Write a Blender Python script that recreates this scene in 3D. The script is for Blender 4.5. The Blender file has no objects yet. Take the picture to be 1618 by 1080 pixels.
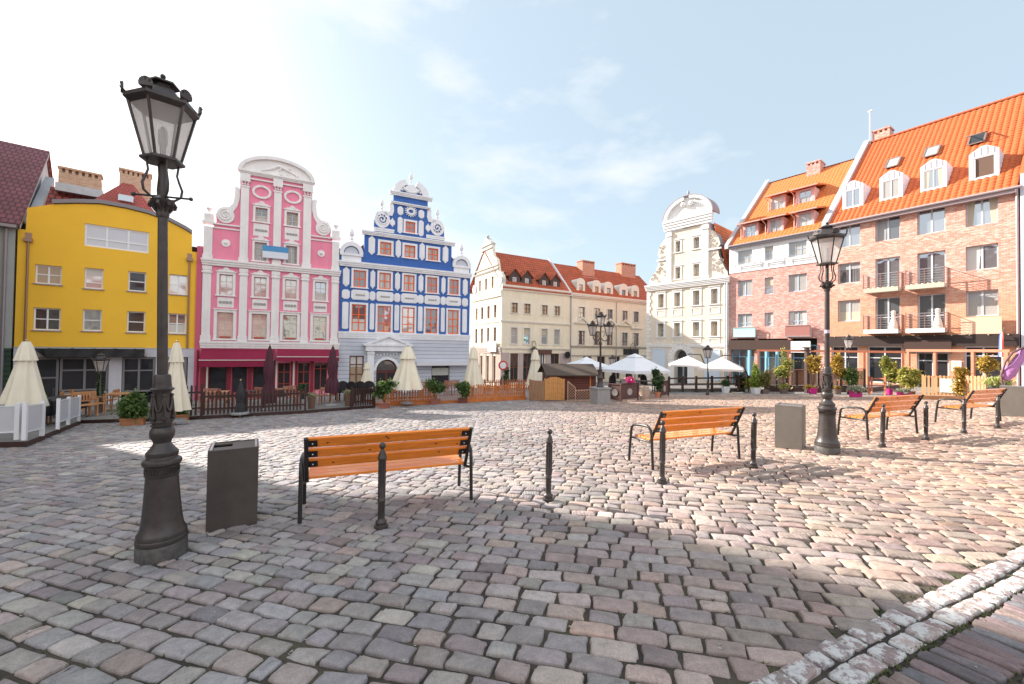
import bpy, math, random
import numpy as np
from mathutils import Vector, Matrix
from mathutils.geometry import tessellate_polygon
random.seed(7); RNG = np.random.default_rng(7)
scene = bpy.context.scene; COL = scene.collection

# ---------------------------------------------------------------- camera
CAM_Z = 1.52; FPX = 650.0
PITCH = math.atan(11.1/650); ROLL = math.atan(.0135)
f_ = Vector((0, math.cos(PITCH), math.sin(PITCH))); r0 = Vector((1, 0, 0)); u0 = r0.cross(f_)
r_ = r0*math.cos(ROLL) + u0*math.sin(ROLL); u_ = -r0*math.sin(ROLL) + u0*math.cos(ROLL)
CAM = Vector((0, 0, CAM_Z))
cd = bpy.data.cameras.new("camera"); cam = bpy.data.objects.new("camera", cd); COL.objects.link(cam)
cd.sensor_width = 36; cd.lens = 36*FPX/1618; cd.clip_end = 2000; cd.clip_start = .05
cam.matrix_world = Matrix(((r_.x, u_.x, -f_.x, 0), (r_.y, u_.y, -f_.y, 0), (r_.z, u_.z, -f_.z, CAM_Z), (0, 0, 0, 1)))
scene.camera = cam

# ---------------------------------------------------------------- light
SUN_AZ = Vector((-.865, .502)); SUN_EL = math.radians(27.3)
w = bpy.data.worlds.new("World"); scene.world = w; w.use_nodes = True
nt = w.node_tree; N = nt.nodes; L = nt.links; N.clear()
out = N.new('ShaderNodeOutputWorld'); bg = N.new('ShaderNodeBackground'); sky = N.new('ShaderNodeTexSky')
sky.sky_type = 'NISHITA'; sky.sun_disc = False; sky.sun_elevation = SUN_EL
sky.sun_rotation = math.atan2(SUN_AZ.x, SUN_AZ.y)
sky.air_density = 1.0; sky.dust_density = 2.0; sky.ozone_density = 1.0
bg.inputs[1].default_value = .15
tc = N.new('ShaderNodeTexCoord'); mp = N.new('ShaderNodeMapping'); mp.inputs['Scale'].default_value = (1, 1, 2.6)
mp.inputs['Location'].default_value = (.35, .1, 0.2)
no = N.new('ShaderNodeTexNoise'); no.inputs['Scale'].default_value = 2.3; no.inputs['Detail'].default_value = 7; no.inputs['Roughness'].default_value = .55
cr = N.new('ShaderNodeValToRGB'); cr.color_ramp.elements[0].position = .55; cr.color_ramp.elements[1].position = .72
sep = N.new('ShaderNodeSeparateXYZ')
# cloud cover: thin high veil everywhere, thicker towards the sun side and low over the roofs
ml = N.new('ShaderNodeMath'); ml.operation = 'MULTIPLY_ADD'; ml.inputs[1].default_value = -.13; ml.inputs[2].default_value = .02
ad = N.new('ShaderNodeMath'); ad.operation = 'ADD'
lowz = N.new('ShaderNodeMapRange'); lowz.inputs[1].default_value = .02; lowz.inputs[2].default_value = .34; lowz.inputs[3].default_value = .21; lowz.inputs[4].default_value = 0
ad2 = N.new('ShaderNodeMath'); ad2.operation = 'ADD'
mxr = N.new('ShaderNodeMapRange'); mxr.inputs[3].default_value = .30; mxr.inputs[4].default_value = .93
mix = N.new('ShaderNodeMixRGB'); mix.inputs[2].default_value = (2.55, 2.64, 2.74, 1)
L.new(tc.outputs['Generated'], mp.inputs[0]); L.new(mp.outputs[0], no.inputs['Vector'])
L.new(tc.outputs['Generated'], sep.inputs[0]); L.new(sep.outputs[0], ml.inputs[0])
L.new(no.outputs[0], ad.inputs[0]); L.new(ml.outputs[0], ad.inputs[1])
L.new(sep.outputs[2], lowz.inputs[0]); L.new(ad.outputs[0], ad2.inputs[0]); L.new(lowz.outputs[0], ad2.inputs[1])
L.new(ad2.outputs[0], cr.inputs[0]); mxr.inputs[3].default_value = 0; mxr.inputs[4].default_value = .92; L.new(cr.outputs[0], mxr.inputs[0])
veil = N.new('ShaderNodeMixRGB'); veil.inputs[0].default_value = .80; veil.inputs[2].default_value = (1.58, 1.90, 2.06, 1)      # thin high haze
L.new(sky.outputs[0], veil.inputs[1]); L.new(mxr.outputs[0], mix.inputs[0]); L.new(veil.outputs[0], mix.inputs[1]); # extra bright sky added behind the camera to lift the fill in shaded parts
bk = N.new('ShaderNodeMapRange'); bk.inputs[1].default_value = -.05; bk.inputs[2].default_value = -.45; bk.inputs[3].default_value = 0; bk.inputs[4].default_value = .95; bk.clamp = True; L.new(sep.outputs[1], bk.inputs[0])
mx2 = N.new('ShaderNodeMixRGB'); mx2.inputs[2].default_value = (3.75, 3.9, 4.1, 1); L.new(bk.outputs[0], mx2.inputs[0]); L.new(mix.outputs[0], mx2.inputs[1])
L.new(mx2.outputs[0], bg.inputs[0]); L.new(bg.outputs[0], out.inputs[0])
sl = bpy.data.lights.new("sun", 'SUN'); sl.energy = 4.3; sl.angle = math.radians(.6); sl.color = (1, .925, .835)
so = bpy.data.objects.new("sun", sl); COL.objects.link(so)
sv = Vector((SUN_AZ.x*math.cos(SUN_EL), SUN_AZ.y*math.cos(SUN_EL), math.sin(SUN_EL)))
so.rotation_euler = sv.to_track_quat('Z', 'Y').to_euler(); so.location = (-30, 20, 40)
vs = scene.view_settings; vs.view_transform = 'Standard'; vs.look = 'None'; vs.exposure = 1.43; vs.gamma = 1; vs.use_curve_mapping = False
scene.cycles.max_bounces = 6; scene.cycles.diffuse_bounces = 3; scene.cycles.glossy_bounces = 3

# ---------------------------------------------------------------- geometry helpers
FV, RV, UV = f_.copy(), r_.copy(), u_.copy()
def ray(x, y): return FV + RV*((x-809)/FPX) - UV*((y-540)/FPX)
def zg(x, y): return .03*x - .055*y
GN = Vector((-.03, .055, 1))
def G(x, y):                       # point of the sloping square seen at this place of the view
    d = ray(x, y); return CAM + d*(-(GN.dot(CAM))/(GN.dot(d)))
class MB:
    def __init__(s): s.v = []; s.f = []
    def add(s, vs_, fs):
        b = len(s.v); s.v += [tuple(p) for p in vs_]; s.f += [tuple(i+b for i in q) for q in fs]; return s
    def box(s, x0, x1, y0, y1, z0, z1):
        return s.add([(x0,y0,z0),(x1,y0,z0),(x1,y1,z0),(x0,y1,z0),(x0,y0,z1),(x1,y0,z1),(x1,y1,z1),(x0,y1,z1)],
                     [(3,2,1,0),(4,5,6,7),(0,1,5,4),(1,2,6,5),(2,3,7,6),(3,0,4,7)])
    def bar(s, a, b, wx, wz=None):   # square bar from a to b
        a = Vector(a); b = Vector(b); d = (b-a).normalized(); wz = wz or wx
        up = Vector((0,0,1)) if abs(d.z) < .95 else Vector((0,1,0))
        p = d.cross(up).normalized(); q = p.cross(d).normalized()
        vs_ = []
        for c in (a, b):
            for i, j in ((-1,-1),(1,-1),(1,1),(-1,1)): vs_.append(c + p*(i*wx/2) + q*(j*wz/2))
        return s.add(vs_, [(3,2,1,0),(4,5,6,7),(0,1,5,4),(1,2,6,5),(2,3,7,6),(3,0,4,7)])
    def prism(s, poly, y0, y1, holes=()):    # poly in x,z extruded from y0 to y1
        loops = [list(poly)] + [list(h) for h in holes]
        pts = [p for l in loops for p in l]; n = len(pts)
        tris = tessellate_polygon([[Vector((p[0], p[1], 0)) for p in l] for l in loops])
        vs_ = [(p[0], y0, p[1]) for p in pts] + [(p[0], y1, p[1]) for p in pts]
        fs = []
        for t in tris:
            a, b, c = (Vector((pts[i][0], pts[i][1])) for i in t)
            cr_ = (b-a).cross(c-a)
            t = tuple(t) if cr_ > 0 else (t[2], t[1], t[0])
            fs.append(t); fs.append((t[2]+n, t[1]+n, t[0]+n))
        k = 0
        for li, l in enumerate(loops):
            m = len(l); ar = sum(l[i][0]*l[(i+1) % m][1]-l[(i+1) % m][0]*l[i][1] for i in range(m))
            for i in range(m):
                a = k+i; b = k+(i+1) % m
                if (ar < 0) != (li > 0): a, b = b, a
                fs.append((b, a, a+n, b+n))
            k += m
        return s.add(vs_, fs)
    def poly(s, pts): return s.add(pts, [tuple(range(len(pts)))])
    def lathe(s, prof, cx=0, cy=0, z0=0, n=20, fn=None, cap=True):
        vs_ = []; fs = []
        for i, (r, z) in enumerate(prof):
            for k in range(n):
                a = 2*math.pi*k/n; rr = r*(fn(a, i) if fn else 1)
                vs_.append((cx+rr*math.cos(a), cy+rr*math.sin(a), z0+z))
        m = len(prof)
        for i in range(m-1):
            for k in range(n):
                k2 = (k+1) % n; fs.append((i*n+k, i*n+k2, (i+1)*n+k2, (i+1)*n+k))
        if cap:
            fs.append(tuple(reversed(range(n)))); fs.append(tuple((m-1)*n+k for k in range(n)))
        return s.add(vs_, fs)
    def ball(s, c, r, n=12, sz=1):
        m = max(4, n//2)
        prof = [(max(.001, r*math.sin(math.pi*i/m)), -r*sz*math.cos(math.pi*i/m)) for i in range(m+1)]
        return s.lathe(prof, c[0], c[1], c[2], n)
    def tube(s, pts, r, n=8, cap=True):
        P = [Vector(p) for p in pts]; vs_ = []; fs = []; prev = None
        for i, p in enumerate(P):
            d = (P[min(i+1, len(P)-1)]-P[max(i-1, 0)]).normalized()
            if prev is None:
                up = Vector((0,0,1)) if abs(d.z) < .9 else Vector((0,1,0)); a = d.cross(up).normalized()
            else:
                a = (prev - d*prev.dot(d)).normalized()
            prev = a; b = d.cross(a); rr = r[i] if isinstance(r, (list, tuple)) else r
            for k in range(n):
                t = 2*math.pi*k/n; vs_.append(p + a*(rr*math.cos(t)) + b*(rr*math.sin(t)))
        for i in range(len(P)-1):
            for k in range(n):
                k2 = (k+1) % n; fs.append((i*n+k, i*n+k2, (i+1)*n+k2, (i+1)*n+k))
        if cap:
            fs.append(tuple(reversed(range(n)))); m = len(P)-1; fs.append(tuple(m*n+k for k in range(n)))
        return s.add(vs_, fs)
    def grid(s, nu, nv, fn):
        vs_ = [fn(i/nu, j/nv) for j in range(nv+1) for i in range(nu+1)]
        return s.add(vs_, [(j*(nu+1)+i, j*(nu+1)+i+1, (j+1)*(nu+1)+i+1, (j+1)*(nu+1)+i) for j in range(nv) for i in range(nu)])
    def build(s, name, mat, parent=None, smooth=False, dz=0, bevel=0):
        me = bpy.data.meshes.new(name)
        me.from_pydata([(p[0], p[1], p[2]+dz) for p in s.v] if dz else s.v, [], s.f); me.update()
        me.materials.append(mat)
        if smooth:
            me.polygons.foreach_set('use_smooth', [True]*len(me.polygons))
            try: me.set_sharp_from_angle(angle=math.radians(smooth if smooth > 1 else 50))
            except Exception: pass
        o = bpy.data.objects.new(name, me); COL.objects.link(o)
        if bevel:
            b = o.modifiers.new('bevel', 'BEVEL'); b.width = bevel; b.segments = 2; b.limit_method = 'ANGLE'; b.angle_limit = math.radians(40)
        if parent: o.parent = parent
        return o
def tag(o, label, cat, group=None, kind=None):
    if label: o['label'] = label
    if cat: o['category'] = cat
    if group: o['group'] = group
    if kind: o['kind'] = kind
    return o
def thing(name, label, cat, loc=(0,0,0), rz=0, group=None):
    o = bpy.data.objects.new(name, None); o.empty_display_size = .3; COL.objects.link(o)
    o.location = loc; o.rotation_euler = (0, 0, rz); return tag(o, label, cat, group)
KIDS = {}
def copy_tree(o, loc, rz=None, label=None, scale=None):
    def kids(q): return [c for c in COL.objects if c.parent == q]
    def rec(q, par):
        c = q.copy(); COL.objects.link(c); c.parent = par
        for k in kids(q): rec(k, c)
        return c
    c = rec(o, None); c.location = loc
    if rz is not None: c.rotation_euler = (0, 0, rz)
    if label: c['label'] = label
    if scale: c.scale = scale
    return c
# ---------------------------------------------------------------- materials
MATS = {}
STREAK = {'pink plaster','warm white stucco','cobalt blue plaster','blue-white stucco','cream plaster','pale cream plaster','warm white plaster','grey green plaster','white render','yellow house white stone','white trim','tenement plaster','balcony slab','bin dark steel','bin sunlit steel'}
def M(name, col, rough=.6, metal=0, noise=None, bump=None, spec=None, coat=0, stretch=None, attr=None, trans=0):
    if name in MATS: return MATS[name]
    m = bpy.data.materials.new(name); m.use_nodes = True; nt = m.node_tree; b = nt.nodes['Principled BSDF']; MATS[name] = m
    b.inputs['Roughness'].default_value = rough; b.inputs['Metallic'].default_value = metal
    b.inputs['Base Color'].default_value = (*col, 1)
    if spec is not None: b.inputs['Specular IOR Level'].default_value = spec
    if coat: b.inputs['Coat Weight'].default_value = coat
    tcn = nt.nodes.new('ShaderNodeTexCoord'); vec = tcn.outputs['Object']
    if stretch:
        mpn = nt.nodes.new('ShaderNodeMapping'); mpn.inputs['Scale'].default_value = stretch; nt.links.new(vec, mpn.inputs[0]); vec = mpn.outputs[0]
    colout = None
    if attr:
        an = nt.nodes.new('ShaderNodeAttribute'); an.attribute_name = attr; colout = an.outputs['Color']
    if noise:
        sc, amt = noise[:2]
        nn = nt.nodes.new('ShaderNodeTexNoise'); nn.inputs['Scale'].default_value = sc; nn.inputs['Detail'].default_value = 6; nn.inputs['Roughness'].default_value = .65
        nt.links.new(vec, nn.inputs['Vector'])
        mr = nt.nodes.new('ShaderNodeMapRange'); mr.inputs[1].default_value = .25; mr.inputs[2].default_value = .75
        mr.inputs[3].default_value = 1-amt; mr.inputs[4].default_value = 1+amt; nt.links.new(nn.outputs[0], mr.inputs[0])
        mu = nt.nodes.new('ShaderNodeVectorMath'); mu.operation = 'MULTIPLY'
        if colout: nt.links.new(colout, mu.inputs[0])
        else: mu.inputs[0].default_value = col
        cb = nt.nodes.new('ShaderNodeCombineXYZ')
        for i in range(3): nt.links.new(mr.outputs[0], cb.inputs[i])
        nt.links.new(cb.outputs[0], mu.inputs[1]); colout = mu.outputs[0]
    if name in STREAK:       # rain streaks and patchy wear running down the wall
        mp2 = nt.nodes.new('ShaderNodeMapping'); mp2.inputs['Scale'].default_value = (2.6, 2.6, .22); nt.links.new(tcn.outputs['Object'], mp2.inputs[0])
        n5 = nt.nodes.new('ShaderNodeTexNoise'); n5.inputs['Scale'].default_value = 1.6; n5.inputs['Detail'].default_value = 8; n5.inputs['Roughness'].default_value = .7; nt.links.new(mp2.outputs[0], n5.inputs['Vector'])
        r5 = nt.nodes.new('ShaderNodeMapRange'); r5.inputs[1].default_value = .30; r5.inputs[2].default_value = .56; r5.inputs[3].default_value = .90; r5.inputs[4].default_value = 1.01; nt.links.new(n5.outputs[0], r5.inputs[0])
        m5 = nt.nodes.new('ShaderNodeMixRGB'); m5.blend_type = 'MULTIPLY'; m5.inputs[0].default_value = 1; nt.links.new(colout, m5.inputs[1]); nt.links.new(r5.outputs[0], m5.inputs[2]); colout = m5.outputs[0]
    if colout: nt.links.new(colout, b.inputs['Base Color'])
    if bump:
        n2 = nt.nodes.new('ShaderNodeTexNoise'); n2.inputs['Scale'].default_value = bump[0]; n2.inputs['Detail'].default_value = 5
        nt.links.new(vec, n2.inputs['Vector']); bp = nt.nodes.new('ShaderNodeBump'); bp.inputs['Strength'].default_value = bump[1]; bp.inputs['Distance'].default_value = bump[2] if len(bump) > 2 else .01
        nt.links.new(n2.outputs[0], bp.inputs['Height']); nt.links.new(bp.outputs[0], b.inputs['Normal'])
    return m
def nodes_of(m): return m.node_tree.nodes, m.node_tree.links, m.node_tree.nodes['Principled BSDF']
def brick_mat(name, c1, c2, c3, mortar, bw=.25, bh=.077, ms=.012, low=None):
    m = bpy.data.materials.new(name); m.use_nodes = True; N, L, b = nodes_of(m); MATS[name] = m
    tcn = N.new('ShaderNodeTexCoord'); sp = N.new('ShaderNodeSeparateXYZ'); cb = N.new('ShaderNodeCombineXYZ'); ad = N.new('ShaderNodeMath'); ad.operation = 'ADD'
    L.new(tcn.outputs['Object'], sp.inputs[0]); L.new(sp.outputs[0], ad.inputs[0]); L.new(sp.outputs[1], ad.inputs[1]); L.new(ad.outputs[0], cb.inputs[0]); L.new(sp.outputs[2], cb.inputs[1])
    bt = N.new('ShaderNodeTexBrick'); bt.inputs['Scale'].default_value = 1; bt.inputs['Brick Width'].default_value = bw; bt.inputs['Row Height'].default_value = bh
    bt.inputs['Mortar Size'].default_value = ms; bt.inputs['Color1'].default_value = (0,0,0,1); bt.inputs['Color2'].default_value = (1,1,1,1); bt.inputs['Mortar'].default_value = (.5,.5,.5,1); bt.inputs['Bias'].default_value = 0
    L.new(cb.outputs[0], bt.inputs['Vector'])
    nn = N.new('ShaderNodeTexNoise'); nn.inputs['Scale'].default_value = 1.6; nn.inputs['Detail'].default_value = 4
    mpn = N.new('ShaderNodeMapping'); mpn.inputs['Scale'].default_value = (2.6, 9.0, 1); L.new(cb.outputs[0], mpn.inputs[0]); L.new(mpn.outputs[0], nn.inputs['Vector'])
    ramp = N.new('ShaderNodeValToRGB'); e = ramp.color_ramp.elements; e[0].position = .15; e[0].color = (*c1, 1); e[1].position = .85; e[1].color = (*c3, 1)
    k = e.new(.5); k.color = (*c2, 1)
    ma = N.new('ShaderNodeMath'); ma.operation = 'MULTIPLY_ADD'; ma.inputs[1].default_value = .55; L.new(bt.outputs[0], ma.inputs[0])
    mb_ = N.new('ShaderNodeMath'); mb_.operation = 'MULTIPLY_ADD'; mb_.inputs[1].default_value = 1.6; mb_.inputs[2].default_value = -.57; L.new(nn.outputs[0], mb_.inputs[0]); L.new(mb_.outputs[0], ma.inputs[2])
    L.new(ma.outputs[0], ramp.inputs[0]); last = ramp.outputs[0]
    if low:
        r2 = N.new('ShaderNodeValToRGB'); e = r2.color_ramp.elements; e[0].position = .1; e[0].color = (*low[0], 1); e[1].position = .9; e[1].color = (*low[1], 1); L.new(ma.outputs[0], r2.inputs[0])
        mr = N.new('ShaderNodeMapRange'); mr.inputs[1].default_value = low[2]; mr.inputs[2].default_value = low[3]; L.new(sp.outputs[2], mr.inputs[0])
        mx = N.new('ShaderNodeMixRGB'); L.new(mr.outputs[0], mx.inputs[0]); L.new(r2.outputs[0], mx.inputs[1]); L.new(last, mx.inputs[2]); last = mx.outputs[0]
    mm = N.new('ShaderNodeMixRGB'); L.new(bt.outputs['Fac'], mm.inputs[0]); L.new(last, mm.inputs[1]); mm.inputs[2].default_value = (*mortar, 1)
    L.new(mm.outputs[0], b.inputs['Base Color']); b.inputs['Roughness'].default_value = .85
    bp = N.new('ShaderNodeBump'); bp.invert = True; bp.inputs['Distance'].default_value = .01; bp.inputs['Strength'].default_value = .6; L.new(bt.outputs['Fac'], bp.inputs['Height']); L.new(bp.outputs[0], b.inputs['Normal'])
    return m
def lines_mat(name, col, line, period, width, axis='z', noise=.08, rough=.75, period2=None):
    """wall with cut joints, or tiles / boards in courses"""
    m = bpy.data.materials.new(name); m.use_nodes = True; N, L, b = nodes_of(m); MATS[name] = m
    tcn = N.new('ShaderNodeTexCoord'); sp = N.new('ShaderNodeSeparateXYZ'); cb = N.new('ShaderNodeCombineXYZ')
    L.new(tcn.outputs['Object'], sp.inputs[0])
    L.new(sp.outputs[0], cb.inputs[0] if axis != 'x' else cb.inputs[1]); L.new(sp.outputs[2] if axis in 'zx' else sp.outputs[1], cb.inputs[1] if axis != 'x' else cb.inputs[0])
    bt = N.new('ShaderNodeTexBrick'); bt.inputs['Scale'].default_value = 1; bt.inputs['Brick Width'].default_value = period2 or 60; bt.inputs['Row Height'].default_value = period
    bt.inputs['Mortar Size'].default_value = width; bt.inputs['Mortar Smooth'].default_value = .3
    bt.inputs['Color1'].default_value = tuple(c*(1-noise) for c in col)+(1,); bt.inputs['Color2'].default_value = tuple(c*(1+noise) for c in col)+(1,); bt.inputs['Mortar'].default_value = (*line, 1)
    L.new(cb.outputs[0], bt.inputs['Vector'])
    nn = N.new('ShaderNodeTexNoise'); nn.inputs['Scale'].default_value = .9; nn.inputs['Detail'].default_value = 6; L.new(tcn.outputs['Object'], nn.inputs['Vector'])
    mr = N.new('ShaderNodeMapRange'); mr.inputs[1].default_value = .3; mr.inputs[2].default_value = .7; mr.inputs[3].default_value = 1-noise*1.5; mr.inputs[4].default_value = 1+noise*1.5; L.new(nn.outputs[0], mr.inputs[0])
    mu = N.new('ShaderNodeMixRGB'); mu.blend_type = 'MULTIPLY'; mu.inputs[0].default_value = 1; L.new(bt.outputs[0], mu.inputs[1]); L.new(mr.outputs[0], mu.inputs[2])
    L.new(mu.outputs[0], b.inputs['Base Color']); b.inputs['Roughness'].default_value = rough
    bp = N.new('ShaderNodeBump'); bp.invert = True; bp.inputs['Distance'].default_value = .02; bp.inputs['Strength'].default_value = .7; L.new(bt.outputs['Fac'], bp.inputs['Height']); L.new(bp.outputs[0], b.inputs['Normal'])
    return m
def leaf_mat(name, a, b_, c):
    m = bpy.data.materials.new(name); m.use_nodes = True; N, L, b = nodes_of(m); MATS[name] = m
    an = N.new('ShaderNodeAttribute'); an.attribute_name = 'v'
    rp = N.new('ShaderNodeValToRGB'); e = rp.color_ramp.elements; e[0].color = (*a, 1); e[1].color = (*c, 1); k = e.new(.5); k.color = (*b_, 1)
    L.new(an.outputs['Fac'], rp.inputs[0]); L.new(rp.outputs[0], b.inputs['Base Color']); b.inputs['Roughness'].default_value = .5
    b.inputs['Subsurface Weight'].default_value = 0
    tr = N.new('ShaderNodeBsdfTranslucent'); L.new(rp.outputs[0], tr.inputs[0]); mx = N.new('ShaderNodeMixShader'); mx.inputs[0].default_value = .3
    o = N['Material Output']; L.new(b.outputs[0], mx.inputs[1]); L.new(tr.outputs[0], mx.inputs[2]); L.new(mx.outputs[0], o.inputs[0])
    return m
IRON = M('cast iron paint', (.058,.049,.046), .40, .25, noise=(9,.35), bump=(60,.15,.004))
WORN = M('worn iron', (.09,.085,.08), .6, .2, noise=(14,.6), bump=(40,.4,.004))
BLACK = M('black paint', (.012,.012,.014), .35)
WHITE = M('white plaster', (.66,.65,.66), .8, noise=(2.2,.07), bump=(25,.15,.006))
IVORY = M('ivory plaster', (.66,.60,.51), .8, noise=(1.6,.08))
# ---------------------------------------------------------------- the square
ROWA = math.radians(-17); RD = np.array([math.cos(ROWA), math.sin(ROWA)]); RN = np.array([-RD[1], RD[0]])
LP = np.array([1.308, 2.014]); LD = np.array([.907, .422]); LD /= np.linalg.norm(LD); LN = np.array([-LD[1], LD[0]])   # painted line
def stone_field(name, mat, cx, cy, hl, hw, ang, cols, near, label_kind='structure', edge=.03, parent=None, flat=1.0):
    """rounded stones: centre, half length, half width, direction, colour; one mesh"""
    n = len(cx)
    if near:
        base = []
        for sx, sy in ((1,1),(-1,1),(-1,-1),(1,-1)):
            q = [(1,.0),(1,.6),(.99,.86),(.94,.94),(.86,.99),(.55,1)]
            q = [(a*sx, b*sy) for a, b in q]
            if sx*sy < 0: q = q[::-1]
            base += q
        o_ = []
        for p in base:                       # drop duplicates
            if not o_ or (abs(p[0]-o_[-1][0])+abs(p[1]-o_[-1][1])) > 1e-6: o_.append(p)
        base = np.array(o_[:-1] if np.allclose(o_[0], o_[-1]) else o_)
        rings = [(1.0,-.045),(.992,-.013),(.95,-.0035),(.86,-.0004),(.5,.0015)]
    else:
        base = np.array([(1,.7),(.75,1),(-.75,1),(-1,.7),(-1,-.7),(-.75,-1),(.75,-1),(1,-.7)], float)
        rings = [(1.0,-.035),(.965,-.003),(.80,.0)]
    m = len(base); K = len(rings)
    ca, sa = np.cos(ang), np.sin(ang)
    jit = 1 + RNG.normal(0, .075 if near else .05, (n, m)); jit = (jit + np.roll(jit, 1, 1) + np.roll(jit, -1, 1))/3 + RNG.normal(0, .018, (n, m)); jit = np.minimum(jit, 1.07)
    tiltx = RNG.normal(0, .035 if near else .02, n); tilty = RNG.normal(0, .035 if near else .02, n); lift = RNG.normal(0, .0045, n)
    V = np.zeros((n, m*K+1, 3)); shear = RNG.normal(0, .07, n)
    for k, (s_, dz) in enumerate(rings):
        if near:
            ex = 1-(1-s_)*min(1, 1); lx = base[None,:,0]*jit*(hl[:,None]) ; ly = base[None,:,1]*jit*(hw[:,None])
            inset = (1-s_)
            lx = lx - np.sign(lx)*np.minimum(np.abs(lx), inset*hw[:,None]*1.15) ; ly = ly - np.sign(ly)*np.minimum(np.abs(ly), inset*hw[:,None])
        else:
            lx = base[None,:,0]*jit*hl[:,None]*s_; ly = base[None,:,1]*jit*hw[:,None]*s_
        lx = lx + ly*shear[:,None]
        X = cx[:,None] + lx*ca[:,None] - ly*sa[:,None]; Y = cy[:,None] + lx*sa[:,None] + ly*ca[:,None]
        bulge = -.0035*((lx/hl[:,None])**2 + (ly/hw[:,None])**2)
        Z = .03*X - .055*Y + dz*(flat if 0<k<K else 1) + lift[:,None] + tiltx[:,None]*lx + tilty[:,None]*ly + (bulge if near else 0) + (RNG.normal(0, .0022, X.shape) if near and k > 0 else 0)
        V[:, k*m:(k+1)*m, 0] = X; V[:, k*m:(k+1)*m, 1] = Y; V[:, k*m:(k+1)*m, 2] = Z
    V[:, -1, 0] = cx; V[:, -1, 1] = cy; V[:, -1, 2] = .03*cx - .055*cy + .002 + lift
    quads = np.array([(k*m+i, k*m+(i+1) % m, (k+1)*m+(i+1) % m, (k+1)*m+i) for k in range(K-1) for i in range(m)])
    tris = np.array([((K-1)*m+i, (K-1)*m+(i+1) % m, K*m) for i in range(m)])
    nv = m*K+1; off = (np.arange(n)*nv)[:,None,None]
    Q = (quads[None]+off).reshape(-1, 4); T = (tris[None]+off).reshape(-1, 3)
    me = bpy.data.meshes.new(name); me.vertices.add(n*nv); me.vertices.foreach_set('co', V.reshape(-1).astype(np.float32))
    me.loops.add(Q.size+T.size); me.loops.foreach_set('vertex_index', np.concatenate([Q.reshape(-1), T.reshape(-1)]).astype(np.int32))
    me.polygons.add(len(Q)+len(T))
    st = np.concatenate([np.arange(len(Q))*4, len(Q)*4+np.arange(len(T))*3]); me.polygons.foreach_set('loop_start', st.astype(np.int32))
    me.polygons.foreach_set('use_smooth', np.ones(len(Q)+len(T), bool)); me.update(calc_edges=True)
    at = me.color_attributes.new('stone', 'FLOAT_COLOR', 'POINT')
    C = np.ones((n, nv, 4), np.float32); C[:, :, :3] = cols[:, None, :]; C[:, :, 3] = RNG.random(n)[:, None]
    at.data.foreach_set('color', C.reshape(-1)); me.materials.append(mat)
    o = bpy.data.objects.new(name, me); COL.objects.link(o); o['kind'] = 'structure'
    return o
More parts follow.
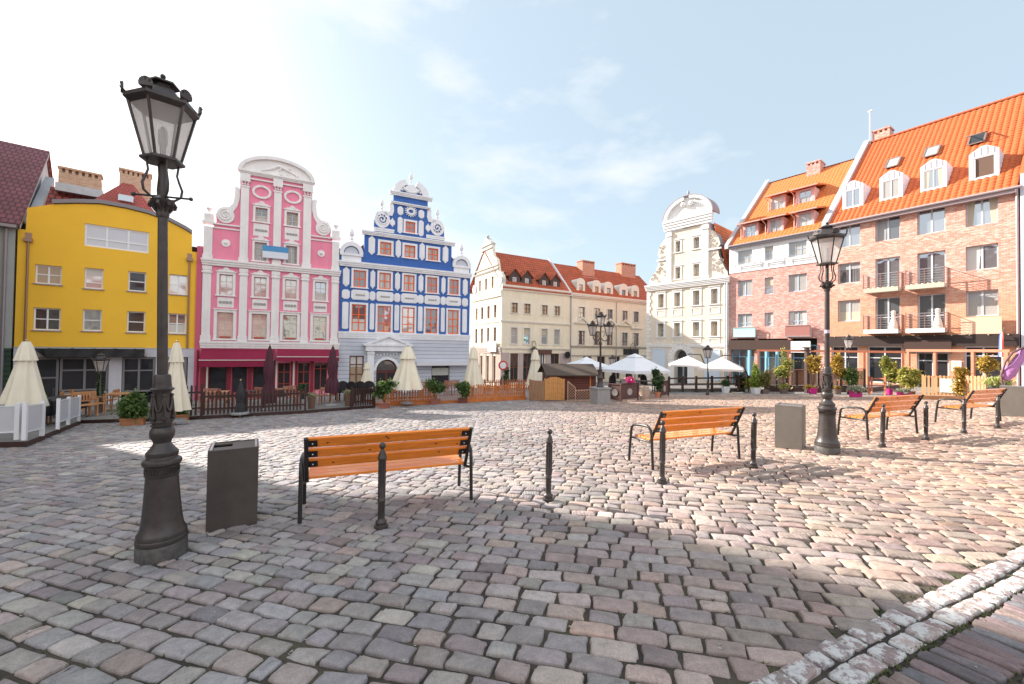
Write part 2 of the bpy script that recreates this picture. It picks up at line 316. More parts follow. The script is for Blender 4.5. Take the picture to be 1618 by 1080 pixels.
def stone_mat(name, paint=False):
    m = bpy.data.materials.new(name); m.use_nodes = True; N, L, b = nodes_of(m)
    an = N.new('ShaderNodeAttribute'); an.attribute_name = 'stone'; tcn = N.new('ShaderNodeTexCoord')
    n1 = N.new('ShaderNodeTexNoise'); n1.inputs['Scale'].default_value = 14; n1.inputs['Detail'].default_value = 8; n1.inputs['Roughness'].default_value = .7; L.new(tcn.outputs['Object'], n1.inputs['Vector'])
    n2 = N.new('ShaderNodeTexNoise'); n2.inputs['Scale'].default_value = 120; n2.inputs['Detail'].default_value = 4; L.new(tcn.outputs['Object'], n2.inputs['Vector'])
    n3 = N.new('ShaderNodeTexNoise'); n3.inputs['Scale'].default_value = .6; n3.inputs['Detail'].default_value = 3; L.new(tcn.outputs['Object'], n3.inputs['Vector'])
    def rng(src, lo, hi, a=.3, c=.7):
        mr = N.new('ShaderNodeMapRange'); mr.inputs[1].default_value = a; mr.inputs[2].default_value = c; mr.inputs[3].default_value = lo; mr.inputs[4].default_value = hi; L.new(src, mr.inputs[0]); return mr.outputs[0]
    def mul(a, b_):
        q = N.new('ShaderNodeMixRGB'); q.blend_type = 'MULTIPLY'; q.inputs[0].default_value = 1; L.new(a, q.inputs[1]); L.new(b_, q.inputs[2]); return q.outputs[0]
    c = mul(an.outputs['Color'], rng(n1.outputs[0], .72, 1.22)); c = mul(c, rng(n2.outputs[0], .82, 1.16)); c = mul(c, rng(n3.outputs[0], .88, 1.1))
    if paint:
        th = N.new('ShaderNodeMath'); th.operation = 'SUBTRACT'; n4 = N.new('ShaderNodeTexNoise'); n4.inputs['Scale'].default_value = 13; n4.inputs['Detail'].default_value = 6; n4.inputs['Roughness'].default_value = .75
        L.new(tcn.outputs['Object'], n4.inputs['Vector']); f = rng(n4.outputs[0], 0, 1, .47, .53)
        mx = N.new('ShaderNodeMixRGB'); L.new(f, mx.inputs[0]); L.new(c, mx.inputs[1]); mx.inputs[2].default_value = (.52,.51,.50,1); c = mx.outputs[0]
    L.new(c, b.inputs['Base Color']); L.new(rng(n1.outputs[0], .55, .8), b.inputs['Roughness'])
    # split grain and tool marks
    wv = N.new('ShaderNodeTexWave'); wv.inputs['Scale'].default_value = 9; wv.inputs['Distortion'].default_value = 6; wv.inputs['Detail'].default_value = 3; L.new(tcn.outputs['Object'], wv.inputs['Vector'])
    ms = N.new('ShaderNodeMath'); ms.operation = 'GREATER_THAN'; ms.inputs[1].default_value = .8; L.new(an.outputs['Alpha'], ms.inputs[0])
    m2 = N.new('ShaderNodeMath'); m2.operation = 'MULTIPLY'; L.new(wv.outputs[0], m2.inputs[0]); L.new(ms.outputs[0], m2.inputs[1])
    a1 = N.new('ShaderNodeMath'); a1.operation = 'MULTIPLY_ADD'; a1.inputs[1].default_value = .5; L.new(m2.outputs[0], a1.inputs[0]); L.new(n1.outputs[0], a1.inputs[2])
    a2 = N.new('ShaderNodeMath'); a2.operation = 'MULTIPLY_ADD'; a2.inputs[1].default_value = .35; L.new(n2.outputs[0], a2.inputs[0]); L.new(a1.outputs[0], a2.inputs[2])
    bp = N.new('ShaderNodeBump'); bp.inputs['Distance'].default_value = .009; bp.inputs['Strength'].default_value = .55; L.new(a2.outputs[0], bp.inputs['Height']); L.new(bp.outputs[0], b.inputs['Normal'])
    return m
STONE = stone_mat('granite setts'); PAINTED = stone_mat('painted setts', True)
PAL = np.array([(.29,.275,.265),(.34,.32,.30),(.25,.235,.235),(.36,.32,.285),(.31,.255,.24),(.26,.21,.205),(.40,.32,.27),(.28,.275,.28),(.42,.38,.33),(.21,.19,.185)])
PAL = PAL*.7 + np.array([.305,.280,.272])*.3
def lay(rows_from, rows_to, xfun, keep, near, wmean=.15, lmin=.17, lmax=.285):
    cx=[];cy=[];hl=[];hw=[];an=[]
    b = rows_from; k = 0
    while b < rows_to:
        wd = wmean*(1+random.uniform(-.12, .12)); a0, a1 = xfun(b); a = a0 + random.uniform(-.2, 0)
        while a < a1:
            ln = random.uniform(lmin, lmax) * (1 if random.random() > .08 else .6); ca_ = a+ln/2
            wob = .045*math.sin(ca_*.9+b*.25) + .02*math.sin(ca_*.37+.9*b)
            p = RD*ca_ + RN*(b+wd/2+wob)
            if keep(p[0], p[1]):
                cx.append(p[0]); cy.append(p[1]); hl.append(ln/2-.0075-random.uniform(0,.004)); hw.append(wd/2-.0088+random.uniform(-.004,.002))
                an.append(ROWA + .045*math.cos(ca_*.9+b*.25)+random.gauss(0,.022))
            a += ln
        b += wd; k += 1
    return [np.array(q) for q in (cx,cy,hl,hw,an)]
def colours(n, x=None, y=None):
    i = RNG.choice(len(PAL), n, p=[.17,.15,.12,.13,.1,.07,.07,.1,.05,.04]); c = PAL[i]*RNG.normal(1, .12, (n,1)) * RNG.normal(1, .02, (n,3))
    if x is not None:
        warm = np.clip((x+1.0)/7, 0, 1)[:,None]; c = c*(1-warm) + c*np.array([1.27,1.0,.80])*warm  # warmth of the sunlight put into the stone colours, rising towards the right
    return np.clip(c*np.array([.955,.93,.955]), .05, .6)
def side(x, y): return (x-LP[0])*LN[0] + (y-LP[1])*LN[1]
NEARR = 10.5
def vis(x, y, lo, hi):
    rr = math.hypot(x, y)
    return y > -.2 and abs(x) < 1.5*max(y, 0)+2.6 and side(x, y) > .06 and lo <= rr < hi
A = lay(-12, 14, lambda b: (-13.5, 13.5), lambda x, y: vis(x, y, 0, NEARR), True)
stone_field('cobblestone_paving', STONE, *A[:5], colours(len(A[0]), A[0], A[1]), True)
A = lay(-12, 36, lambda b: (-26, 26), lambda x, y: vis(x, y, NEARR, 34) and y < 29 and x < 24, False)
stone_field('cobblestone_paving', STONE, *A[:5], colours(len(A[0]), A[0], A[1]), False)
# painted line, two courses
cx=[];cy=[];hl=[];hw=[];an=[]
for row, off in ((0, .03), (1, -.105)):
    a = -2.2
    while a < 16:
        ln = random.uniform(.13, .21); p = LP + LD*(a+ln/2) + LN*(off-.02+.012*math.sin(a*2.1))
        cx.append(p[0]); cy.append(p[1]); hl.append(ln/2-.011); hw.append(.056+random.uniform(-.005,.003)); an.append(math.atan2(LD[1], LD[0])+random.gauss(0,.035)); a += ln
A = [np.array(q) for q in (cx,cy,hl,hw,an)]
o = stone_field('painted_road_line', PAINTED, *A, colours(len(cx))*np.array([1,.86,.84]), True, flat=.8)
# long clinker pavers beyond the line
cx=[];cy=[];hl=[];hw=[];an=[]
for row in range(14):
    a = -2.5; off = -.335-row*.30
    while a < 14:
        wd = random.uniform(.078, .112); p = LP + LD*(a+wd/2) + LN*(off+.01*math.sin(a*3+row))
        if p[1] > -.6: cx.append(p[0]); cy.append(p[1]); hl.append(.135+random.uniform(-.012,.008)); hw.append(wd/2-.007); an.append(math.atan2(LN[1], LN[0])+random.gauss(0,.035))
        a += wd
A = [np.array(q) for q in (cx,cy,hl,hw,an)]
pc = np.array([(.20,.17,.18),(.24,.17,.17),(.19,.185,.20),(.27,.20,.18)])[RNG.integers(0,4,len(cx))]*RNG.normal(.85,.10,(len(cx),1))
stone_field('clinker_pavement', STONE, *A, pc, True)
# soil, moss and grit between the stones: the one big ground sheet
m = bpy.data.materials.new('joint soil'); m.use_nodes = True; Nn, Ll, b = nodes_of(m)
tcn = Nn.new('ShaderNodeTexCoord'); n1 = Nn.new('ShaderNodeTexNoise'); n1.inputs['Scale'].default_value = 1.1; n1.inputs['Detail'].default_value = 8; n1.inputs['Roughness'].default_value = .7; Ll.new(tcn.outputs['Object'], n1.inputs[0])
rp = Nn.new('ShaderNodeValToRGB'); e = rp.color_ramp.elements; e[0].position = .42; e[0].color = (.043,.036,.031,1); e[1].position = .66; e[1].color = (.06,.068,.025,1); k = e.new(.55); k.color = (.085,.068,.05,1)
Ll.new(n1.outputs[0], rp.inputs[0]); Ll.new(rp.outputs[0], b.inputs['Base Color']); b.inputs['Roughness'].default_value = 1
n2 = Nn.new('ShaderNodeTexNoise'); n2.inputs['Scale'].default_value = 90; n2.inputs['Detail'].default_value = 4; Ll.new(tcn.outputs['Object'], n2.inputs[0]); bp = Nn.new('ShaderNodeBump'); bp.inputs['Strength'].default_value = .8; bp.inputs['Distance'].default_value = .02; Ll.new(n2.outputs[0], bp.inputs['Height']); Ll.new(bp.outputs[0], b.inputs['Normal'])
SOIL = m
g = MB(); g.grid(60, 60, lambda a, b_: ((a-.5)*400, (b_-.5)*400, zg((a-.5)*400, (b_-.5)*400)-.022)); tag(g.build('ground', SOIL), None, None, kind='structure')
# paving far away, behind and under the terraces, as a sheet of setts
PAVE = brick_mat('far setts', (.20,.19,.19), (.27,.25,.24), (.34,.30,.27), (.12,.11,.10), .2, .16, .018)
Nn, Ll, b = nodes_of(PAVE)
for l in list(Ll):
    if l.to_node.type == 'COMBXYZ' and l.from_node.type == 'SEPXYZ' and l.from_socket.name == 'Z': Ll.remove(l)
sp = [q for q in Nn if q.type == 'SEPXYZ'][0]; cbn = [q for q in Nn if q.type == 'COMBXYZ'][0]; Ll.new(sp.outputs[1], cbn.inputs[1]); Ll.new(sp.outputs[0], cbn.inputs[0])
g = MB()
def pv(poly, dz): g.add([(x, y, zg(x, y)+dz) for x, y in poly], [tuple(range(len(poly)))])
pv([(-60,25),(-14,25),(-14,29),(60,29),(60,80),(-60,80)], -.006)
pv([(24,-20),(60,-20),(60,29),(24,29)], -.006)
pv([(-60,-30),(-14,-30),(-14,25),(-60,25)], -.018)
tag(g.build('outer_paving', PAVE), None, None, kind='structure')
# grit and leaves lying in the joints
fl = MB(); 
for i in range(900):
    x = random.uniform(-6, 8); y = random.uniform(1.2, 9)
    s_ = random.uniform(.004, .012); a = random.uniform(0, 6.3); z = zg(x, y)+.006
    fl.add([(x+s_*math.cos(a+t), y+s_*.6*math.sin(a+t), z+random.uniform(0,.006)) for t in (0,1.6,3.1,4.7)], [(0,1,2,3)])
tag(fl.build('gravel_grit', M('grit', (.4,.36,.28), .9)), 'pale grit and tiny dry leaf scraps scattered over the cobblestones', 'grit', kind='stuff')
# ragged moss in the joints
ms = MB()
for i in range(5200):
    if random.random() < .35: a = random.uniform(-1.5, 7); q = LP + LD*a + LN*random.choice((.1, -.18, -.19, -.485, -.2)) ; x, y = q[0]+random.gauss(0,.02), q[1]+random.gauss(0,.02)
    else:
        x = random.uniform(-5, 7); y = random.uniform(1.6, 6.5)
        if math.sin(x*1.7+y*2.3)+math.sin(y*3.1-x)+random.gauss(0,.5) < .7: continue
    z = zg(x, y)-.02
    for k in range(3):
        h = random.uniform(.006, .018); a = random.uniform(0, 6.3); d = .007
        ms.add([(x-d, y, z), (x+d, y, z), (x+.012*math.cos(a), y+.012*math.sin(a), z+h)], [(0,1,2)])
    x += 0
tag(ms.build('joint_moss', M('moss', (.085,.10,.03), .95, noise=(30,.4))), 'green moss and grass growing in the joints between the cobblestones', 'moss', kind='stuff')

# ---------------------------------------------------------------- street furniture
WOOD = M('varnished bench wood', (.86,.245,.02), .26, noise=(5,.28), bump=(30,.1,.002), stretch=(.6,7,7), coat=.5)
KNOT = M('wood knot', (.16,.035,.01), .5); BOLT = M('zinc bolt', (.5,.5,.5), .3, .9); TUBE = M('black tube', (.03,.028,.027), .33, .2)
BYAW = math.radians(22.5)
def make_bench(label, loc):
    t = thing('park_bench', label, 'bench', loc, BYAW, 'wooden park benches on the square')
    Lh = .86
    # local: x along, rear at y=0, front at y=.45
    back = MB()
    bp0 = Vector((0, .10, .42)); bd = Vector((0, -.24, .46))          # backrest line leans back
    n = Vector((0, .46, .24)).normalized()
    bo = []
    for i, (a, b_) in enumerate(((.26,.47),(.515,.725),(.77,1.0))):
        q = MB(); p0 = bp0+bd*a; p1 = bp0+bd*b_
        vs_ = []
        for x in (-Lh, Lh):
            for p in (p0, p1):
                for s_ in (0, .032): v = p+n*s_; vs_.append((x, v.y, v.z))
        q.add(vs_, [(0,1,3,2),(4,6,7,5),(0,4,5,1),(2,3,7,6),(0,2,6,4),(1,5,7,3)])
        o = q.build('backrest_plank', WOOD, t, bevel=.006); bo.append(o)
        for _ in range(3):
            kn = MB(); x = random.uniform(-.75,.75); p = p0.lerp(p1, random.uniform(.25,.75))-n*.0015
            kn.add([(x+.014*math.cos(k), p.y+bd.y*.02*math.sin(k), p.z+bd.z*.02*math.sin(k)) for k in np.linspace(0,2*math.pi,9)[:-1]], [tuple(range(8))])
            kn.build('knot', KNOT, o)
    for i in range(3):
        q = MB(); y0 = .09+i*.125; q.box(-Lh, Lh, y0, y0+.11, .405, .435); q.build('seat_plank', WOOD, t, bevel=.006)
    for s_ in (-1, 1):
        x = s_*(Lh+.005)
        q = MB(); q.tube([(x,.10,.38),(x,.085,.42),(x,-.02,.62),(x,-.145,.885)], .021, 10); q.build('back_post', TUBE, t, smooth=True)
        for a in (.365,.62,.885):
            br = MB(); p = bp0+bd*a; c = p-n*.006
            xx0, xx1 = sorted((x, x-s_*.105))
            vs_ = [(xx, c.y+bd.normalized().y*h_+n.y*k, c.z+bd.normalized().z*h_+n.z*k) for xx in (xx0,xx1) for h_ in (-.035,.035) for k in (-.004,.004)]
            br.add(vs_, [(0,1,3,2),(4,6,7,5),(0,4,5,1),(2,3,7,6),(0,2,6,4),(1,5,7,3)])
            bo_ = br.build('bracket', BLACK, t)
            bl = MB(); p = bp0+bd*a-n*.013; bl.ball((x-s_*.06, p.y, p.z), .009, 8); bl.build('bolt', BOLT, bo_)
        xo = s_*(Lh+.055)
        pts = [(xo,-.02,0),(xo,.0,.30),(xo,.01,.50),(xo,.03,.585),(xo,.08,.625),(xo,.15,.635),(xo,.33,.62),(xo,.43,.60),(xo,.475,.56),(xo,.49,.48),(xo,.52,.22),(xo,.535,0)]
        q = MB(); q.tube(pts, .021, 10); q.build('leg', TUBE, t, smooth=True)
        q = MB(); q.tube([(xo,.01,.39),(xo-s_*.03,.05,.385),(xo-s_*.05,.12,.385),(xo-s_*.05,.40,.385),(xo-s_*.02,.48,.39),(xo,.50,.39)], .017, 8); q.build('seat_support', TUBE, t, smooth=True)
    return t
def bench_at(p0, p1):        # rear feet, in the square's own metres
    a = G(*p0); b_ = G(*p1); return (a+b_)/2
BL = [("large orange slatted bench nearest the camera, beside the tall dark bin, seen from behind"), ("second orange bench, between two bollards in the middle of the sunlit cobbles"),
      ("orange bench right of the second street lamp, third from the left"), ("smallest orange bench farthest to the right, in front of the slatted terrace")]
def zrot(c): return Vector((c.x, c.y, zg(c.x, c.y)))
c = bench_at((472,826),(745,788)); bench = make_bench(BL[0], zrot(c))
for k, (p0, p1) in enumerate((((1033,742),(1164,724)), ((1376,695),(1442,685)), ((1528,672),(1576,667)))):
    c = bench_at(p0, p1); copy_tree(bench, zrot(c), BYAW, BL[k+1])
# bollards
def make_bollard(label, loc):
    t = thing('bollard', label, 'bollard', loc, 0, 'cast iron bollards along the square')
    q = MB(); q.lathe([(.064,0),(.068,.012),(.066,.028),(.052,.034),(.05,.045),(.056,.055),(.054,.068),(.038,.078),(.034,.10),(.034,.255),(.039,.262),(.039,.276),(.034,.283),(.0335,.66),(.038,.668),(.045,.675),(.046,.69),(.04,.70),(.036,.722),(.028,.745),(.018,.762),(.014,.775)], n=20)
    for k in range(10):
        a = k*math.pi/5; q.bar((.0345*math.cos(a), .0345*math.sin(a), .30), (.0345*math.cos(a), .0345*math.sin(a), .65), .006)
    q.build('post', IRON, t, smooth=True)
    q = MB(); q.ball((0,0,.805), .033, 16); q.build('ball_finial', IRON, t, smooth=True)
    return t
BP = [(602,833,'black bollard standing in front of the nearest bench',1),(866,790,'lone black bollard between the nearest bench and the second bench',1),(1046,763,'black bollard at the left end of the second bench',1),
      (1190,738,'black bollard standing between the second bench and the grey bin',1),(1394,706,'dark bollard in front of the third bench, left of the bench middle',.96),(1463,695,'dark bollard just right of the third bench',.94),
      (1523,684,'dark bollard in front of the left half of the farthest bench',.93),(1576,676,'dark bollard at the right end of the farthest bench',.95)]
b0 = None
for x, y, lb, s_ in BP:
    p = zrot(G(x, y))
    if b0 is None: b0 = make_bollard(lb, p)
    else:
        c = copy_tree(b0, p, random.uniform(0, 3), lb, (s_,)*3); c.rotation_euler = (random.gauss(0,.012), random.gauss(0,.012), random.uniform(0,3))
# waste bins
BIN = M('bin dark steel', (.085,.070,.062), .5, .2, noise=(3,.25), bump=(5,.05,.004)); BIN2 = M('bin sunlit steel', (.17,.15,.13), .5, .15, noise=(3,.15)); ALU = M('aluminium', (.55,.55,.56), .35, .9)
def make_bin(label, loc, rz, mat, h=.80, w=.43):
    t = thing('waste_bin', label, 'bin', loc, rz, 'rectangular metal waste bins')
    q = MB(); a = w/2
    q.box(-a, a, -a, -a+.012, 0, h); q.box(-a, a, a-.012, a, 0, h); q.box(-a, -a+.012, -a+.012, a-.012, 0, h); q.box(a-.012, a, -a+.012, a-.012, 0, h); q.box(-a+.012, a-.012, -a+.012, a-.012, .01, h-.08)
    q.build('body', mat, t, bevel=.003)
    q = MB(); q.box(-a+.02, a-.02, -a+.03, -.03, h-.022, h-.008); q.box(-a+.02, a-.02, .12, a-.03, h-.022, h-.008); q.box(-.02, a-.02, -.03, .12, h-.022, h-.008); q.build('lid', mat, t)
    if mat is BIN2: q = MB(); q.bar((a*.35, -a-.003, h*.98), (-a*.35, -a-.003, .03), .008, .004); q.build('seam', M('pale seam', (.45,.40,.34), .6), t)
    for s_ in (-1, 1):
        q = MB(); x0, x1 = sorted((s_*(a-.035), s_*(a-.014))); q.box(x0, x1, -a+.005, a-.005, h-.006, h+.008); q.build('rail', ALU, t)
    return t
def bin_at(px, py, yaw, off): 
    p = G(px, py); n_ = Vector((-math.sin(yaw), math.cos(yaw), 0)); return zrot(p + n_*off)
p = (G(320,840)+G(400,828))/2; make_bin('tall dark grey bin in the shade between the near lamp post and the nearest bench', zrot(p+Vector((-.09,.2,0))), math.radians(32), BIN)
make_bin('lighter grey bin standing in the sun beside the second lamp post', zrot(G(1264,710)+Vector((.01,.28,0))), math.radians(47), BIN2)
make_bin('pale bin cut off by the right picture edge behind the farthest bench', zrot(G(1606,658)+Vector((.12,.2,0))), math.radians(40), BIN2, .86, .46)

# street lamps
GLASS = bpy.data.materials.new('ribbed lamp glass'); GLASS.use_nodes = True
Nn, Ll, b = nodes_of(GLASS); b.inputs['Base Color'].default_value = (.80,.76,.74,1); b.inputs['Roughness'].default_value = .25; b.inputs['Alpha'].default_value = 1
tr = Nn.new('ShaderNodeBsdfTranslucent'); tr.inputs[0].default_value = (.92,.88,.86,1); mx = Nn.new('ShaderNodeMixShader'); mx.inputs[0].default_value = .7
Ll.new(b.outputs[0], mx.inputs[1]); Ll.new(tr.outputs[0], mx.inputs[2])
tp = Nn.new('ShaderNodeBsdfTransparent'); tp.inputs[0].default_value = (.96,.95,.94,1); mx_ = Nn.new('ShaderNodeMixShader'); mx_.inputs[0].default_value = .38; Ll.new(mx.outputs[0], mx_.inputs[1]); Ll.new(tp.outputs[0], mx_.inputs[2]); Ll.new(mx_.outputs[0], Nn['Material Output'].inputs[0])
wv = Nn.new('ShaderNodeTexWave'); wv.inputs['Scale'].default_value = 28; tcn = Nn.new('ShaderNodeTexCoord'); Ll.new(tcn.outputs['Object'], wv.inputs[0]); bp = Nn.new('ShaderNodeBump'); bp.inputs['Strength'].default_value = .4; bp.inputs['Distance'].default_value = .004; Ll.new(wv.outputs[0], bp.inputs['Height']); Ll.new(bp.outputs[0], b.inputs['Normal'])
def lantern(t, x, y, z, s=1.0, ang=0):
    """hexagonal tapering lantern whose floor sits at z"""
    rb, rt, h = .125*s, .235*s, .44*s
    P6 = lambda r, zz, o=0: [(x+r*math.cos(ang+o+k*math.pi/3), y+r*math.sin(ang+o+k*math.pi/3), zz) for k in range(6)]
    fr = MB()
    lo, hi = P6(rb, z), P6(rt, z+h)
    for k in range(6): fr.bar(lo[k], hi[k], .018*s)
    fr.lathe([(.06*s,-.025*s),(rb+.03*s,-.02*s),(rb+.03*s,.0),(rb,.008*s)], x, y, z, 6) if False else None
    def hexring(r0, z0, r1, z1):
        a = P6(r0, z0); c = P6(r1, z1); fr.add(a+c, [(k, (k+1) % 6, 6+(k+1) % 6, 6+k) for k in range(6)])
    def hexstack(pr, mb):
        vs_ = [p for r, zz in pr for p in P6(r, zz)]; n = len(pr)
        mb.add(vs_, [(i*6+k, i*6+(k+1) % 6, (i+1)*6+(k+1) % 6, (i+1)*6+k) for i in range(n-1) for k in range(6)] + [tuple(range(5,-1,-1)), tuple((n-1)*6+k for k in range(6))])
    hexstack([(rb*.5, z-.03*s),(rb+.035*s, z-.018*s),(rb+.035*s, z),(rb+.005*s, z+.012*s)], fr)
    fo = fr.build('lantern_frame', IRON, t)
    rf = MB(); hexstack([(rt-.01*s, z+h-.03*s),(rt+.012*s, z+h-.012*s),(rt+.03*s, z+h+.005*s),(rt+.03*s, z+h+.035*s),(rt, z+h+.045*s),(rt*.72, z+h+.07*s),(rt*.5, z+h+.135*s),(rt*.34, z+h+.165*s)], rf)
    hexstack([(rt*.30, z+h+.16*s),(rt*.30, z+h+.19*s)], rf)
    hexstack([(rt*.52, z+h+.19*s),(rt*.50, z+h+.205*s),(rt*.12, z+h+.24*s),(.012*s, z+h+.25*s)], rf)
    rf.ball((x, y, z+h+.268*s), .022*s, 8)
    for k in range(6):          # palmettes on the eaves corners
        a = ang+k*math.pi/3; c = Vector((math.cos(a), math.sin(a), 0)); tt = Vector((-math.sin(a), math.cos(a), 0)); b0_ = Vector((x, y, z+h+.03*s))+c*(rt+.012*s)
        fan = [b0_ - tt*.03*s] + [b0_ + tt*(.05*s*math.sin(q)) + Vector((0,0,.03*s+.055*s*math.cos(q))) + c*(.02*s) for q in np.linspace(-1.9, 1.9, 9)] + [b0_ + tt*.03*s]
        vs_ = [p - c*.008*s for p in fan] + [p + c*.008*s for p in fan]; n = len(fan)
        rf.add(vs_, [tuple(range(n)), tuple(range(2*n-1, n-1, -1))] + [(i, (i+1) % n, n+(i+1) % n, n+i) for i in range(n)])
        for q in (-.9, 0, .9): rf.bar(b0_+c*.01*s, b0_+tt*(.045*s*math.sin(q))+Vector((0,0,.03*s+.05*s*math.cos(q)))+c*.032*s, .008*s)
    rf.build('lantern_roof', IRON, fo if False else t)
    gl = MB(); a = P6(rb-.003*s, z+.01*s); c = P6(rt-.014*s, z+h-.02*s); gl.add(a+c, [(k, (k+1) % 6, 6+(k+1) % 6, 6+k) for k in range(6)]); gl.build('glass_pane', GLASS, fo)
    bu = MB(); bu.lathe([(.02*s,0),(.022*s,.10*s),(.035*s,.14*s),(.035*s,.24*s),(.012*s,.28*s)], x, y, z, 10); bu.build('bulb', M('lamp bulb', (.6,.6,.58), .3), fo)
def make_lamp(label, loc, rz=0):
    t = thing('street_lamp', label, 'street lamp', loc, rz, 'tall single lantern lamp posts')
    q = MB(); q.lathe([(.19,-.03),(.19,.05),(.188,.118),(.184,.125)], n=32); q.build('foot_ring', WORN, t, smooth=30)
    q = MB(); q.lathe([(.186,.124),(.192,.15),(.188,.165),(.182,.17),(.184,.20),(.176,.215),(.158,.25),(.146,.33),(.133,.47),(.124,.60),(.119,.68)], n=36)
    q.lathe([(.121,.68),(.128,.69),(.128,.70),(.118,.706),(.118,.752),(.128,.758),(.128,.768)], n=36)
    for k in range(36):
        a = k*2*math.pi/36; q.bar((.122*math.cos(a), .122*math.sin(a), .71), (.122*math.cos(a), .122*math.sin(a), .75), .010)
    q.lathe([(.124,.768),(.142,.782),(.146,.80),(.14,.818),(.118,.83),(.114,.85),(.12,.862),(.118,.885),(.104,.90),(.088,.92),(.068,.95),(.064,.965)], n=36)
    q.build('base', IRON, t, smooth=35)
    q = MB(); q.lathe([(.064,.96),(.072,.985),(.088,1.01),(.094,1.04),(.09,1.07),(.074,1.095),(.07,1.10),(.084,1.105),(.085,1.115),(.074,1.122),(.074,1.13),(.084,1.135),(.085,1.145),(.074,1.155),(.074,1.2),(.066,1.30),(.064,1.385),(.07,1.40),(.088,1.415),(.09,1.425),(.072,1.435),(.066,1.47),(.064,1.53),(.058,1.545),(.045,1.55)], n=28)
    for k in range(6):          # garlands hanging round the shaft
        a = k*math.pi/3; a2 = a+math.pi/3
        gp = []
        for i in range(9):
            s_ = i/8; aa = a+(a2-a)*s_; zz = 1.365-.13*math.sin(math.pi*s_)-.0; gp.append((.076*math.cos(aa), .076*math.sin(aa), zz))
        q.tube(gp, [.006,.009,.011,.013,.014,.013,.011,.009,.006], 6)
        q.tube([(.072*math.cos(a), .072*math.sin(a), 1.37),(.08*math.cos(a), .08*math.sin(a), 1.28),(.084*math.cos(a+.08), .084*math.sin(a+.08), 1.19)], [.008,.01,.013], 6)
        q.ball((.076*math.cos(a), .076*math.sin(a), 1.37), .013, 8)
        for j in range(3): q.ball((.086*math.cos(a+.12*(j-1)), .086*math.sin(a+.12*(j-1)), 1.18-.012*(j % 2)), .014, 6)
    q.build('garland_shaft', IRON, t, smooth=40)
    q = MB(); q.lathe([(.040,1.54),(.039,2.2),(.036,2.92)], n=24); q.build('pole', IRON, t, smooth=True)
    q = MB(); q.lathe([(.042,2.90),(.05,2.93),(.046,2.95),(.058,2.99),(.085,3.03),(.09,3.05),(.07,3.06),(.05,3.065),(.03,3.09)], n=20)
    for k in range(8):
        a = k*math.pi/4
        q.tube([(.05*math.cos(a), .05*math.sin(a), 2.95),(.075*math.cos(a), .075*math.sin(a), 2.99),(.10*math.cos(a), .10*math.sin(a), 3.02),(.105*math.cos(a), .105*math.sin(a), 3.0),(.09*math.cos(a), .09*math.sin(a), 2.985)], [.008,.012,.012,.010,.006], 6)
    q.build('capital', IRON, t, smooth=40)
    q = MB(); q.tube([(-.21,0,3.085),(.21,0,3.085)], .009, 8); q.ball((-.215,0,3.085), .02, 10); q.ball((.215,0,3.085), .018, 10); q.build('ladder_bar', IRON, t, smooth=True)
    q = MB(); q.tube([(0,0,3.06),(0,0,3.37)], .026, 12); q.build('stem', IRON, t, smooth=True)
    for k in range(4):
        a = k*math.pi/2+.6; c_, s_ = math.cos(a), math.sin(a)
        q = MB(); q.tube([(.04*c_,.04*s_,3.06),(.09*c_,.09*s_,3.07),(.135*c_,.135*s_,3.11),(.145*c_,.145*s_,3.17),(.12*c_,.12*s_,3.24),(.105*c_,.105*s_,3.29),(.115*c_,.115*s_,3.36),(.12*c_,.12*s_,3.40)], [.009,.010,.011,.011,.010,.009,.009,.009], 8)
        q.build('scroll_bracket', IRON, t, smooth=True)
    lantern(t, 0, 0, 3.40, 1.03, .45)
    return t
lamp = make_lamp('large dark street lamp in the left foreground, its lantern rising above the yellow house', zrot(G(256,876)), .35)
lamp.rotation_euler = (0, math.radians(-1.2), .35); lamp.scale = (.94,.94,1)
l2 = copy_tree(lamp, zrot(G(1307,715)), .9, 'second street lamp, beside the grey bin in front of the brick houses', (.98,)*3)
l2.rotation_euler = (0, math.radians(-1.3), .9)
q = MB(); q.lathe([(.041,2.25),(.041,2.31)], n=16); st = q.build('sticker', M('lilac sticker', (.6,.5,.62), .6), l2, smooth=True); st.location.z = -.1
# ---------------------------------------------------------------- facades
def glass(name, base, met=.55, rough=.04):
    m = M(name, base, rough, met); Nn, Ll, b = nodes_of(m)
    tcn = Nn.new('ShaderNodeTexCoord'); n1 = Nn.new('ShaderNodeTexNoise'); n1.inputs['Scale'].default_value = 1.3; n1.inputs['Detail'].default_value = 1; Ll.new(tcn.outputs['Object'], n1.inputs[0])
    bp = Nn.new('ShaderNodeBump'); bp.inputs['Strength'].default_value = .5; bp.inputs['Distance'].default_value = .03; Ll.new(n1.outputs[0], bp.inputs['Height']); Ll.new(bp.outputs[0], b.inputs['Normal']); return m
GL_SKY = glass('glass reflecting sky', (.42,.45,.48), .75); GL_MID = glass('glass', (.20,.21,.22), .6); GL_DARK = glass('dark shop glass', (.05,.05,.055), .4, .06)
GL_CURT = glass('glass with net curtain', (.40,.39,.37), .12, .15); GL_WARM = glass('glass with blind', (.42,.33,.22), .15, .2); GL_REFL = glass('glass with light reflection', (.60,.58,.55), .5, .08)
PANES = {'sky': GL_SKY, 'mid': GL_MID, 'dark': GL_DARK, 'curt': GL_CURT, 'warm': GL_WARM, 'refl': GL_REFL}
FR_WHITE = M('white window frame', (.84,.84,.84), .5); FR_CREAM = M('cream window frame', (.62,.57,.48), .6); FR_ORANGE = M('orange window frame', (.92,.13,.015), .5)
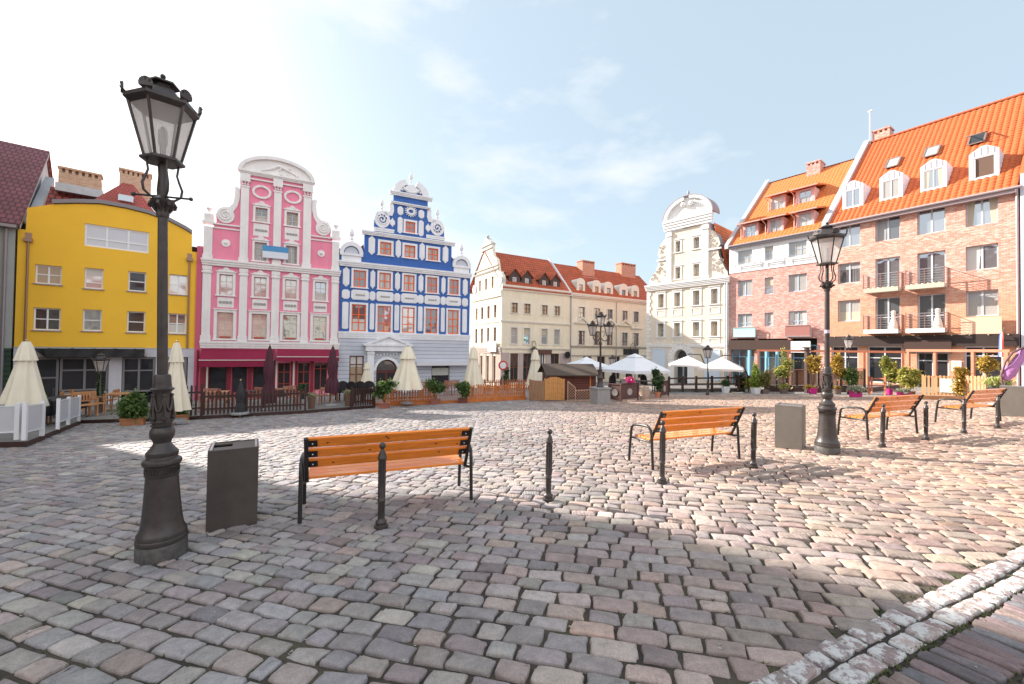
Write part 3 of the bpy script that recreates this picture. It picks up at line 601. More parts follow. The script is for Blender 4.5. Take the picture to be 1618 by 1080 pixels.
FR_BROWN = M('brown window frame', (.16,.06,.035), .5); FR_GREY = M('grey window frame', (.20,.19,.19), .5); FR_LGREY = M('light grey frame', (.5,.5,.52), .5); FR_BLUE = M('blue frame', (.16,.37,.48), .5); FR_RED = M('red painted wood', (.38,.045,.03), .5)
ZINC = M('zinc sheet', (.42,.44,.46), .45, .5, noise=(3,.15)); GUTTER = M('downpipe', (.33,.30,.32), .5, .4); DARKIN = M('dark interior', (.012,.011,.011), .9)
ORANGE_TILE = (.62,.14,.022)
class Facade:
    def __init__(s, x, y, dx, dy, name, label, cat, parent=None):
        l = math.hypot(dx, dy); s.o = Vector((x, y, 0)); s.d = Vector((dx/l, dy/l, 0)); s.n = Vector((-dy/l, dx/l, 0)); s.z = zg(x, y)
        if parent is None: s.t = thing(name, label, cat, (x, y, s.z), math.atan2(dy, dx))
        else: s.t = parent
        s.dz = -s.z
    def b(s, mb, name, mat, parent=None, smooth=False, bevel=0): return mb.build(name, mat, parent or s.t, smooth, s.dz, bevel)
    def uz(s, x, y, back=0):
        d = ray(x, y); o = s.o + s.n*back; p = CAM + d*((o-CAM).dot(s.n)/d.dot(s.n)); return ((p-s.o).dot(s.d), p.z)
def rect(u0, u1, z0, z1): return [(u0,z0),(u1,z0),(u1,z1),(u0,z1)]
WRND = random.Random(5)
def window(F, u0, u1, z0, z1, frame, pane, rev=.14, v=1, hs=(), fw=.055, mw=None, sill=None, surround=None, name='window', y0=0, label=None):
    """frame with v mullions and transoms at the fractions hs; pane, sill, surround are its own children"""
    q = MB(); ya, yb = y0+rev, y0+rev+.05; mw = mw or fw
    q.box(u0, u0+fw, ya, yb, z0, z1); q.box(u1-fw, u1, ya, yb, z0, z1); q.box(u0+fw, u1-fw, ya, yb, z0, z0+fw); q.box(u0+fw, u1-fw, ya, yb, z1-fw, z1)
    for i in range(v):
        c = u0+(u1-u0)*(i+1)/(v+1); q.box(c-mw/2, c+mw/2, ya-.006, yb-.008, z0+fw, z1-fw)
    for h in hs:
        c = z0+(z1-z0)*h; q.box(u0+fw, u1-fw, ya-.003, yb-.011, c-mw*.4, c+mw*.4)
    o = F.b(q, name, frame)
    if label: o['label'] = label
    g = MB(); g.add([(u0+fw*.5, yb-.02, z0+fw*.5),(u1-fw*.5, yb-.02, z0+fw*.5),(u1-fw*.5, yb-.02, z1-fw*.5),(u0+fw*.5, yb-.02, z1-fw*.5)], [(0,1,2,3)])
    F.b(g, 'pane', PANES[pane] if isinstance(pane, str) else pane, o)
    if pane in ('curt','sky','warm','refl','mid') and name in ('window','dormer_window') and WRND.random() < .62:
        kind = WRND.choice(('sides','sides','blind','half','left')); a_, b2, c_, d_ = u0+fw, u1-fw, z0+fw, z1-fw; w2 = b2-a_; h2 = d_-c_; yy = yb-.0235; g = MB()
        def drape(x0_, x1_, zb_, zt_, pinch=0): g.grid(10, 4, lambda s_, t: (x0_+(x1_-x0_)*(s_*(1-pinch*t) if x0_ < (a_+b2)/2 else 1-(1-s_)*(1-pinch*t)), yy-.003*abs(math.sin(s_*14)), zt_-(zt_-zb_)*t))
        cm = WRND.choice((M('white curtain', (.62,.60,.56), .9), M('ecru curtain', (.50,.44,.34), .9), M('grey blind', (.34,.34,.35), .8)))
        if kind == 'sides': drape(a_, a_+w2*.26, c_, d_, .3); F.b(g, 'curtain', cm, o); g = MB(); drape(b2-w2*.26, b2, c_, d_, .3)
        elif kind == 'blind': drape(a_, b2, d_-h2*WRND.uniform(.2,.5), d_)
        elif kind == 'half': drape(a_, b2, c_, c_+h2*.45)
        else: drape(a_, a_+w2*.45, c_, d_, .15)
        F.b(g, 'curtain', cm, o)
    if sill: g = MB(); g.box(u0-.07, u1+.07, y0-.07, y0+rev, z0-.06, z0-.004); F.b(g, 'sill', sill, o)
    if surround:
        sm, sw, top = surround; g = MB()
        g.prism(rect(u0-sw, u1+sw, z0-.02, z1+sw), y0-.05, y0+.02, [rect(u0, u1, z0-.0, z1)])
        g.box(u0-sw-.06, u1+sw+.06, y0-.10, y0+.02, z0-.10, z0-.02)
        if top: g.box(u0-sw-.05, u1+sw+.05, y0-.11, y0+.02, z1+sw, z1+sw+.06)
        if top == 2:     # shell crest
            c = (u0+u1)/2; hw_ = (u1-u0)/2+sw*.6
            g.prism([(c-hw_, z1+sw+.06),(c+hw_, z1+sw+.06),(c+hw_*.8, z1+sw+.14),(c+hw_*.45, z1+sw+.17),(c+hw_*.2, z1+sw+.30),(c, z1+sw+.34),(c-hw_*.2, z1+sw+.30),(c-hw_*.45, z1+sw+.17),(c-hw_*.8, z1+sw+.14)], y0-.09, y0+.02)
            for k in (-.5, -.25, 0, .25, .5): g.ball((c+hw_*k, y0-.09, z1+sw+.13+.1*(1-abs(k)*2)), .035, 8)
        F.b(g, 'window_surround', sm, o)
    return o
def cornice(F, u0, u1, z0, z1, mat, out=.25, name='cornice', steps=3, parent=None, y=0):
    q = MB(); h = z1-z0; pr = []
    for i in range(steps):
        o_ = out*(.35+.65*(i+1)/steps); a = z0+h*i/steps; b_ = z0+h*(i+1)/steps
        e = .6*o_ if False else 0
        q.box(u0-o_*.35, u1+o_*.35, y-o_, y+.02, a+(.001 if i else 0), b_)
    return F.b(q, name, mat, parent)
def relief(F, name, u0, u1, z0, z1, mat, n=6, parent=None, y=0):
    """low carved scrollwork panel"""
    q = MB(); c = (z0+z1)/2; h = (z1-z0)/2
    for sgn in (-1, 1):
        pts = [(u0+(u1-u0)*t, y-.015, c+sgn*h*.55*math.sin(t*math.pi*n)) for t in np.linspace(0, 1, n*6+1)]
        q.tube(pts, .022, 5)
    for i in range(n): q.ball((u0+(u1-u0)*(i+.5)/n, y-.015, c), .045, 6)
    return F.b(q, name, mat, parent, smooth=True)
def spiral(q, cu, cz, r, turns, y, rad, sgn=1, start=0):
    pts = []
    for t in np.linspace(0, 1, int(turns*16)): a = start+sgn*turns*2*math.pi*t; rr = r*(1-.88*t); pts.append((cu+rr*math.cos(a), y, cz+rr*math.sin(a)))
    q.tube(pts, rad, 6)
def arc(cu, cz, ru, rz, a0, a1, n=20): return [(cu+ru*math.cos(math.radians(a0+(a1-a0)*i/n)), cz+rz*math.sin(math.radians(a0+(a1-a0)*i/n))) for i in range(n+1)]
def finial(F, u, z, h, mat, name='finial', y=.1, parent=None):
    q = MB(); q.lathe([(r*h*.62, zz*h) for r, zz in ((.22,0),(.22,.06),(.10,.1),(.08,.16),(.2,.22),(.2,.26),(.09,.30),(.08,.38),(.16,.43),(.22,.5),(.235,.58),(.21,.7),(.14,.83),(.06,.93),(.01,1))], u, y, z, 10)
    return F.b(q, name, mat, parent, smooth=True)
def urn(F, u, z, h, mat, name='urn', y=.12):
    q = MB(); q.lathe([(r*h, zz*h) for r, zz in ((.22,0),(.22,.12),(.08,.2),(.07,.38),(.2,.5),(.3,.68),(.27,.8),(.38,.88),(.4,1.0),(.1,1.0))], u, y, z, 12); return F.b(q, name, mat, smooth=True)
def roof_mesh(F, u0, u1, y0, z0, y1, z1, mat, name='roof', thick=.14, over=.25, parent=None):
    """one plain roof slope from eaves (y0,z0) to ridge (y1,z1) and down behind"""
    q = MB(); sl_ = (z1-z0)/(y1-y0); ya = y0-over; za = z0-over*sl_
    q.add([(u0,ya,za),(u1,ya,za),(u1,y1,z1),(u0,y1,z1),(u0,ya,za-thick),(u1,ya,za-thick),(u1,y1,z1-thick),(u0,y1,z1-thick),(u0,2*y1-y0,z0),(u1,2*y1-y0,z0)],
          [(0,1,2,3),(1,0,4,5),(0,3,7,4),(2,1,5,6),(7,6,5,4),(3,2,9,8)])
    return F.b(q, name, mat, parent)
def chimney(F, u0, u1, y0, y1, z0, z1, mat, holes=4, parent=None, cap=None):
    q = MB(); q.box(u0, u1, y0, y1, z0, z1-.35)
    q.box(u0-.05, u1+.05, y0-.05, y1+.05, z1-.12, z1)
    n = holes+1
    for i in range(n):
        a = u0+(u1-u0-.14)*i/(n-1); q.box(a, a+.14, y0, y0+.12, z1-.35, z1-.12)
    q.box(u0+.02, u1-.02, y0+.2, y1, z1-.35, z1-.12)
    o = F.b(q, 'chimney', mat, parent); return o
def side_walls(F, u0, u1, depth, z0, z1, mat, name='side_wall', y0=.3):
    q = MB(); q.box(u0, u1, y0, depth, z0, z1); return F.b(q, name, mat)
ZB = -3.4

# ================= pink house
PINK_M = M('pink plaster', (.86,.27,.385), .8, noise=(1.1,.07), bump=(30,.1,.005)); PW = M('warm white stucco', (.85,.82,.80), .8, noise=(1.4,.06), bump=(20,.15,.006))
P = Facade(-20.4, 27, .884, .467, 'pink_townhouse', 'pink and white gabled town house with curved top and maroon awnings, beside the blue house', 'house')
cols = [(.90,1.65),(2.87,3.60),(4.74,5.47),(6.67,7.40)]
holes = []
for a, b_ in cols: holes.append(rect(a, b_, 4.9, 6.27)); c = (a+b_)/2; holes.append(rect(c-.45, c+.45, 1.96, 3.72))
gw = [(2.85,3.57),(4.74,5.46)]
for a, b_ in gw: holes.append(rect(a, b_, 7.42, 8.69)); holes.append(rect(a, b_, 10.15, 11.1))
shop = [(.40,1.45),(1.70,2.60),(2.90,3.70),(4.40,5.20),(5.65,6.45),(6.72,7.6)]
for a, b_ in shop: holes.append(rect(a, b_, -3.0 if 4 < a < 6.5 else -1.7, .32))
gable_r = [(8.25,9.3),(7.8,9.3),(7.62,9.75),(7.66,10.28),(7.45,10.72),(7.1,10.83),(6.8,10.8),(6.62,11.3),(6.55,12.15),(6.35,12.2),(6.35,13.3)]
gable_l = [(8.28-u, z) for u, z in reversed(gable_r)]
out_ = [(-.02,ZB),(8.4,ZB),(8.4,7.2),(8.25,7.2)] + gable_r + gable_l + [(-.02,7.2)]
q = MB(); q.prism(out_, 0, .4, holes); P.b(q, 'wall', PINK_M)
q = MB(); q.box(0,8.38,.42,9,ZB,6.4); P.b(q, 'rear_block', PINK_M)
q = MB(); q.box(-.02,8.4,.3,.5,1.4,1.95) if False else q.box(0,8.38,.405,.42,ZB,9); P.b(q, 'interior', DARKIN)
RT_RED = lines_mat('dark red roof tiles', (.30,.055,.045), (.09,.02,.02), .34, .05, 'y', period2=.3)
q = MB(); q.add([(.3,.4,7.0),(8.0,.4,7.0),(4.14,.4,12.6),(.3,11,7.0),(8.0,11,7.0),(4.14,11,12.6)],[(0,2,5,3),(1,4,5,2),(0,1,2),(3,5,4)]); P.b(q, 'roof', RT_RED)
# pilasters
for a, b_ in ((0,.46),(2.04,2.49),(3.93,4.40),(5.79,6.24),(7.78,8.25)):
    q = MB(); q.box(a, b_, -.10, .01, 2.15, 6.5); q.box(a-.05, b_+.05, -.15, .01, 1.8, 2.15); q.box(a-.05, b_+.05, -.16, .01, 6.28, 6.40); q.box(a-.03, b_+.03, -.13, .01, 6.5, 6.75)
    P.b(q, 'pilaster', PW)
for a, b_ in ((1.99,2.46),(3.95,4.41),(5.80,6.32)):
    q = MB(); q.box(a, b_, -.12, .01, 7.5, 12.35); q.box(a-.05, b_+.05, -.17, .01, 7.22, 7.5); q.box(a-.04, b_+.04, -.16, .01, 12.35, 12.45)
    for k in range(3): q.ball((a+.08+k*(b_-a-.16)/2, -.12, 12.55), .07, 8); q.ball((a+.04+k*(b_-a-.08)/2, -.13, 12.68), .05, 8)
    q.box(a-.06, b_+.06, -.18, .01, 12.74, 13.3); P.b(q, 'pilaster', PW)
for a, b_ in ((0,.47),(7.76,8.25)):
    q = MB(); q.box(a, b_, -.10, .12, 7.5, 9.35); q.box(a-.04, b_+.04, -.14, .12, 7.22, 7.5); q.box(a-.08, b_+.08, -.18, .3, 9.55, 9.72); q.box(a, b_, -.1, .3, 9.72, 10.2); P.b(q, 'parapet_pier', PW)
    urn(P, (a+b_)/2, 10.2, .42, PW)
for a, b_ in ((.47,1.97),(6.33,7.76)):
    q = MB(); q.box(a, b_, -.12, .3, 9.55, 9.64); q.box(a, b_, -.07, .2, 9.30, 9.38); P.b(q, 'string_course', PW)
cornice(P, 0, 8.3, 6.8, 7.22, PW, .28); cornice(P, 0, 8.35, 1.32, 1.80, PW, .2, 'band'); cornice(P, 2.0, 6.3, 12.96, 13.05, PW, .12, 'string_course', 1)
cornice(P, 1.95, 6.35, 13.25, 13.5, PW, .26)
# arch pediment
q = MB(); A_ = arc(4.14, 13.5, 2.22, 1.2, 0, 180, 28); q.prism(A_, -.06, .3); P.b(q, 'pediment', PW)
q = MB(); Ao = arc(4.14, 13.46, 2.36, 1.32, 0, 180, 28); Ai = arc(4.14, 13.5, 2.12, 1.06, 180, 0, 28); q.prism(Ao+Ai, -.24, .34); P.b(q, 'pediment_moulding', PW)
q = MB()
for k in range(9): q.ball((4.0+random.uniform(-.7,1.3), -.07, 13.8+random.uniform(-.15,.5)), random.uniform(.05,.12), 8)
q.tube([(3.1,-.08,13.68),(3.7,-.1,13.9),(4.2,-.1,14.2),(4.9,-.1,13.95),(5.5,-.08,13.68)], [.03,.07,.1,.07,.03], 6); P.b(q, 'pediment_relief', PW, smooth=True)
# volutes
for sg, m_ in ((1, lambda u: u), (-1, lambda u: 8.28-u)):
    q = MB(); cu, cz = m_(7.12), 10.25
    q.prism(sorted(arc(cu, cz, .50, .54, 0, 360, 24)[:-1], key=lambda p: 0) , -.10, .3); spiral(q, cu, cz, .40, 2, -.12, .045, -sg, math.pi/2)
    edge = [(m_(7.14),10.78),(m_(6.95),10.82),(m_(6.72),11.1),(m_(6.64),11.6),(m_(6.62),12.1),(m_(6.68),12.22),(m_(6.5),12.28),(m_(6.36),12.2),(m_(6.36),11.5),(m_(6.48),10.95),(m_(6.7),10.55),(m_(6.9),10.4)]
    q.prism(edge if sg < 0 else edge, -.08, .28); P.b(q, 'volute', PW)
for cu, w_ in ((3.2,.58),(5.11,.57)):
    q = MB(); q.prism(arc(cu,12.2,w_,.47,0,360,28)[:-1], -.09, .01, [arc(cu,12.2,w_-.15,.33,0,360,28)[:-1]])
    for k in range(8): a = k*math.pi/4; q.ball((cu+(w_-.03)*math.cos(a), -.08, 12.2+.44*math.sin(a)), .05, 6)
    P.b(q, 'oval_wreath', PW)
for cu in (1.21, 7.03): q = MB(); q.prism(arc(cu,8.38,.25,.25,0,360,20)[:-1], -.06, .01); q.ball((cu,-.06,8.38), .11, 10, .9); P.b(q, 'medallion', PW)
k_ = 0
for (a, b_) in cols:
    window(P, a, b_, 4.9, 6.27, FR_CREAM, random.choice(['refl','sky','mid']), v=1, hs=(.33,.66), fw=.05, mw=.04, surround=(PW, .15, 2)); c = (a+b_)/2
    window(P, c-.45, c+.45, 1.96, 3.72, FR_CREAM, random.choice(['refl','refl','sky']), v=1, hs=(.33,.62,.82), fw=.05, mw=.035, surround=(PW, .18, 1))
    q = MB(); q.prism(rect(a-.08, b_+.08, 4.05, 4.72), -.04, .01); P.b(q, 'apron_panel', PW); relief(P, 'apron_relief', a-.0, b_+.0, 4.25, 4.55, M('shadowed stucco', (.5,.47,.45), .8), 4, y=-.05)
    q = MB(); q.box(c-.3, c+.3, .06, .14, 2.0, 2.12); P.b(q, 'flower_box', M('brick red box', (.45,.10,.06), .7))
for a, b_ in gw:
    window(P, a, b_, 7.42, 8.69, FR_CREAM, 'curt', v=1, hs=(.34,.7), fw=.05, mw=.045, surround=(PW, .13, 2)); window(P, a, b_, 10.15, 11.1, FR_CREAM, 'mid', v=1, hs=(.35,.68), fw=.05, mw=.04, surround=(PW, .14, 2))
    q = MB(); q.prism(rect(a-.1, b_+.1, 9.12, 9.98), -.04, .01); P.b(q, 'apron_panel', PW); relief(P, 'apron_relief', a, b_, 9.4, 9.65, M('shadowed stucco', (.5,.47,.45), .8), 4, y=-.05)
# shop front
MAR = M('maroon awning cloth', (.25,.006,.045), .75, noise=(1.2,.12)); MARP = M('maroon painted pier', (.22,.012,.03), .6); TRIM = M('pale trim', (.7,.66,.58), .6)
q = MB()
for a, b_ in ((0,.36),(1.46,1.68),(2.62,2.88),(3.72,4.27),(5.22,5.34),(5.5,5.64),(6.47,6.70),(7.75,8.3)): q = MB(); q.box(a, b_, -.04, .01, ZB+.05, .55); P.b(q, 'shop_pier', MARP)
for a in (.32, 4.28, 5.36, 7.66): q = MB(); q.box(a, a+.1, -.06, .01, ZB+.05, .55); P.b(q, 'shop_trim', TRIM)
q = MB(); q.box(.42, 4.27, -.03, .01, ZB+.05, -1.7); P.b(q, 'shop_plinth', MARP)
for i, (a, b_) in enumerate(shop): window(P, a, b_, -3.0 if 4 < a < 6.5 else -1.7, .32, FR_RED if a > 4 else MARP, 'dark', v=1 if a > 4 else 0, hs=(.8,.55,.32) if 4 < a < 6.5 else ((.78,) if a > 4 else ()), fw=.06, name='shop_door' if 4 < a < 6.5 else 'shop_window')
for a, b_, z1, z0, zf, vl in ((.05,4.2,1.25,.55,.1,.0),(4.35,8.32,1.36,.78,.46,0)):
    q = MB(); q.add([(a,-.05,z1),(b_,-.05,z1),(b_,-.95,z0),(a,-.95,z0),(a,-.95,zf),(b_,-.95,zf),(a,-.03,z1-.05),(b_,-.03,z1-.05),(a,-.93,z0-.03),(b_,-.93,z0-.03),(a,-.93,zf),(b_,-.93,zf)], [(0,3,2,1),(3,4,5,2),(6,7,9,8),(8,9,11,10),(0,6,8,3),(1,2,9,7),(3,8,10,4),(2,5,11,9),(4,10,11,5)])
    o = P.b(q, 'awning', MAR); q = MB(); q.box(a, b_, -.98, -.955, z0-.03, z0+.02); P.b(q, 'awning_piping', TRIM, o)
# banner
q = MB(); q.box(3.34,4.9,-.34,-.30,8.08,8.47); bn = P.b(q, 'banner_board', M('banner blue', (.07,.29,.55), .6)); q = MB(); q.box(3.34,4.9,-.335,-.305,7.62,8.08); P.b(q, 'banner_strip', M('banner white', (.72,.76,.82), .6), bn)
# plum house behind, between pink and blue, and pink stripe wall at its left edge
q = MB(); q.box(-.34,-.03,-.02,.3,ZB,8.0); P.b(q, 'edge_wall', M('pink edge', (.62,.12,.20), .8))
q = MB(); q.tube([(-.14,-.1,-3),(-.14,-.1,1.2)], .05, 8); P.b(q, 'downpipe', MARP, smooth=True)

# ================= blue house
BLUE_M = M('cobalt blue plaster', (.045,.135,.42), .8, noise=(1.3,.10), bump=(30,.1,.005)); BW = M('blue-white stucco', (.82,.83,.85), .8, noise=(1.4,.07), bump=(20,.15,.006))
RUST = lines_mat('rusticated pale blue plaster', (.55,.58,.64), (.30,.32,.37), .305, .022, 'z', noise=.03)
B = Facade(-20.4+.884*8.34, 27+.467*8.34, .884, .467, 'blue_townhouse', 'cobalt blue town house with white panels, orange windows and scrolled gable', 'house')
O = 8.34
def U(u): return u-O
def bx_(u): return u-O
wc = [(9.22,10.26),(11.12,12.14),(13.03,14.03),(14.95,15.94),(16.88,17.84)]
holes = [rect(a-O, b_-O, 2.73, 4.78) for a, b_ in wc] + [rect(a-O+.08, b_-O-.05, 6.12, 7.40) for a, b_ in wc]
tw = [(11.22,12.08),(13.12,14.0),(15.06,15.93)]; holes += [rect(a-O, b_-O, 8.84, 9.83) for a, b_ in tw] + [rect(13.17-O, 13.96-O, 10.88, 11.76)]
shopb = [rect(9.13-O,10.18-O,-1.9,.86), rect(15.53-O,17.11-O,-2.0,.06)]
arch_h = [(11.1-O,-3.2),(12.72-O,-3.2)] + arc(11.91-O, -.3, .81, .85, 0, 180, 16)
uc = 13.58-O
right = [(18.87-O,7.7),(18.87-O,8.55),(18.6-O,9.3),(17.95-O,9.55),(17.2-O,9.1),(17.12-O,8.7),(17.12-O,10.3),(16.45-O,10.55),(16.42-O,11.7),(16.2-O,12.15),(15.8-O,12.28),(15.4-O,12.2),(15.15-O,12.5),(15.2-O,13.0),(14.98-O,13.1),(14.98-O,13.9)]
left = [(2*uc-u, z) for u, z in reversed(right)]
q = MB(); q.prism([(0,2.5),(10.5,2.5)] + right + left, 0, .4, holes); B.b(q, 'wall', BLUE_M)
q = MB(); q.prism([(0,ZB),(10.5,ZB),(10.5,2.5),(0,2.5)], -.03, .4, shopb+[arch_h]); B.b(q, 'ground_floor_wall', RUST)
q = MB(); q.box(0,10.5,.405,.42,ZB,8.2); B.b(q, 'interior', DARKIN); q = MB(); q.box(0,10.5,.42,9,ZB,8.0); B.b(q, 'rear_block', BW)
q = MB(); q.add([(.2,.4,8),(10.3,.4,8),(5.24,.4,13.2),(.2,11,8),(10.3,11,8),(5.24,11,13.2)],[(0,2,5,3),(1,4,5,2),(0,1,2),(3,5,4)]); B.b(q, 'roof', RT_RED)
cornice(B, 0, 10.5, 7.62, 8.02, BW, .28); cornice(B, 0, 10.5, 2.18, 2.68, BW, .16, 'band'); cornice(B, 1.55, 8.95, 10.22, 10.52, BW, .25)
cornice(B, 3.68, 6.8, 13.0, 13.18, BW, .2, 'cornice', 2); cornice(B, 3.6, 6.92, 13.7, 14.0, BW, .25)
cornice(B, 2.38, 3.9, 10.62, 10.9, BW, .12, 'scroll_base', 2); cornice(B, 2*uc-3.9, 2*uc-2.38, 10.62, 10.9, BW, .12, 'scroll_base', 2)
# broken round pediment
q = MB(); q.prism(arc(uc,14.0,1.45,1.15,0,70,12)+arc(uc,14.0,.9,.72,70,0,12), -.2, .25); q.prism(arc(uc,14.0,1.45,1.15,110,180,12)+arc(uc,14.0,.9,.72,180,110,12), -.2, .25)
B.b(q, 'pediment', BW); q = MB(); q.prism(arc(uc,14.0,1.2,.75,0,180,16), -.02, .2); B.b(q, 'tympanum', BLUE_M)
q = MB()
for sg in (-1,1):
    q.tube([(uc+sg*.2,-.1,14.15),(uc+sg*.5,-.1,14.3),(uc+sg*.75,-.1,14.6)], [.10,.13,.05], 8); q.ball((uc+sg*.75,-.1,14.25), .12, 8)
q.prism([(uc-.4,14.1),(uc+.4,14.1),(uc+.5,14.5),(uc+.2,14.75),(uc-.2,14.75),(uc-.5,14.5)], -.16, .0); B.b(q, 'crest', BW, smooth=False)
finial(B, uc, 14.75, 1.15, BW)
for u_x, z_, h in ((11.33-O,12.25,1.1),(2*uc-(11.33-O),12.25,1.1),(9.12-O,9.5,1.15),(2*uc-(9.12-O),9.5,1.15)): finial(B, u_x, z_, h, BW)
for sg in (1,-1):
    mm = (lambda u: u) if sg > 0 else (lambda u: 2*uc-u)
    q = MB(); cu, cz = mm(15.82-O), 11.6
    q.prism(arc(cu,cz,.60,.66,0,360,26)[:-1], -.06, .34, [arc(cu,cz,.38,.42,0,360,20)[:-1]]); spiral(q, cu, cz, .40, 1.6, -.04, .075, sg, 0)
    ed = [(15.75,12.28),(15.35,12.3),(15.25,12.6),(15.32,12.95),(15.15,13.05),(14.95,12.9),(14.92,12.4),(15.05,12.0),(15.45,11.98),(15.6,12.1)]
    q.prism([(mm(u-O), z) for u, z in ed], -.06, .3)
    for k in range(9): a = 2*math.pi*k/9; q.ball((cu+.33*math.cos(a), -.07, cz+.36*math.sin(a)), .06, 6)
    B.b(q, 'volute', BW)
    lu = mm(18.03-O); q = MB(); q.prism(arc(lu,8.62,.84,.88,0,180,20)+arc(lu,8.62,.56,.58,180,0,20), -.16, .34); q.box(lu-.82, lu+.82, -.18, .36, 8.45, 8.62); q.box(lu-.7, lu+.7, -.1, .3, 8.02, 8.45); B.b(q, 'lunette', BW)
    q = MB(); q.prism(arc(lu,8.62,.5,.52,0,180,20), -.04, .1); B.b(q, 'lunette_panel', M('lunette grey', (.55,.58,.64), .7))
def panel(u0, u1, z0, z1, cut, y=-.05, tip=0, mat=BW, nm='stucco_panel'):
    c = (u0+u1)/2
    pts = [(u0+cut,z0),(c,z0-tip),(u1-cut,z0),(u1,z0+cut),(u1,z1-cut),(u1-cut,z1),(c,z1+tip),(u0+cut,z1),(u0,z1-cut),(u0,z0+cut)]
    q = MB(); q.prism([(a-O, b_) for a, b_ in pts], y, .01); q.prism([(c-O+(a-c)*.72, (z0+z1)/2+(b_-(z0+z1)/2)*.82) for a, b_ in pts], y-.02, y+.001); B.b(q, nm, mat)
for a, b_ in ((8.55,8.99),(10.54,10.87),(12.42,12.79),(14.31,14.69),(16.26,16.6),(18.18,18.6)):
    panel(a, b_, 2.88, 4.92, .08); panel(a-.05, b_+.07, 5.15, 5.86, .14); panel(a, b_+.02, 6.2, 7.45, .09, tip=.14)
for a, b_ in ((9.16,10.45),(11.01,12.33),(12.92,14.26),(14.83,16.15),(16.7,18.03)):
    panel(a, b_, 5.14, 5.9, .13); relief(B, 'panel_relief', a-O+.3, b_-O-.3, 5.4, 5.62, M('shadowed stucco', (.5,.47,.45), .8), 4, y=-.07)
for a, b_ in ((10.35,10.83),(12.42,12.85),(14.34,14.79),(16.33,16.82)): panel(a, b_, 8.85, 10.05, .09, tip=.15)
for a, b_ in ((12.54,12.94),(14.24,14.66)): panel(a, b_, 10.75, 11.98, .09, tip=.06); panel(a-.03, b_+.03, 12.2, 12.85, .12, tip=.04)
for a, b_ in ((11.93,12.33),(14.83,15.23)): panel(a, b_, 11.2, 11.75, .15, tip=.12)
q = MB()
for k in range(16): a = 2*math.pi*k/16; q.bar((uc+.2*math.cos(a),-.06,12.6+.16*math.sin(a)), (uc+.5*math.cos(a),-.06,12.6+.46*math.sin(a)), .09, .06)
q.prism(arc(uc,12.6,.36,.3,0,360,20)[:-1], -.1, .01, [arc(uc,12.6,.2,.14,0,360,16)[:-1]]); B.b(q, 'sun_wreath', BW)
pn = ['refl','mid','refl','mid','refl']
for i, (a, b_) in enumerate(wc):
    window(B, a-O, b_-O, 2.73, 4.78, FR_ORANGE, ['mid','sky','refl','mid','curt'][i], rev=.05, v=1, hs=(.33,.62), fw=.085, mw=.08, surround=(BW, .15, 0)); window(B, a-O+.08, b_-O-.05, 6.12, 7.40, FR_ORANGE, ['mid','curt','curt','mid','mid'][i], rev=.05, v=1, hs=(.5,), fw=.085, mw=.08, surround=(BW, .15, 0))
for i, (a, b_) in enumerate(tw): window(B, a-O, b_-O, 8.84, 9.83, FR_ORANGE, ['mid','curt','mid'][i], rev=.05, v=1, hs=(.5,), fw=.09, mw=.08, surround=(BW, .17, 0))
window(B, 13.17-O, 13.96-O, 10.88, 11.76, FR_ORANGE, 'mid', rev=.05, v=1, hs=(.5,), fw=.09, mw=.08, surround=(BW, .16, 0))
# portal
q = MB(); q.prism([(10.35-O,1.68),(13.55-O,1.68),(13.6-O,1.8),(11.95-O,2.42),(10.3-O,1.8)], -.35, .0); q.prism([(10.1-O,1.62),(13.8-O,1.62),(13.85-O,1.74),(11.95-O,2.52),(10.05-O,1.74)], -.5, 0, [[(10.6-O,1.78),(13.3-O,1.78),(11.95-O,2.33)]]); q.box(10.25-O, 13.65-O, -.42, 0, 1.22, 1.62)
B.b(q, 'portal_pediment', BW)
for a in (10.40, 13.05): q = MB(); q.box(a-O, a-O+.48, -.3, 0, -2.9, 1.22); q.box(a-O-.05, a-O+.53, -.36, 0, 1.0, 1.12); q.box(a-O-.05, a-O+.53, -.36, 0, -3.2, -2.6); B.b(q, 'portal_pilaster', BW)
q = MB(); q.prism(arc(11.91-O,-.3,1.02,1.06,0,180,18)+arc(11.91-O,-.3,.82,.86,180,0,18), -.12, 0); 
for k in range(9): q.ball((10.9-O+k*.25, -.08, 1.0-.12*math.sin(k*.9)**2), .09, 8)
B.b(q, 'portal_arch', BW); q = MB(); q.box(11.1-O, 12.72-O, .22, .3, -3.2, -.3); q.prism(arc(11.91-O,-.3,.81,.85,0,180,16), .22, .3); do = B.b(q, 'door', M('dark red door', (.10,.02,.015), .5))
for a in (11.25,12.0): q = MB(); q.box(a-O, a-O+.58, .2, .215, -2.2, -.5); B.b(q, 'pane', GL_DARK, do)
q = MB(); q.prism(arc(11.91-O,-.28,.7,.72,0,180,16), .2, .215); B.b(q, 'pane', GL_MID, do)
window(B, 9.13-O, 10.18-O, -1.9, .86, FR_BROWN, 'warm', v=1, hs=(.75,.48), fw=.09, mw=.1); 
o = window(B, 15.53-O, 17.11-O, -2.0, .06, FR_GREY, 'dark', v=0, hs=(), fw=.06, name='shop_window'); q = MB(); q.grid(24, 1, lambda a, b_: (15.6-O+1.45*a, .1+.03*math.sin(a*60), -.15-.62*b_)); B.b(q, 'net_curtain', M('net curtain', (.6,.6,.55), .9), o)
q = MB(); q.box(14.1-O, 18.7-O, -.75, -.03, .08, .36); B.b(q, 'awning', M('folded white awning', (.66,.66,.70), .7))
q = MB()
for k in range(7): q.prism([(9.3-O+k*.14,1.05),(9.4-O+k*.14,1.05),(9.44-O+(k-3)*.03+k*.14,1.6),(9.3-O+(k-3)*.03+k*.14,1.6)], -.05, -.02)
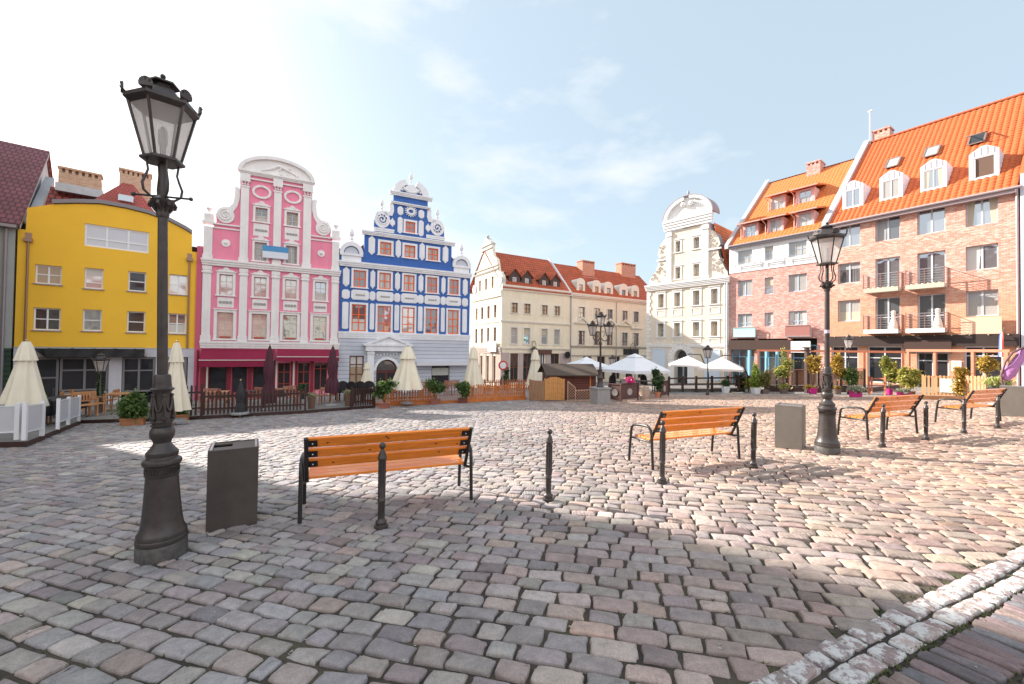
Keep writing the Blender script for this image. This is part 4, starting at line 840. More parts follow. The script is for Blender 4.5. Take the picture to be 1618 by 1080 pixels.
B.b(q, 'keystone_fan', RUST)

# ================= yellow house
YM = M('yellow plaster', (.93,.54,.04), .8, noise=(.7,.05), bump=(40,.08,.004)); YG = M('yellow house white stone', (.58,.57,.60), .7, noise=(1.5,.08))
Y = Facade(-26.5, 21.9, .752, .659, 'yellow_building', 'plain yellow building with bowed roofline and white windows, left of the pink house', 'building')
W = 7.66
yw = [(.65,1.64,4.76,5.80,1,(.5,)),(2.52,3.29,4.69,5.88,0,(.3,)),(4.36,5.17,4.73,5.93,0,(.5,)),(6.25,7.18,4.73,6.0,1,(.5,)),(.64,1.65,2.21,3.44,1,(.5,)),(2.5,3.28,2.24,3.48,0,(.5,)),(4.36,5.18,2.23,3.5,0,(.5,)),(6.25,7.17,2.22,3.5,1,(.5,))]
top = [(W+.03,7.6),(7.36,7.6),(7.34,8.72),(7.0,8.93),(6.2,9.3),(5.2,9.55),(4.2,9.66),(3.1,9.66),(2.1,9.45),(1.2,9.2),(.3,8.8),(.27,7.6),(0,7.6)]
holes = [rect(a,b_,c,d) for a,b_,c,d,_,_ in yw]+[rect(2.47,5.25,7.13,8.43)]
q = MB(); q.prism([(0,1.28),(W+.03,1.28)]+top, 0, .35, holes); Y.b(q, 'wall', YM)
q = MB(); q.box(0,W,.352,.37,ZB,8); Y.b(q, 'interior', DARKIN); q = MB(); q.box(0,W,.37,6,ZB,7.5); Y.b(q, 'rear_block', YM)
q = MB(); t2 = top[2:10]; q.prism([(u, z+.04) for u, z in t2]+[(u+.0, z+.26) for u, z in reversed(t2)], -.12, .6); q2 = Y.b(q, 'parapet_cap', M('weathered zinc', (.25,.23,.24), .6, .3)); q2.location.z -= .0
q = MB(); q.box(2.6,5.6,.35,1.5,9.3,9.75) if False else None
for i,(a,b_,c,d,v,hs) in enumerate(yw): window(Y, a, b_, c, d, FR_WHITE, ['warm','refl','dark','refl','dark','mid','dark','mid'][i], v=v, hs=hs, fw=.07, sill=GUTTER)
window(Y, 2.47, 5.25, 7.13, 8.43, FR_WHITE, M('white panel glass', (.62,.63,.67), .25), v=2, hs=(.38,), fw=.09, rev=.08)
for u_ in (.38, 7.25):
    q = MB(); q.tube([(u_,-.08,1.25),(u_,-.08,7.0)], .05, 8); q.box(u_-.16,u_+.16,-.2,0,6.95,7.15); q.box(u_-.12,u_+.12,-.03,-.002,7.15,7.45) ; Y.b(q, 'downpipe', M('copper pipe', (.32,.20,.14), .4, .5))
# ground floor: stone piers, grey shop frames, black canopy
q = MB()
for a, b_ in ((0,.62),(3.64,4.20),(5.72,6.2),(7.3,W)): q.box(a, b_, -.06, .3, ZB, .72)
q.box(0, W, -.08, .3, .72, 1.28); Y.b(q, 'ground_floor_wall', YG)
q = MB(); q.box(0,W,-.1,-.06,1.22,1.29); Y.b(q, 'ledge', ZINC)
q = MB(); q.box(1.7,3.6,-.02,.3,ZB,-1.25); Y.b(q, 'plinth', M('grey plinth', (.30,.29,.28), .8, noise=(3,.1)))
for a, b_, z0, v in ((.72,1.64,-2.9,0),(1.68,3.62,-1.2,1),(4.22,5.7,-1.4,1)): window(Y, a, b_, z0, .70, FR_GREY, 'dark', v=v, hs=((.69,) if z0 < -2 else (.62,)), fw=.1, rev=.02, name='shop_door' if z0 < -2 else 'shop_window')
window(Y, 6.25, 7.25, -2.9, .7, FR_GREY, 'mid', v=0, hs=(.72,.6,.4,.3,.2), fw=.14, rev=.02, name='shop_door')
q = MB(); q.prism([(.65,1.45),(1.1,1.3)], 0, 0) if False else None
AW = M('black glossy awning', (.010,.009,.010), .5, noise=(3,.5), bump=(3.5,.5,.05))
q = MB(); q.grid(30, 3, lambda a, b_: (.75+4.45*a, -.05-.85*b_, 1.30-.02*math.sin(a*40)*b_-.06*b_)); q.grid(30, 3, lambda a, b_: (.75+.5*b_*max(0,1-a*8)+4.45*a, -.9+.04*math.sin(a*33+b_*2), 1.24-.50*b_)); aw = Y.b(q, 'awning', AW, smooth=True)
q = MB(); q.box(.65,5.3,-.93,-.87,1.22,1.29); Y.b(q, 'awning_rail', ZINC, aw); q = MB(); q.box(1.0,5.3,-.2,-.08,.74,.80); Y.b(q, 'canopy_ledge', M('copper pipe', (.32,.20,.14), .4, .5))
# roofs and chimneys behind
RT_PINK = lines_mat('old red roof tiles', (.42,.10,.085), (.25,.06,.05), .17, .02, 'z', period2=.16)
CH = brick_mat('chimney brick', (.5,.28,.16), (.58,.36,.22), (.66,.46,.3), (.55,.48,.4))
q = MB(); q.add([(1.9,1.5,9.4),(6.0,1.5,9.4),(4.15,3.2,12.4),(1.9,5,9.4),(6.0,5,9.4)], [(0,1,2),(1,4,2),(4,3,2),(3,0,2)]); rf = Y.b(q, 'roof', RT_PINK)
q = MB(); q.bar((3.75,1.9,10.62),(4.4,1.9,10.62),.06); q.bar((3.75,1.85,10.55),(3.75,2.0,10.95),.06); q.bar((4.4,1.85,10.55),(4.4,2.0,10.95),.06); q.bar((3.75,2.05,10.98),(4.4,2.05,10.98),.06); q.add([(3.75,1.86,10.6),(4.4,1.86,10.6),(4.4,2.0,10.96),(3.75,2.0,10.96)],[(0,1,2,3)]); Y.b(q, 'skylight', GL_SKY, rf)
q = MB(); q.add([(.6,1.8,9.0),(3.6,1.8,9.3),(3.6,4,11.2),(.6,4,11.2)], [(0,1,2,3)]); Y.b(q, 'roof', RT_RED)
q = MB(); q.box(.9,2.95,3.0,3.9,10.8,11.3); Y.b(q, 'chimney_base', ZINC)
chimney(Y, 1.02, 2.86, 3.0, 3.8, 11.3, 12.3, CH, 6); chimney(Y, 3.7, 5.25, 3.0, 3.8, 9.5, 13.0, CH, 6)
q = MB(); q.add([(.1,.6,7.6),(.5,.6,7.6),(.5,6,7.6),(.1,6,7.6),(.1,.6,8.2),(.5,.6,8.2),(.5,6,12.3),(.1,6,12.3)], [(4,5,6,7),(0,1,5,4),(1,2,6,5),(2,3,7,6),(3,0,4,7)]); Y.b(q, 'firewall', M('firewall render', (.40,.43,.46), .8, noise=(2,.1)))

# ================= grey-green house at far left
GG = M('grey green plaster', (.42,.44,.42), .8, noise=(1,.08)); 
R = Facade(-26.56-12.1*.752, 21.84-12.1*.659, .752, .659, 'grey_house', 'grey house with green boarded ground floor and steep purple tiled roof at the left edge', 'house')
q = MB(); q.box(7,12.1,0,14,1.2,8.0); R.b(q, 'wall', GG)
q = MB(); q.box(7,12.1,-.05,14,ZB-.5,1.2); R.b(q, 'ground_floor_wall', lines_mat('green boards', (.035,.075,.045), (.015,.03,.02), .26, .03, 'z'))
RT_PURP = lines_mat('purple roof tiles', (.22,.075,.09), (.10,.04,.05), .30, .045, 'z', period2=.25)
roof_mesh(R, 6.8, 12.3, 0, 8.1, 7, 14.3, RT_PURP, over=.35)
q = MB(); q.add([(12.12,.3,8.1),(12.12,13.6,8.1),(12.12,7,14.1)], [(0,1,2)]); q.add([(12.3,-.35,7.7),(12.3,7,14.25),(12.3,7,14.0),(12.3,-.35,7.45)], [(0,3,2,1)]); R.b(q, 'gable_wall', M('pale firewall', (.56,.58,.60), .8, noise=(1.4,.1)))
q = MB(); q.tube([(11.8,-.12,-2.5),(11.8,-.12,7.6)], .07, 8); q.box(7,12.2,-.5,-.3,7.55,7.7); R.b(q, 'downpipe', GUTTER)
q = MB(); q.box(10.3,10.9,-.15,0,.2,.6); R.b(q, 'lamp_box', ZINC)
q = MB(); q.box(9.6,10.4,1.1,1.6,10.0,10.2) if False else q.add([(10.0,2.0,9.98),(10.7,2.0,9.98),(10.7,2.9,10.78),(10.0,2.9,10.78)], [(0,1,2,3)]); R.b(q, 'skylight', GL_SKY)
# tenement off to the left that throws the foreground shade
T = Facade(-24, 17.9, -.04, -1, 'corner_tenement', 'tall corner tenement beyond the left picture edge that shades the foreground', 'building')
q = MB(); q.box(0,34,-12,0,ZB,13.6); T.b(q, 'wall', M('tenement plaster', (.45,.38,.3), .8, noise=(1,.1)))
q = MB(); q.box(-.75,34.5,-12.5,.1,13.6,15.0); T.b(q, 'cornice', M('tenement plaster', (.45,.38,.3), .8))
q = MB(); q.add([(-.75,.1,15),(34,.1,15),(34,-12,15),(-.75,-12,15),(0,-2.0,18.6),(32,-2.0,18.6),(32,-9,18.6),(0,-9,18.6)], [(0,4,5,1),(1,5,6,2),(2,6,7,3),(3,7,4,0),(4,7,6,5)]); T.b(q, 'roof', RT_RED)
for k in range(10):
    for z in (-1.2, 2.4, 6.0, 9.6): q = MB(); q.box(1.2+k*3.2, 2.5+k*3.2, -.02, .03, z, z+2); T.b(q, 'window', GL_MID)

# the side of the square behind the photographer: seen only in window reflections
for i, (x0, w_, h_, c_, lb) in enumerate(((46,17,8.5,(.62,.30,.16),'ochre house behind the photographer, right end of the row'),(29,16,9.5,(.60,.55,.46),'pale house behind the photographer, tallest of the row'),(13,15,8,(.45,.22,.17),'brick red house behind the photographer, beside the tallest'),(-2,16,9,(.55,.50,.34),'yellowish house behind the photographer, left end of the row'))):
    Q = Facade(x0, -36-(i % 2), -1, 0, 'opposite_house', lb, 'house'); holes = [rect(1.3+k*2.5, 2.5+k*2.5, z, z+1.8) for k in range(int((w_-2)/2.5)) for z in (1.2, 4.6)]
    q = MB(); q.prism([(0,-1),(w_,-1),(w_,h_),(0,h_)], 0, .3, holes); Q.b(q, 'wall', M('opposite wall %d' % i, c_, .8, noise=(1,.1))); q = MB(); q.box(0,w_,.31,.34,-1,h_); Q.b(q, 'interior', DARKIN)
    roof_mesh(Q, 0, w_, 0, h_, 5, h_+5.5, RT_RED)
    for hl in holes: window(Q, hl[0][0], hl[1][0], hl[0][1], hl[2][1], FR_WHITE, 'mid', v=1, hs=(.6,))
# ================= cream corner building
CM = M('cream plaster', (.78,.70,.54), .8, noise=(.9,.07), bump=(30,.08,.004)); CM2 = M('pale cream plaster', (.78,.71,.57), .8, noise=(.9,.07), bump=(30,.08,.004)); CW = M('cream trim', (.72,.68,.60), .75, noise=(1.5,.06))
STN = M('brown ground floor stone', (.36,.29,.25), .8, noise=(1.2,.15)); RT_OR = lines_mat('orange red roof tiles', (.50,.10,.035), (.22,.05,.02), .34, .05, 'y', period2=.3, noise=.12)
GREYW = M('grey stone trim', (.42,.38,.33), .8, noise=(2,.1))
K = Facade(-1.2, 46, .855, .519, 'cream_corner_house', 'cream corner house with scrolled side gable and paired dark dormers, between blue house and alley', 'house')
def ux(F, px, py=None): return F.uz(px, py or 500)[0]
kw = [(1.25,2.1),(2.97,3.85),(5.47,6.35),(7.35,8.22)]
holes = [rect(a,b_,5.67,6.8) for a,b_ in kw]+[rect(a,b_,2.12,3.97) for a,b_ in kw]
gk = [(1.2,2.3),(2.95,4.15),(5.4,6.1),(6.9,8.2)]; holes += [rect(a,b_,-2.3,1.05) for a,b_ in gk]
q = MB(); q.prism([(0,ZB),(9.8,ZB),(9.8,8.2),(0,8.2)], 0, .4, holes); K.b(q, 'wall', CM)
q = MB(); q.box(.3,9.8,.405,.42,ZB,8.2); K.b(q, 'interior', DARKIN)
cornice(K, 0, 9.7, 8.2, 8.75, CW, .3); cornice(K, 0, 9.75, 4.55, 4.75, CW, .15, 'string_course', 2); cornice(K, 0, 9.75, .95+.55, 1.68, CW, .15, 'string_course', 2)
q = MB()
for a, b_ in ((0,1.1),(2.35,2.9),(4.2,5.35),(6.15,6.85),(8.25,9.75)): q.box(a, b_, -.05, .01, ZB, 1.1)
K.b(q, 'ground_floor_cladding', M('pinkish grey cladding', (.45,.36,.34), .8, noise=(1,.1)))
for i,(a,b_) in enumerate(kw):
    window(K, a, b_, 5.67, 6.8, FR_BROWN, 'warm', v=1, hs=(.5,), fw=.09, sill=CW, surround=(CW,.12,0)); window(K, a, b_, 2.12, 3.97, FR_LGREY, ['curt','sky','sky','curt'][i], v=0, hs=(.5,), fw=.07, sill=CW, surround=(CW,.14,0))
for a,b_ in gk: window(K, a, b_, -2.3, 1.05, FR_WHITE if a > 5 and a < 6.5 else FR_BROWN, 'dark', v=1, hs=(.52,), fw=.1)
q = MB(); q.box(5.0,6.9,-.2,-.1,.95,1.5); K.b(q, 'sign_board', M('brown board', (.10,.045,.03), .6)); q = MB(); q.prism(arc(9.1,.9,.42,.42,0,360,20)[:-1], -.5,-.42); K.b(q, 'satellite_dish', BLACK)
roof_mesh(K, 0, 9.8, 0, 8.75, 4.6, 13.5, RT_OR)
DK = M('dark dormer boards', (.07,.045,.04), .7)
def gable_dormer(F, u0, u1, y0, z0, ze, za, mat, tile, depth, wz=(.2,1.0), ww=.5, pane='curt', fr=FR_WHITE):
    c = (u0+u1)/2; q = MB(); hole = rect(c-ww/2, c+ww/2, z0+wz[0], z0+wz[1]); q.prism([(u0+.1,z0),(u1-.1,z0),(u1-.1,ze),(c,za-.1),(u0+.1,ze)], y0, y0+.1, [hole]); q.box(u0+.1,u0+.14,y0+.1,y0+depth,z0,ze); q.box(u1-.14,u1-.1,y0+.1,y0+depth,z0,ze)
    d = F.b(q, 'dormer', mat); q = MB(); t = .08
    for a, s_ in ((u0,1),(u1,-1)): q.add([(a,y0-.2,ze-.08),(c,y0-.2,za),(c,y0+depth+.8,za),(a,y0+depth+.3,ze-.08),(a,y0-.2,ze-.08-t),(c,y0-.2,za-t),(c,y0+depth+.8,za-t),(a,y0+depth+.3,ze-.08-t)], [(0,1,2,3),(4,7,6,5),(0,4,5,1),(0,3,7,4)])
    F.b(q, 'dormer_roof', tile, d)
    window(F, c-ww/2, c+ww/2, z0+wz[0], z0+wz[1], fr, pane, v=0, fw=.06, y0=y0, rev=.03, name='dormer_window')
for a,b_ in ((1.08,2.8),(2.8,4.5),(5.3,7.0),(7.0,8.65)): gable_dormer(K, a, b_, .5, 8.85, 10.05, 10.85, DK, RT_OR, 1.6)
q = MB(); q.prism([(-.0,0),(1,0),(0,1)],0,0) if False else q.add([(9.7,-.25,8.6),(9.95,-.25,8.6),(9.95,4.6,13.85),(9.7,4.6,13.85),(9.7,-.25,8.2),(9.95,-.25,8.2),(9.95,4.6,13.2),(9.7,4.6,13.2)], [(0,1,2,3),(4,7,6,5),(0,4,5,1),(0,3,7,4),(1,5,6,2)]); K.b(q, 'firewall', M('white firewall', (.66,.65,.66), .7))
q = MB(); q.tube([(9.85,-.12,-2.5),(9.85,-.12,8.1)], .06, 8); K.b(q, 'downpipe', GUTTER)
# its left face
KL = Facade(-5.2, 52.9, .504, -.864, None, None, None, parent=K.t)
# children of K: express the left face in K's own frame
KI = Matrix.Translation(Vector((-1.2, 46, K.z))) @ Matrix.Rotation(math.atan2(.519,.855), 4, 'Z'); KLM = Matrix.Translation(Vector((-5.2, 52.9, K.z))) @ Matrix.Rotation(math.atan2(-.864,.504), 4, 'Z')
KLREL = KI.inverted() @ KLM; KL.z = K.z; KL.dz = -K.z
_b = KL.b
def klb(mb, name, mat, parent=None, smooth=False, bevel=0):
    o = mb.build(name, mat, None, smooth, -K.z, bevel); o.data.transform(KLREL); o.parent = parent or K.t; return o
KL.b = klb
gk_out = [(0,7.5),(.05,8.3),(.55,8.6),(.75,9.4),(.8,10.4),(1.15,11.0),(1.35,11.6),(2.3,12.4),(2.7,13.2),(2.75,14.0),(3.2,14.5),(4.0,14.85),(4.9,14.4),(5.35,13.9),(5.4,13.0),(5.7,12.4),(6.5,11.9),(6.75,11.2),(7.0,10.4),(7.5,10.3),(8.0,9.7),(8.0,8.4)]
lw = [(1.0,1.7),(2.6,3.3),(4.3,5.0),(6.0,6.7)]
holes = [rect(a,b_,5.1,6.6) for a,b_ in lw]+[rect(a,b_,2.2,4.0) for a,b_ in lw]+[rect(a,b_,-2.4,.7) for a,b_ in lw]+[rect(a,a+.6,8.6,10.0) for a in (1.9,3.6,5.3)]
q = MB(); q.prism([(0,ZB),(8,ZB)]+list(reversed(gk_out)), 0, .4, holes); KL.b(q, 'side_wall', CM2)
q = MB(); q.box(0.1,7.95,.405,.42,ZB,10.2); KL.b(q, 'interior', DARKIN)
for z0, z1, o_ in ((7.5,8.1,.28),(4.55,4.8,.15),(1.0,1.7,.2)): cornice(KL, 0, 8, z0, z1, CW if z0 > 2 else STN, o_, 'cornice' if z0 > 7 else 'string_course')
cornice(KL, .7, 7.1, 10.6, 10.8, GREYW, .15, 'string_course', 2); cornice(KL, .8, 7.0, 11.1, 11.25, GREYW, .12, 'string_course', 1); cornice(KL, 2.7, 5.4, 13.4, 13.55, GREYW, .12, 'string_course', 1)
q = MB(); q.prism([(2.6,13.9),(5.5,13.9),(4.05,14.9)], -.15, .45); q.ball((4.05,.1,15.05), .2, 8)
KL.b(q, 'gable_cap', M('grey scroll stone', (.5,.49,.48), .8))
for u_, z in ((.8,9.0),(7.5,9.2)): q = MB(); q.prism(arc(u_,z,.55,.6,0,360,16)[:-1], -.12, .45); KL.b(q, 'gable_scroll', M('grey scroll stone', (.5,.49,.48), .8))
for a,b_ in lw:
    window(KL, a, b_, 5.1, 6.6, FR_BROWN, 'mid', v=1, hs=(.6,), fw=.07, sill=CW); window(KL, a, b_, 2.2, 4.0, FR_BROWN, 'mid', v=1, hs=(.6,), fw=.07, sill=CW); window(KL, a, b_, -2.4, .7, FR_BROWN, 'dark', v=1, hs=(.7,), fw=.09)
for a in (1.9,3.6,5.3): window(KL, a, a+.6, 8.6, 10.0, FR_BROWN, 'warm', v=1, hs=(.6,), fw=.07, sill=CW)
q = MB()
for a, b_ in ((0,.95),(1.75,2.55),(3.35,4.25),(5.05,5.95),(6.75,7.98)): q.box(a,b_,-.06,.01,ZB,1.0)
KL.b(q, 'ground_floor_cladding', STN)
q = MB(); q.box(5.3,7.3,-.35,-.25,1.2,2.4); KL.b(q, 'blank_sign', M('white sign', (.72,.72,.74), .6))

# ================= second cream house
K2 = Facade(-1.2+.855*9.8, 46+.519*9.8, .855, .519, 'cream_row_house', 'cream row house with round-topped dormers and brick chimneys, behind the three-armed lamp', 'house')
o9 = 9.8
r1 = [(914,923),(941,949),(960,967.5),(984,991),(1002,1009)]; r2 = [(914,923.6),(940,946.5),(959,967.5),(983,991),(1001,1008.5)]
W1 = [(K.uz(a,490)[0]-o9, K.uz(b_,490)[0]-o9) for a,b_ in r1]; W2 = [(K.uz(a,530)[0]-o9, K.uz(b_,530)[0]-o9) for a,b_ in r2]
W1 = [((a+b_)/2-.5, (a+b_)/2+.5) for a,b_ in W2]
W2 = [((a+b_)/2-.55, (a+b_)/2+.55) for a,b_ in W2]
LK = 17.5
gw2 = [(2.2,3.6),(4.6,6.0),(7.3,8.7),(9.8,11.2),(12.2,13.6)]
holes = [rect(a,b_,5.5,6.95) for a,b_ in W1]+[rect(a,b_,2.2,3.95) for a,b_ in W2]+[rect(a,b_,-2.3,.7) for a,b_ in gw2]
q = MB(); q.prism([(0,ZB),(LK,ZB),(LK,8.1),(0,8.1)], 0, .4, holes); K2.b(q, 'wall', CM2); q = MB(); q.box(0,LK,.405,.42,ZB,8.1); K2.b(q, 'interior', DARKIN)
cornice(K2, .2, LK, 8.1, 8.62, CW, .32); cornice(K2, .2, LK, 1.85, 2.05, GREYW, .18, 'string_course', 2); cornice(K2, .2, LK, .75, .9, GREYW, .1, 'string_course', 1)
q = MB()
for i in range(10): q.box(.2, LK, -.04-.0, .01, ZB+.36*i, ZB+.36*i+.33)
K2.b(q, 'ground_floor_wall', M('rusticated cream', (.55,.47,.36), .85, noise=(1,.1))) if False else None
for i,(a,b_) in enumerate(W1): window(K2, a, b_, 5.5, 6.95, FR_BROWN, ['refl','refl','mid','mid','mid'][i], v=1, hs=(.5,), fw=.08, sill=CW, surround=(CW,.12,0))
for i,(a,b_) in enumerate(W2):
    o = window(K2, a, b_, 2.2, 3.95, FR_BROWN, 'mid', v=1, hs=(.33,.66), fw=.09, sill=CW, surround=(CW,.14,0)); c = (a+b_)/2
    if i < 4: q = MB(); q.prism([(c-1.25,4.85),(c+1.25,4.85),(c+1.3,4.95),(c,5.75),(c-1.3,4.95)], -.22, 0, [[(c-.85,4.98),(c+.85,4.98),(c,5.5)]]); K2.b(q, 'window_pediment', CW, o)
    else: q = MB(); q.box(c-1.1,c+1.1,-.2,0,4.55,4.7); q.prism(arc(c,5.2,.3,.3,0,360,16)[:-1], -.06, 0); K2.b(q, 'window_pediment', CW, o)
for a,b_ in gw2: window(K2, a, b_, -2.3, .7, FR_BROWN, 'dark', v=1, hs=(.6,), fw=.1)
roof_mesh(K2, .15, LK, 0, 8.62, 4.6, 13.2, RT_OR)
def round_dormer(F, u0, u1, y0, z0, zt, mat, depth, pane):
    c = (u0+u1)/2; r = (u1-u0)/2; ww = r*.45; q = MB(); hole = rect(c-ww, c+ww, z0+.15, z0+1.05)
    q.prism([(u0,z0),(u1,z0)]+arc(c, zt-r*.8, r, r*.8, 0, 180, 10), y0, y0+.15, [hole]); q.prism([(u0+.08,z0),(u1-.08,z0)]+arc(c, zt-r*.8-.05, r-.08, r*.8, 0, 180, 10), y0+.15, y0+depth)
    F.b(q, 'dormer', mat); window(F, c-ww, c+ww, z0+.15, z0+1.05, FR_BROWN, pane, v=0, fw=.07, y0=y0, rev=.08, name='dormer_window')
for i,(a,b_) in enumerate(((11.27,12.63),(13.94,15.38),(16.0,17.6),(18.85,20.42),(21.15,22.67))): round_dormer(K2, a-o9, b_-o9, .5, 8.85, 10.75, CW, 1.8, ['curt','warm','curt','mid','warm'][i])
CHR = brick_mat('chimney red brick', (.5,.15,.08), (.58,.2,.11), (.66,.3,.17), (.45,.35,.3)); 
chimney(K2, 4.7, 6.9, 3.2, 4.4, 11.4, 13.9, CHR, 5); q = MB(); q.box(4.5,7.1,2.9,4.6,11.0,11.55); K2.b(q, 'chimney_base', ZINC)
chimney(K2, 13.0, 16.0, 4.0, 5.2, 11.2, 14.7, CHR, 5)
q = MB(); q.box(9.3,12.2,-.12,-.04,.95,1.75); K2.b(q, 'sign_board', M('black sign board', (.02,.018,.018), .6))
q = MB(); q.tube([(10.9,-.3,.95)]+[(10.9+.5*math.cos(t), -.3, 2.0+.5*math.sin(t)) for t in np.linspace(-1.5,4.7,20)], .04, 6); K2.b(q, 'bracket_ring', IRON)
q = MB(); q.tube([(7.9,-.1,-2.5),(7.9,-.1,8)], .06, 8); K2.b(q, 'downpipe', ZINC)
# little building end far right of it so the alley is closed
# ================= white baroque house
WM = M('warm white plaster', (.72,.63,.51), .8, noise=(.9,.05), bump=(30,.08,.004)); WT = M('white trim', (.78,.76,.74), .75, noise=(1.4,.05)); WG = lines_mat('rusticated white quoins', (.70,.68,.66), (.45,.43,.41), .36, .03, 'z', noise=.04, period2=None)
H = Facade(15, 45.8, .652, -.758, 'baroque_gable_house', 'tall white baroque house with curved gable and arched doorway, beside the brick houses', 'house')
hw1 = [(1.35,2.02),(3.2,3.85),(5.2,5.88),(7.0,7.65)]
holes = [rect(a,b_,6.22,7.7) for a,b_ in hw1]+[rect(a,b_,3.06,4.5) for a,b_ in hw1]+[rect(3.3,3.85,11.96,13.1),rect(5.22,5.84,11.98,13.14),rect(3.3,3.87,9.13,10.35),rect(5.22,5.85,9.13,10.4)]
hr = [(8.6,8.9),(8.55,9.25),(8.35,9.5),(8.05,10.2),(7.75,10.9),(7.65,11.7),(7.9,12.0),(7.74,12.6),(7.5,13.1),(6.95,13.7),(6.9,14.3)]
hl_ = [(9.0-.05-u if False else max(.1, 9.05-u), z) for u, z in reversed(hr)]
hl_ = [(2.2,14.3),(2.15,13.7),(1.6,13.1),(1.4,12.6),(1.25,12.0),(1.5,11.6),(1.3,10.9),(1.0,10.2),(.5,9.6),(.25,9.2),(.25,8.9)]
q = MB(); q.prism([(0,ZB+.4),(3.26,ZB+.4),(3.26,.75)]+[(p[0],p[1]) for p in reversed(arc(3.98,.75,.72,.95,0,180,14))][1:-1]+[(4.7,.75),(4.7,ZB+.4),(8.7,ZB+.4),(8.7,8.3)]+hr+hl_+[(0,8.3)], 0, .6, holes); H.b(q, 'wall', WM)
q = MB(); q.box(0.05,8.65,.61,.63,ZB,8.4); q.box(2.3,6.9,.61,.63,8.4,13.9); H.b(q, 'interior', DARKIN); q = MB(); q.box(.1,8.6,.63,10,ZB,8.2); H.b(q, 'rear_block', WM)
cornice(H, 0, 8.7, 8.15, 8.75, WT, .38, steps=4); cornice(H, .2, 8.5, 1.95, 2.25, WT, .12, 'string_course', 2); cornice(H, 2.15, 7.05, 14.35, 15.4, WT, .42, steps=4)
for a,b_ in ((2.35,2.87),(6.1,6.76)):
    q = MB(); q.box(a,b_,-.12,.01,8.75,14.35); q.box(a-.06,b_+.06,-.2,.01,13.75,14.1); q.box(a-.06,b_+.06,-.2,.01,8.75,9.1); H.b(q, 'pilaster', WT)
q = MB(); q.prism(arc(4.6,15.4,2.5,2.15,0,180,26), 0, .5); H.b(q, 'pediment', WT)
q = MB(); q.prism(arc(4.6,15.4,2.62,2.2,98,180,14)+arc(4.6,15.4,2.2,1.8,180,98,14), -.3, .0); q.prism(arc(4.6,15.4,2.62,2.2,0,84,14)+arc(4.6,15.4,2.3,1.9,84,0,14), -.3, .0)
for s_ in (-.4,.45): q.ball((4.6+s_,-.2,16.75), .26, 10)
H.b(q, 'pediment_moulding', WT); q = MB(); q.prism(arc(4.6,15.4,2.68,2.26,0,180,26)+arc(4.6,15.4,2.58,2.16,180,0,26), -.32, 1.3); H.b(q, 'pediment_sheeting', M('weathered sheet', (.30,.27,.30), .6, .3)); finial(H, 4.6, 17.4, .9, M('grey finial', (.35,.34,.34), .7))
q = MB()       # sheet metal along the scrolled right edge and carved scrollwork fields
e_ = [(u-.02, z) for u, z in hr]
q.add([(u+.03,y_,z) for y_ in (-.08,.9) for u,z in e_], [(i,i+1,len(e_)+i+1,len(e_)+i) for i in range(len(e_)-1)]); H.b(q, 'gable_flashing', M('weathered sheet', (.30,.27,.30), .6, .3))
cw_ = M('carved stucco', (.56,.50,.46), .85)
q = MB()
for (a0,a1,z0,z1) in ((6.95,8.1,9.1,10.9),(6.95,7.5,11.0,13.2),(.6,2.2,9.1,10.6),(1.5,2.2,10.8,13.3)):
    for k in range(16):
        cu, cz, r = random.uniform(a0,a1), random.uniform(z0,z1), random.uniform(.1,.24); pts = [(cu+r*(1-t*.8)*math.cos(t*9+k), -.02, cz+r*(1-t*.8)*math.sin(t*9+k)) for t in np.linspace(0,1,12)]; q.tube(pts, .028, 4)
H.b(q, 'carved_scrollwork', cw_)
cornice(H, 6.8, 7.95, 11.55, 11.7, WT, .12, 'string_course', 1); cornice(H, 1.2, 2.3, 11.3, 11.45, WT, .12, 'string_course', 1)
for i,(a,b_) in enumerate(hw1):
    window(H, a, b_, 6.22, 7.7, FR_CREAM, ['warm','curt','mid','curt'][i], rev=.42, v=1, hs=(.33,.66), fw=.06, mw=.05, surround=(WT,.2,1)); window(H, a, b_, 3.06, 4.5, FR_CREAM, ['mid','sky','curt','warm'][i], rev=.42, v=1, hs=(.33,.66), fw=.06, mw=.05, surround=(WT,.2,1))
    q = MB(); q.prism(rect(a-.2,b_+.2,2.35,2.85), -.04, .01, [rect(a-.12,b_+.12,2.43,2.77)]); H.b(q, 'apron_panel', WT); q = MB(); q.prism(rect(a-.2,b_+.2,5.25,5.95), -.04, .01, [rect(a-.12,b_+.12,5.33,5.87)]); H.b(q, 'apron_panel', WT)
for i,(a,b_,c,d) in enumerate(((3.3,3.85,11.96,13.1),(5.22,5.84,11.98,13.14),(3.3,3.87,9.13,10.35),(5.22,5.85,9.13,10.4))): window(H, a, b_, c, d, FR_CREAM, 'mid' if i < 3 else 'curt', rev=.35, v=1, hs=(.33,.66), fw=.06, mw=.05, surround=(WT,.14,1))
q = MB()
for k in range(29):
    z = -2.9+k*.39
    if z > 7.9: break
    w_ = .5 if k % 2 else .36; q.box(0, w_, -.07, .01, z, z+.33)
H.b(q, 'quoins', WT); q = MB()
for k in range(28):
    z = -2.9+k*.39
    if z > 7.9: break
    q.box(8.7-(.5 if k % 2 else .36), 8.7, -.07, .01, z, z+.33)
H.b(q, 'quoins', WT)
q = MB(); q.prism(arc(3.98,.75,1.4,1.55,0,180,18)+arc(3.98,.75,.74,.97,180,0,18), -.12, 0)
for k in range(13): a = math.pi*k/12; q.bar((3.98+.74*math.cos(a),-.15,.75+.97*math.sin(a)),(3.98+1.38*math.cos(a),-.15,.75+1.52*math.sin(a)), .09, .08)
for s_ in (2.58,4.72): q.box(s_, s_+.66, -.12, 0, ZB, .75)
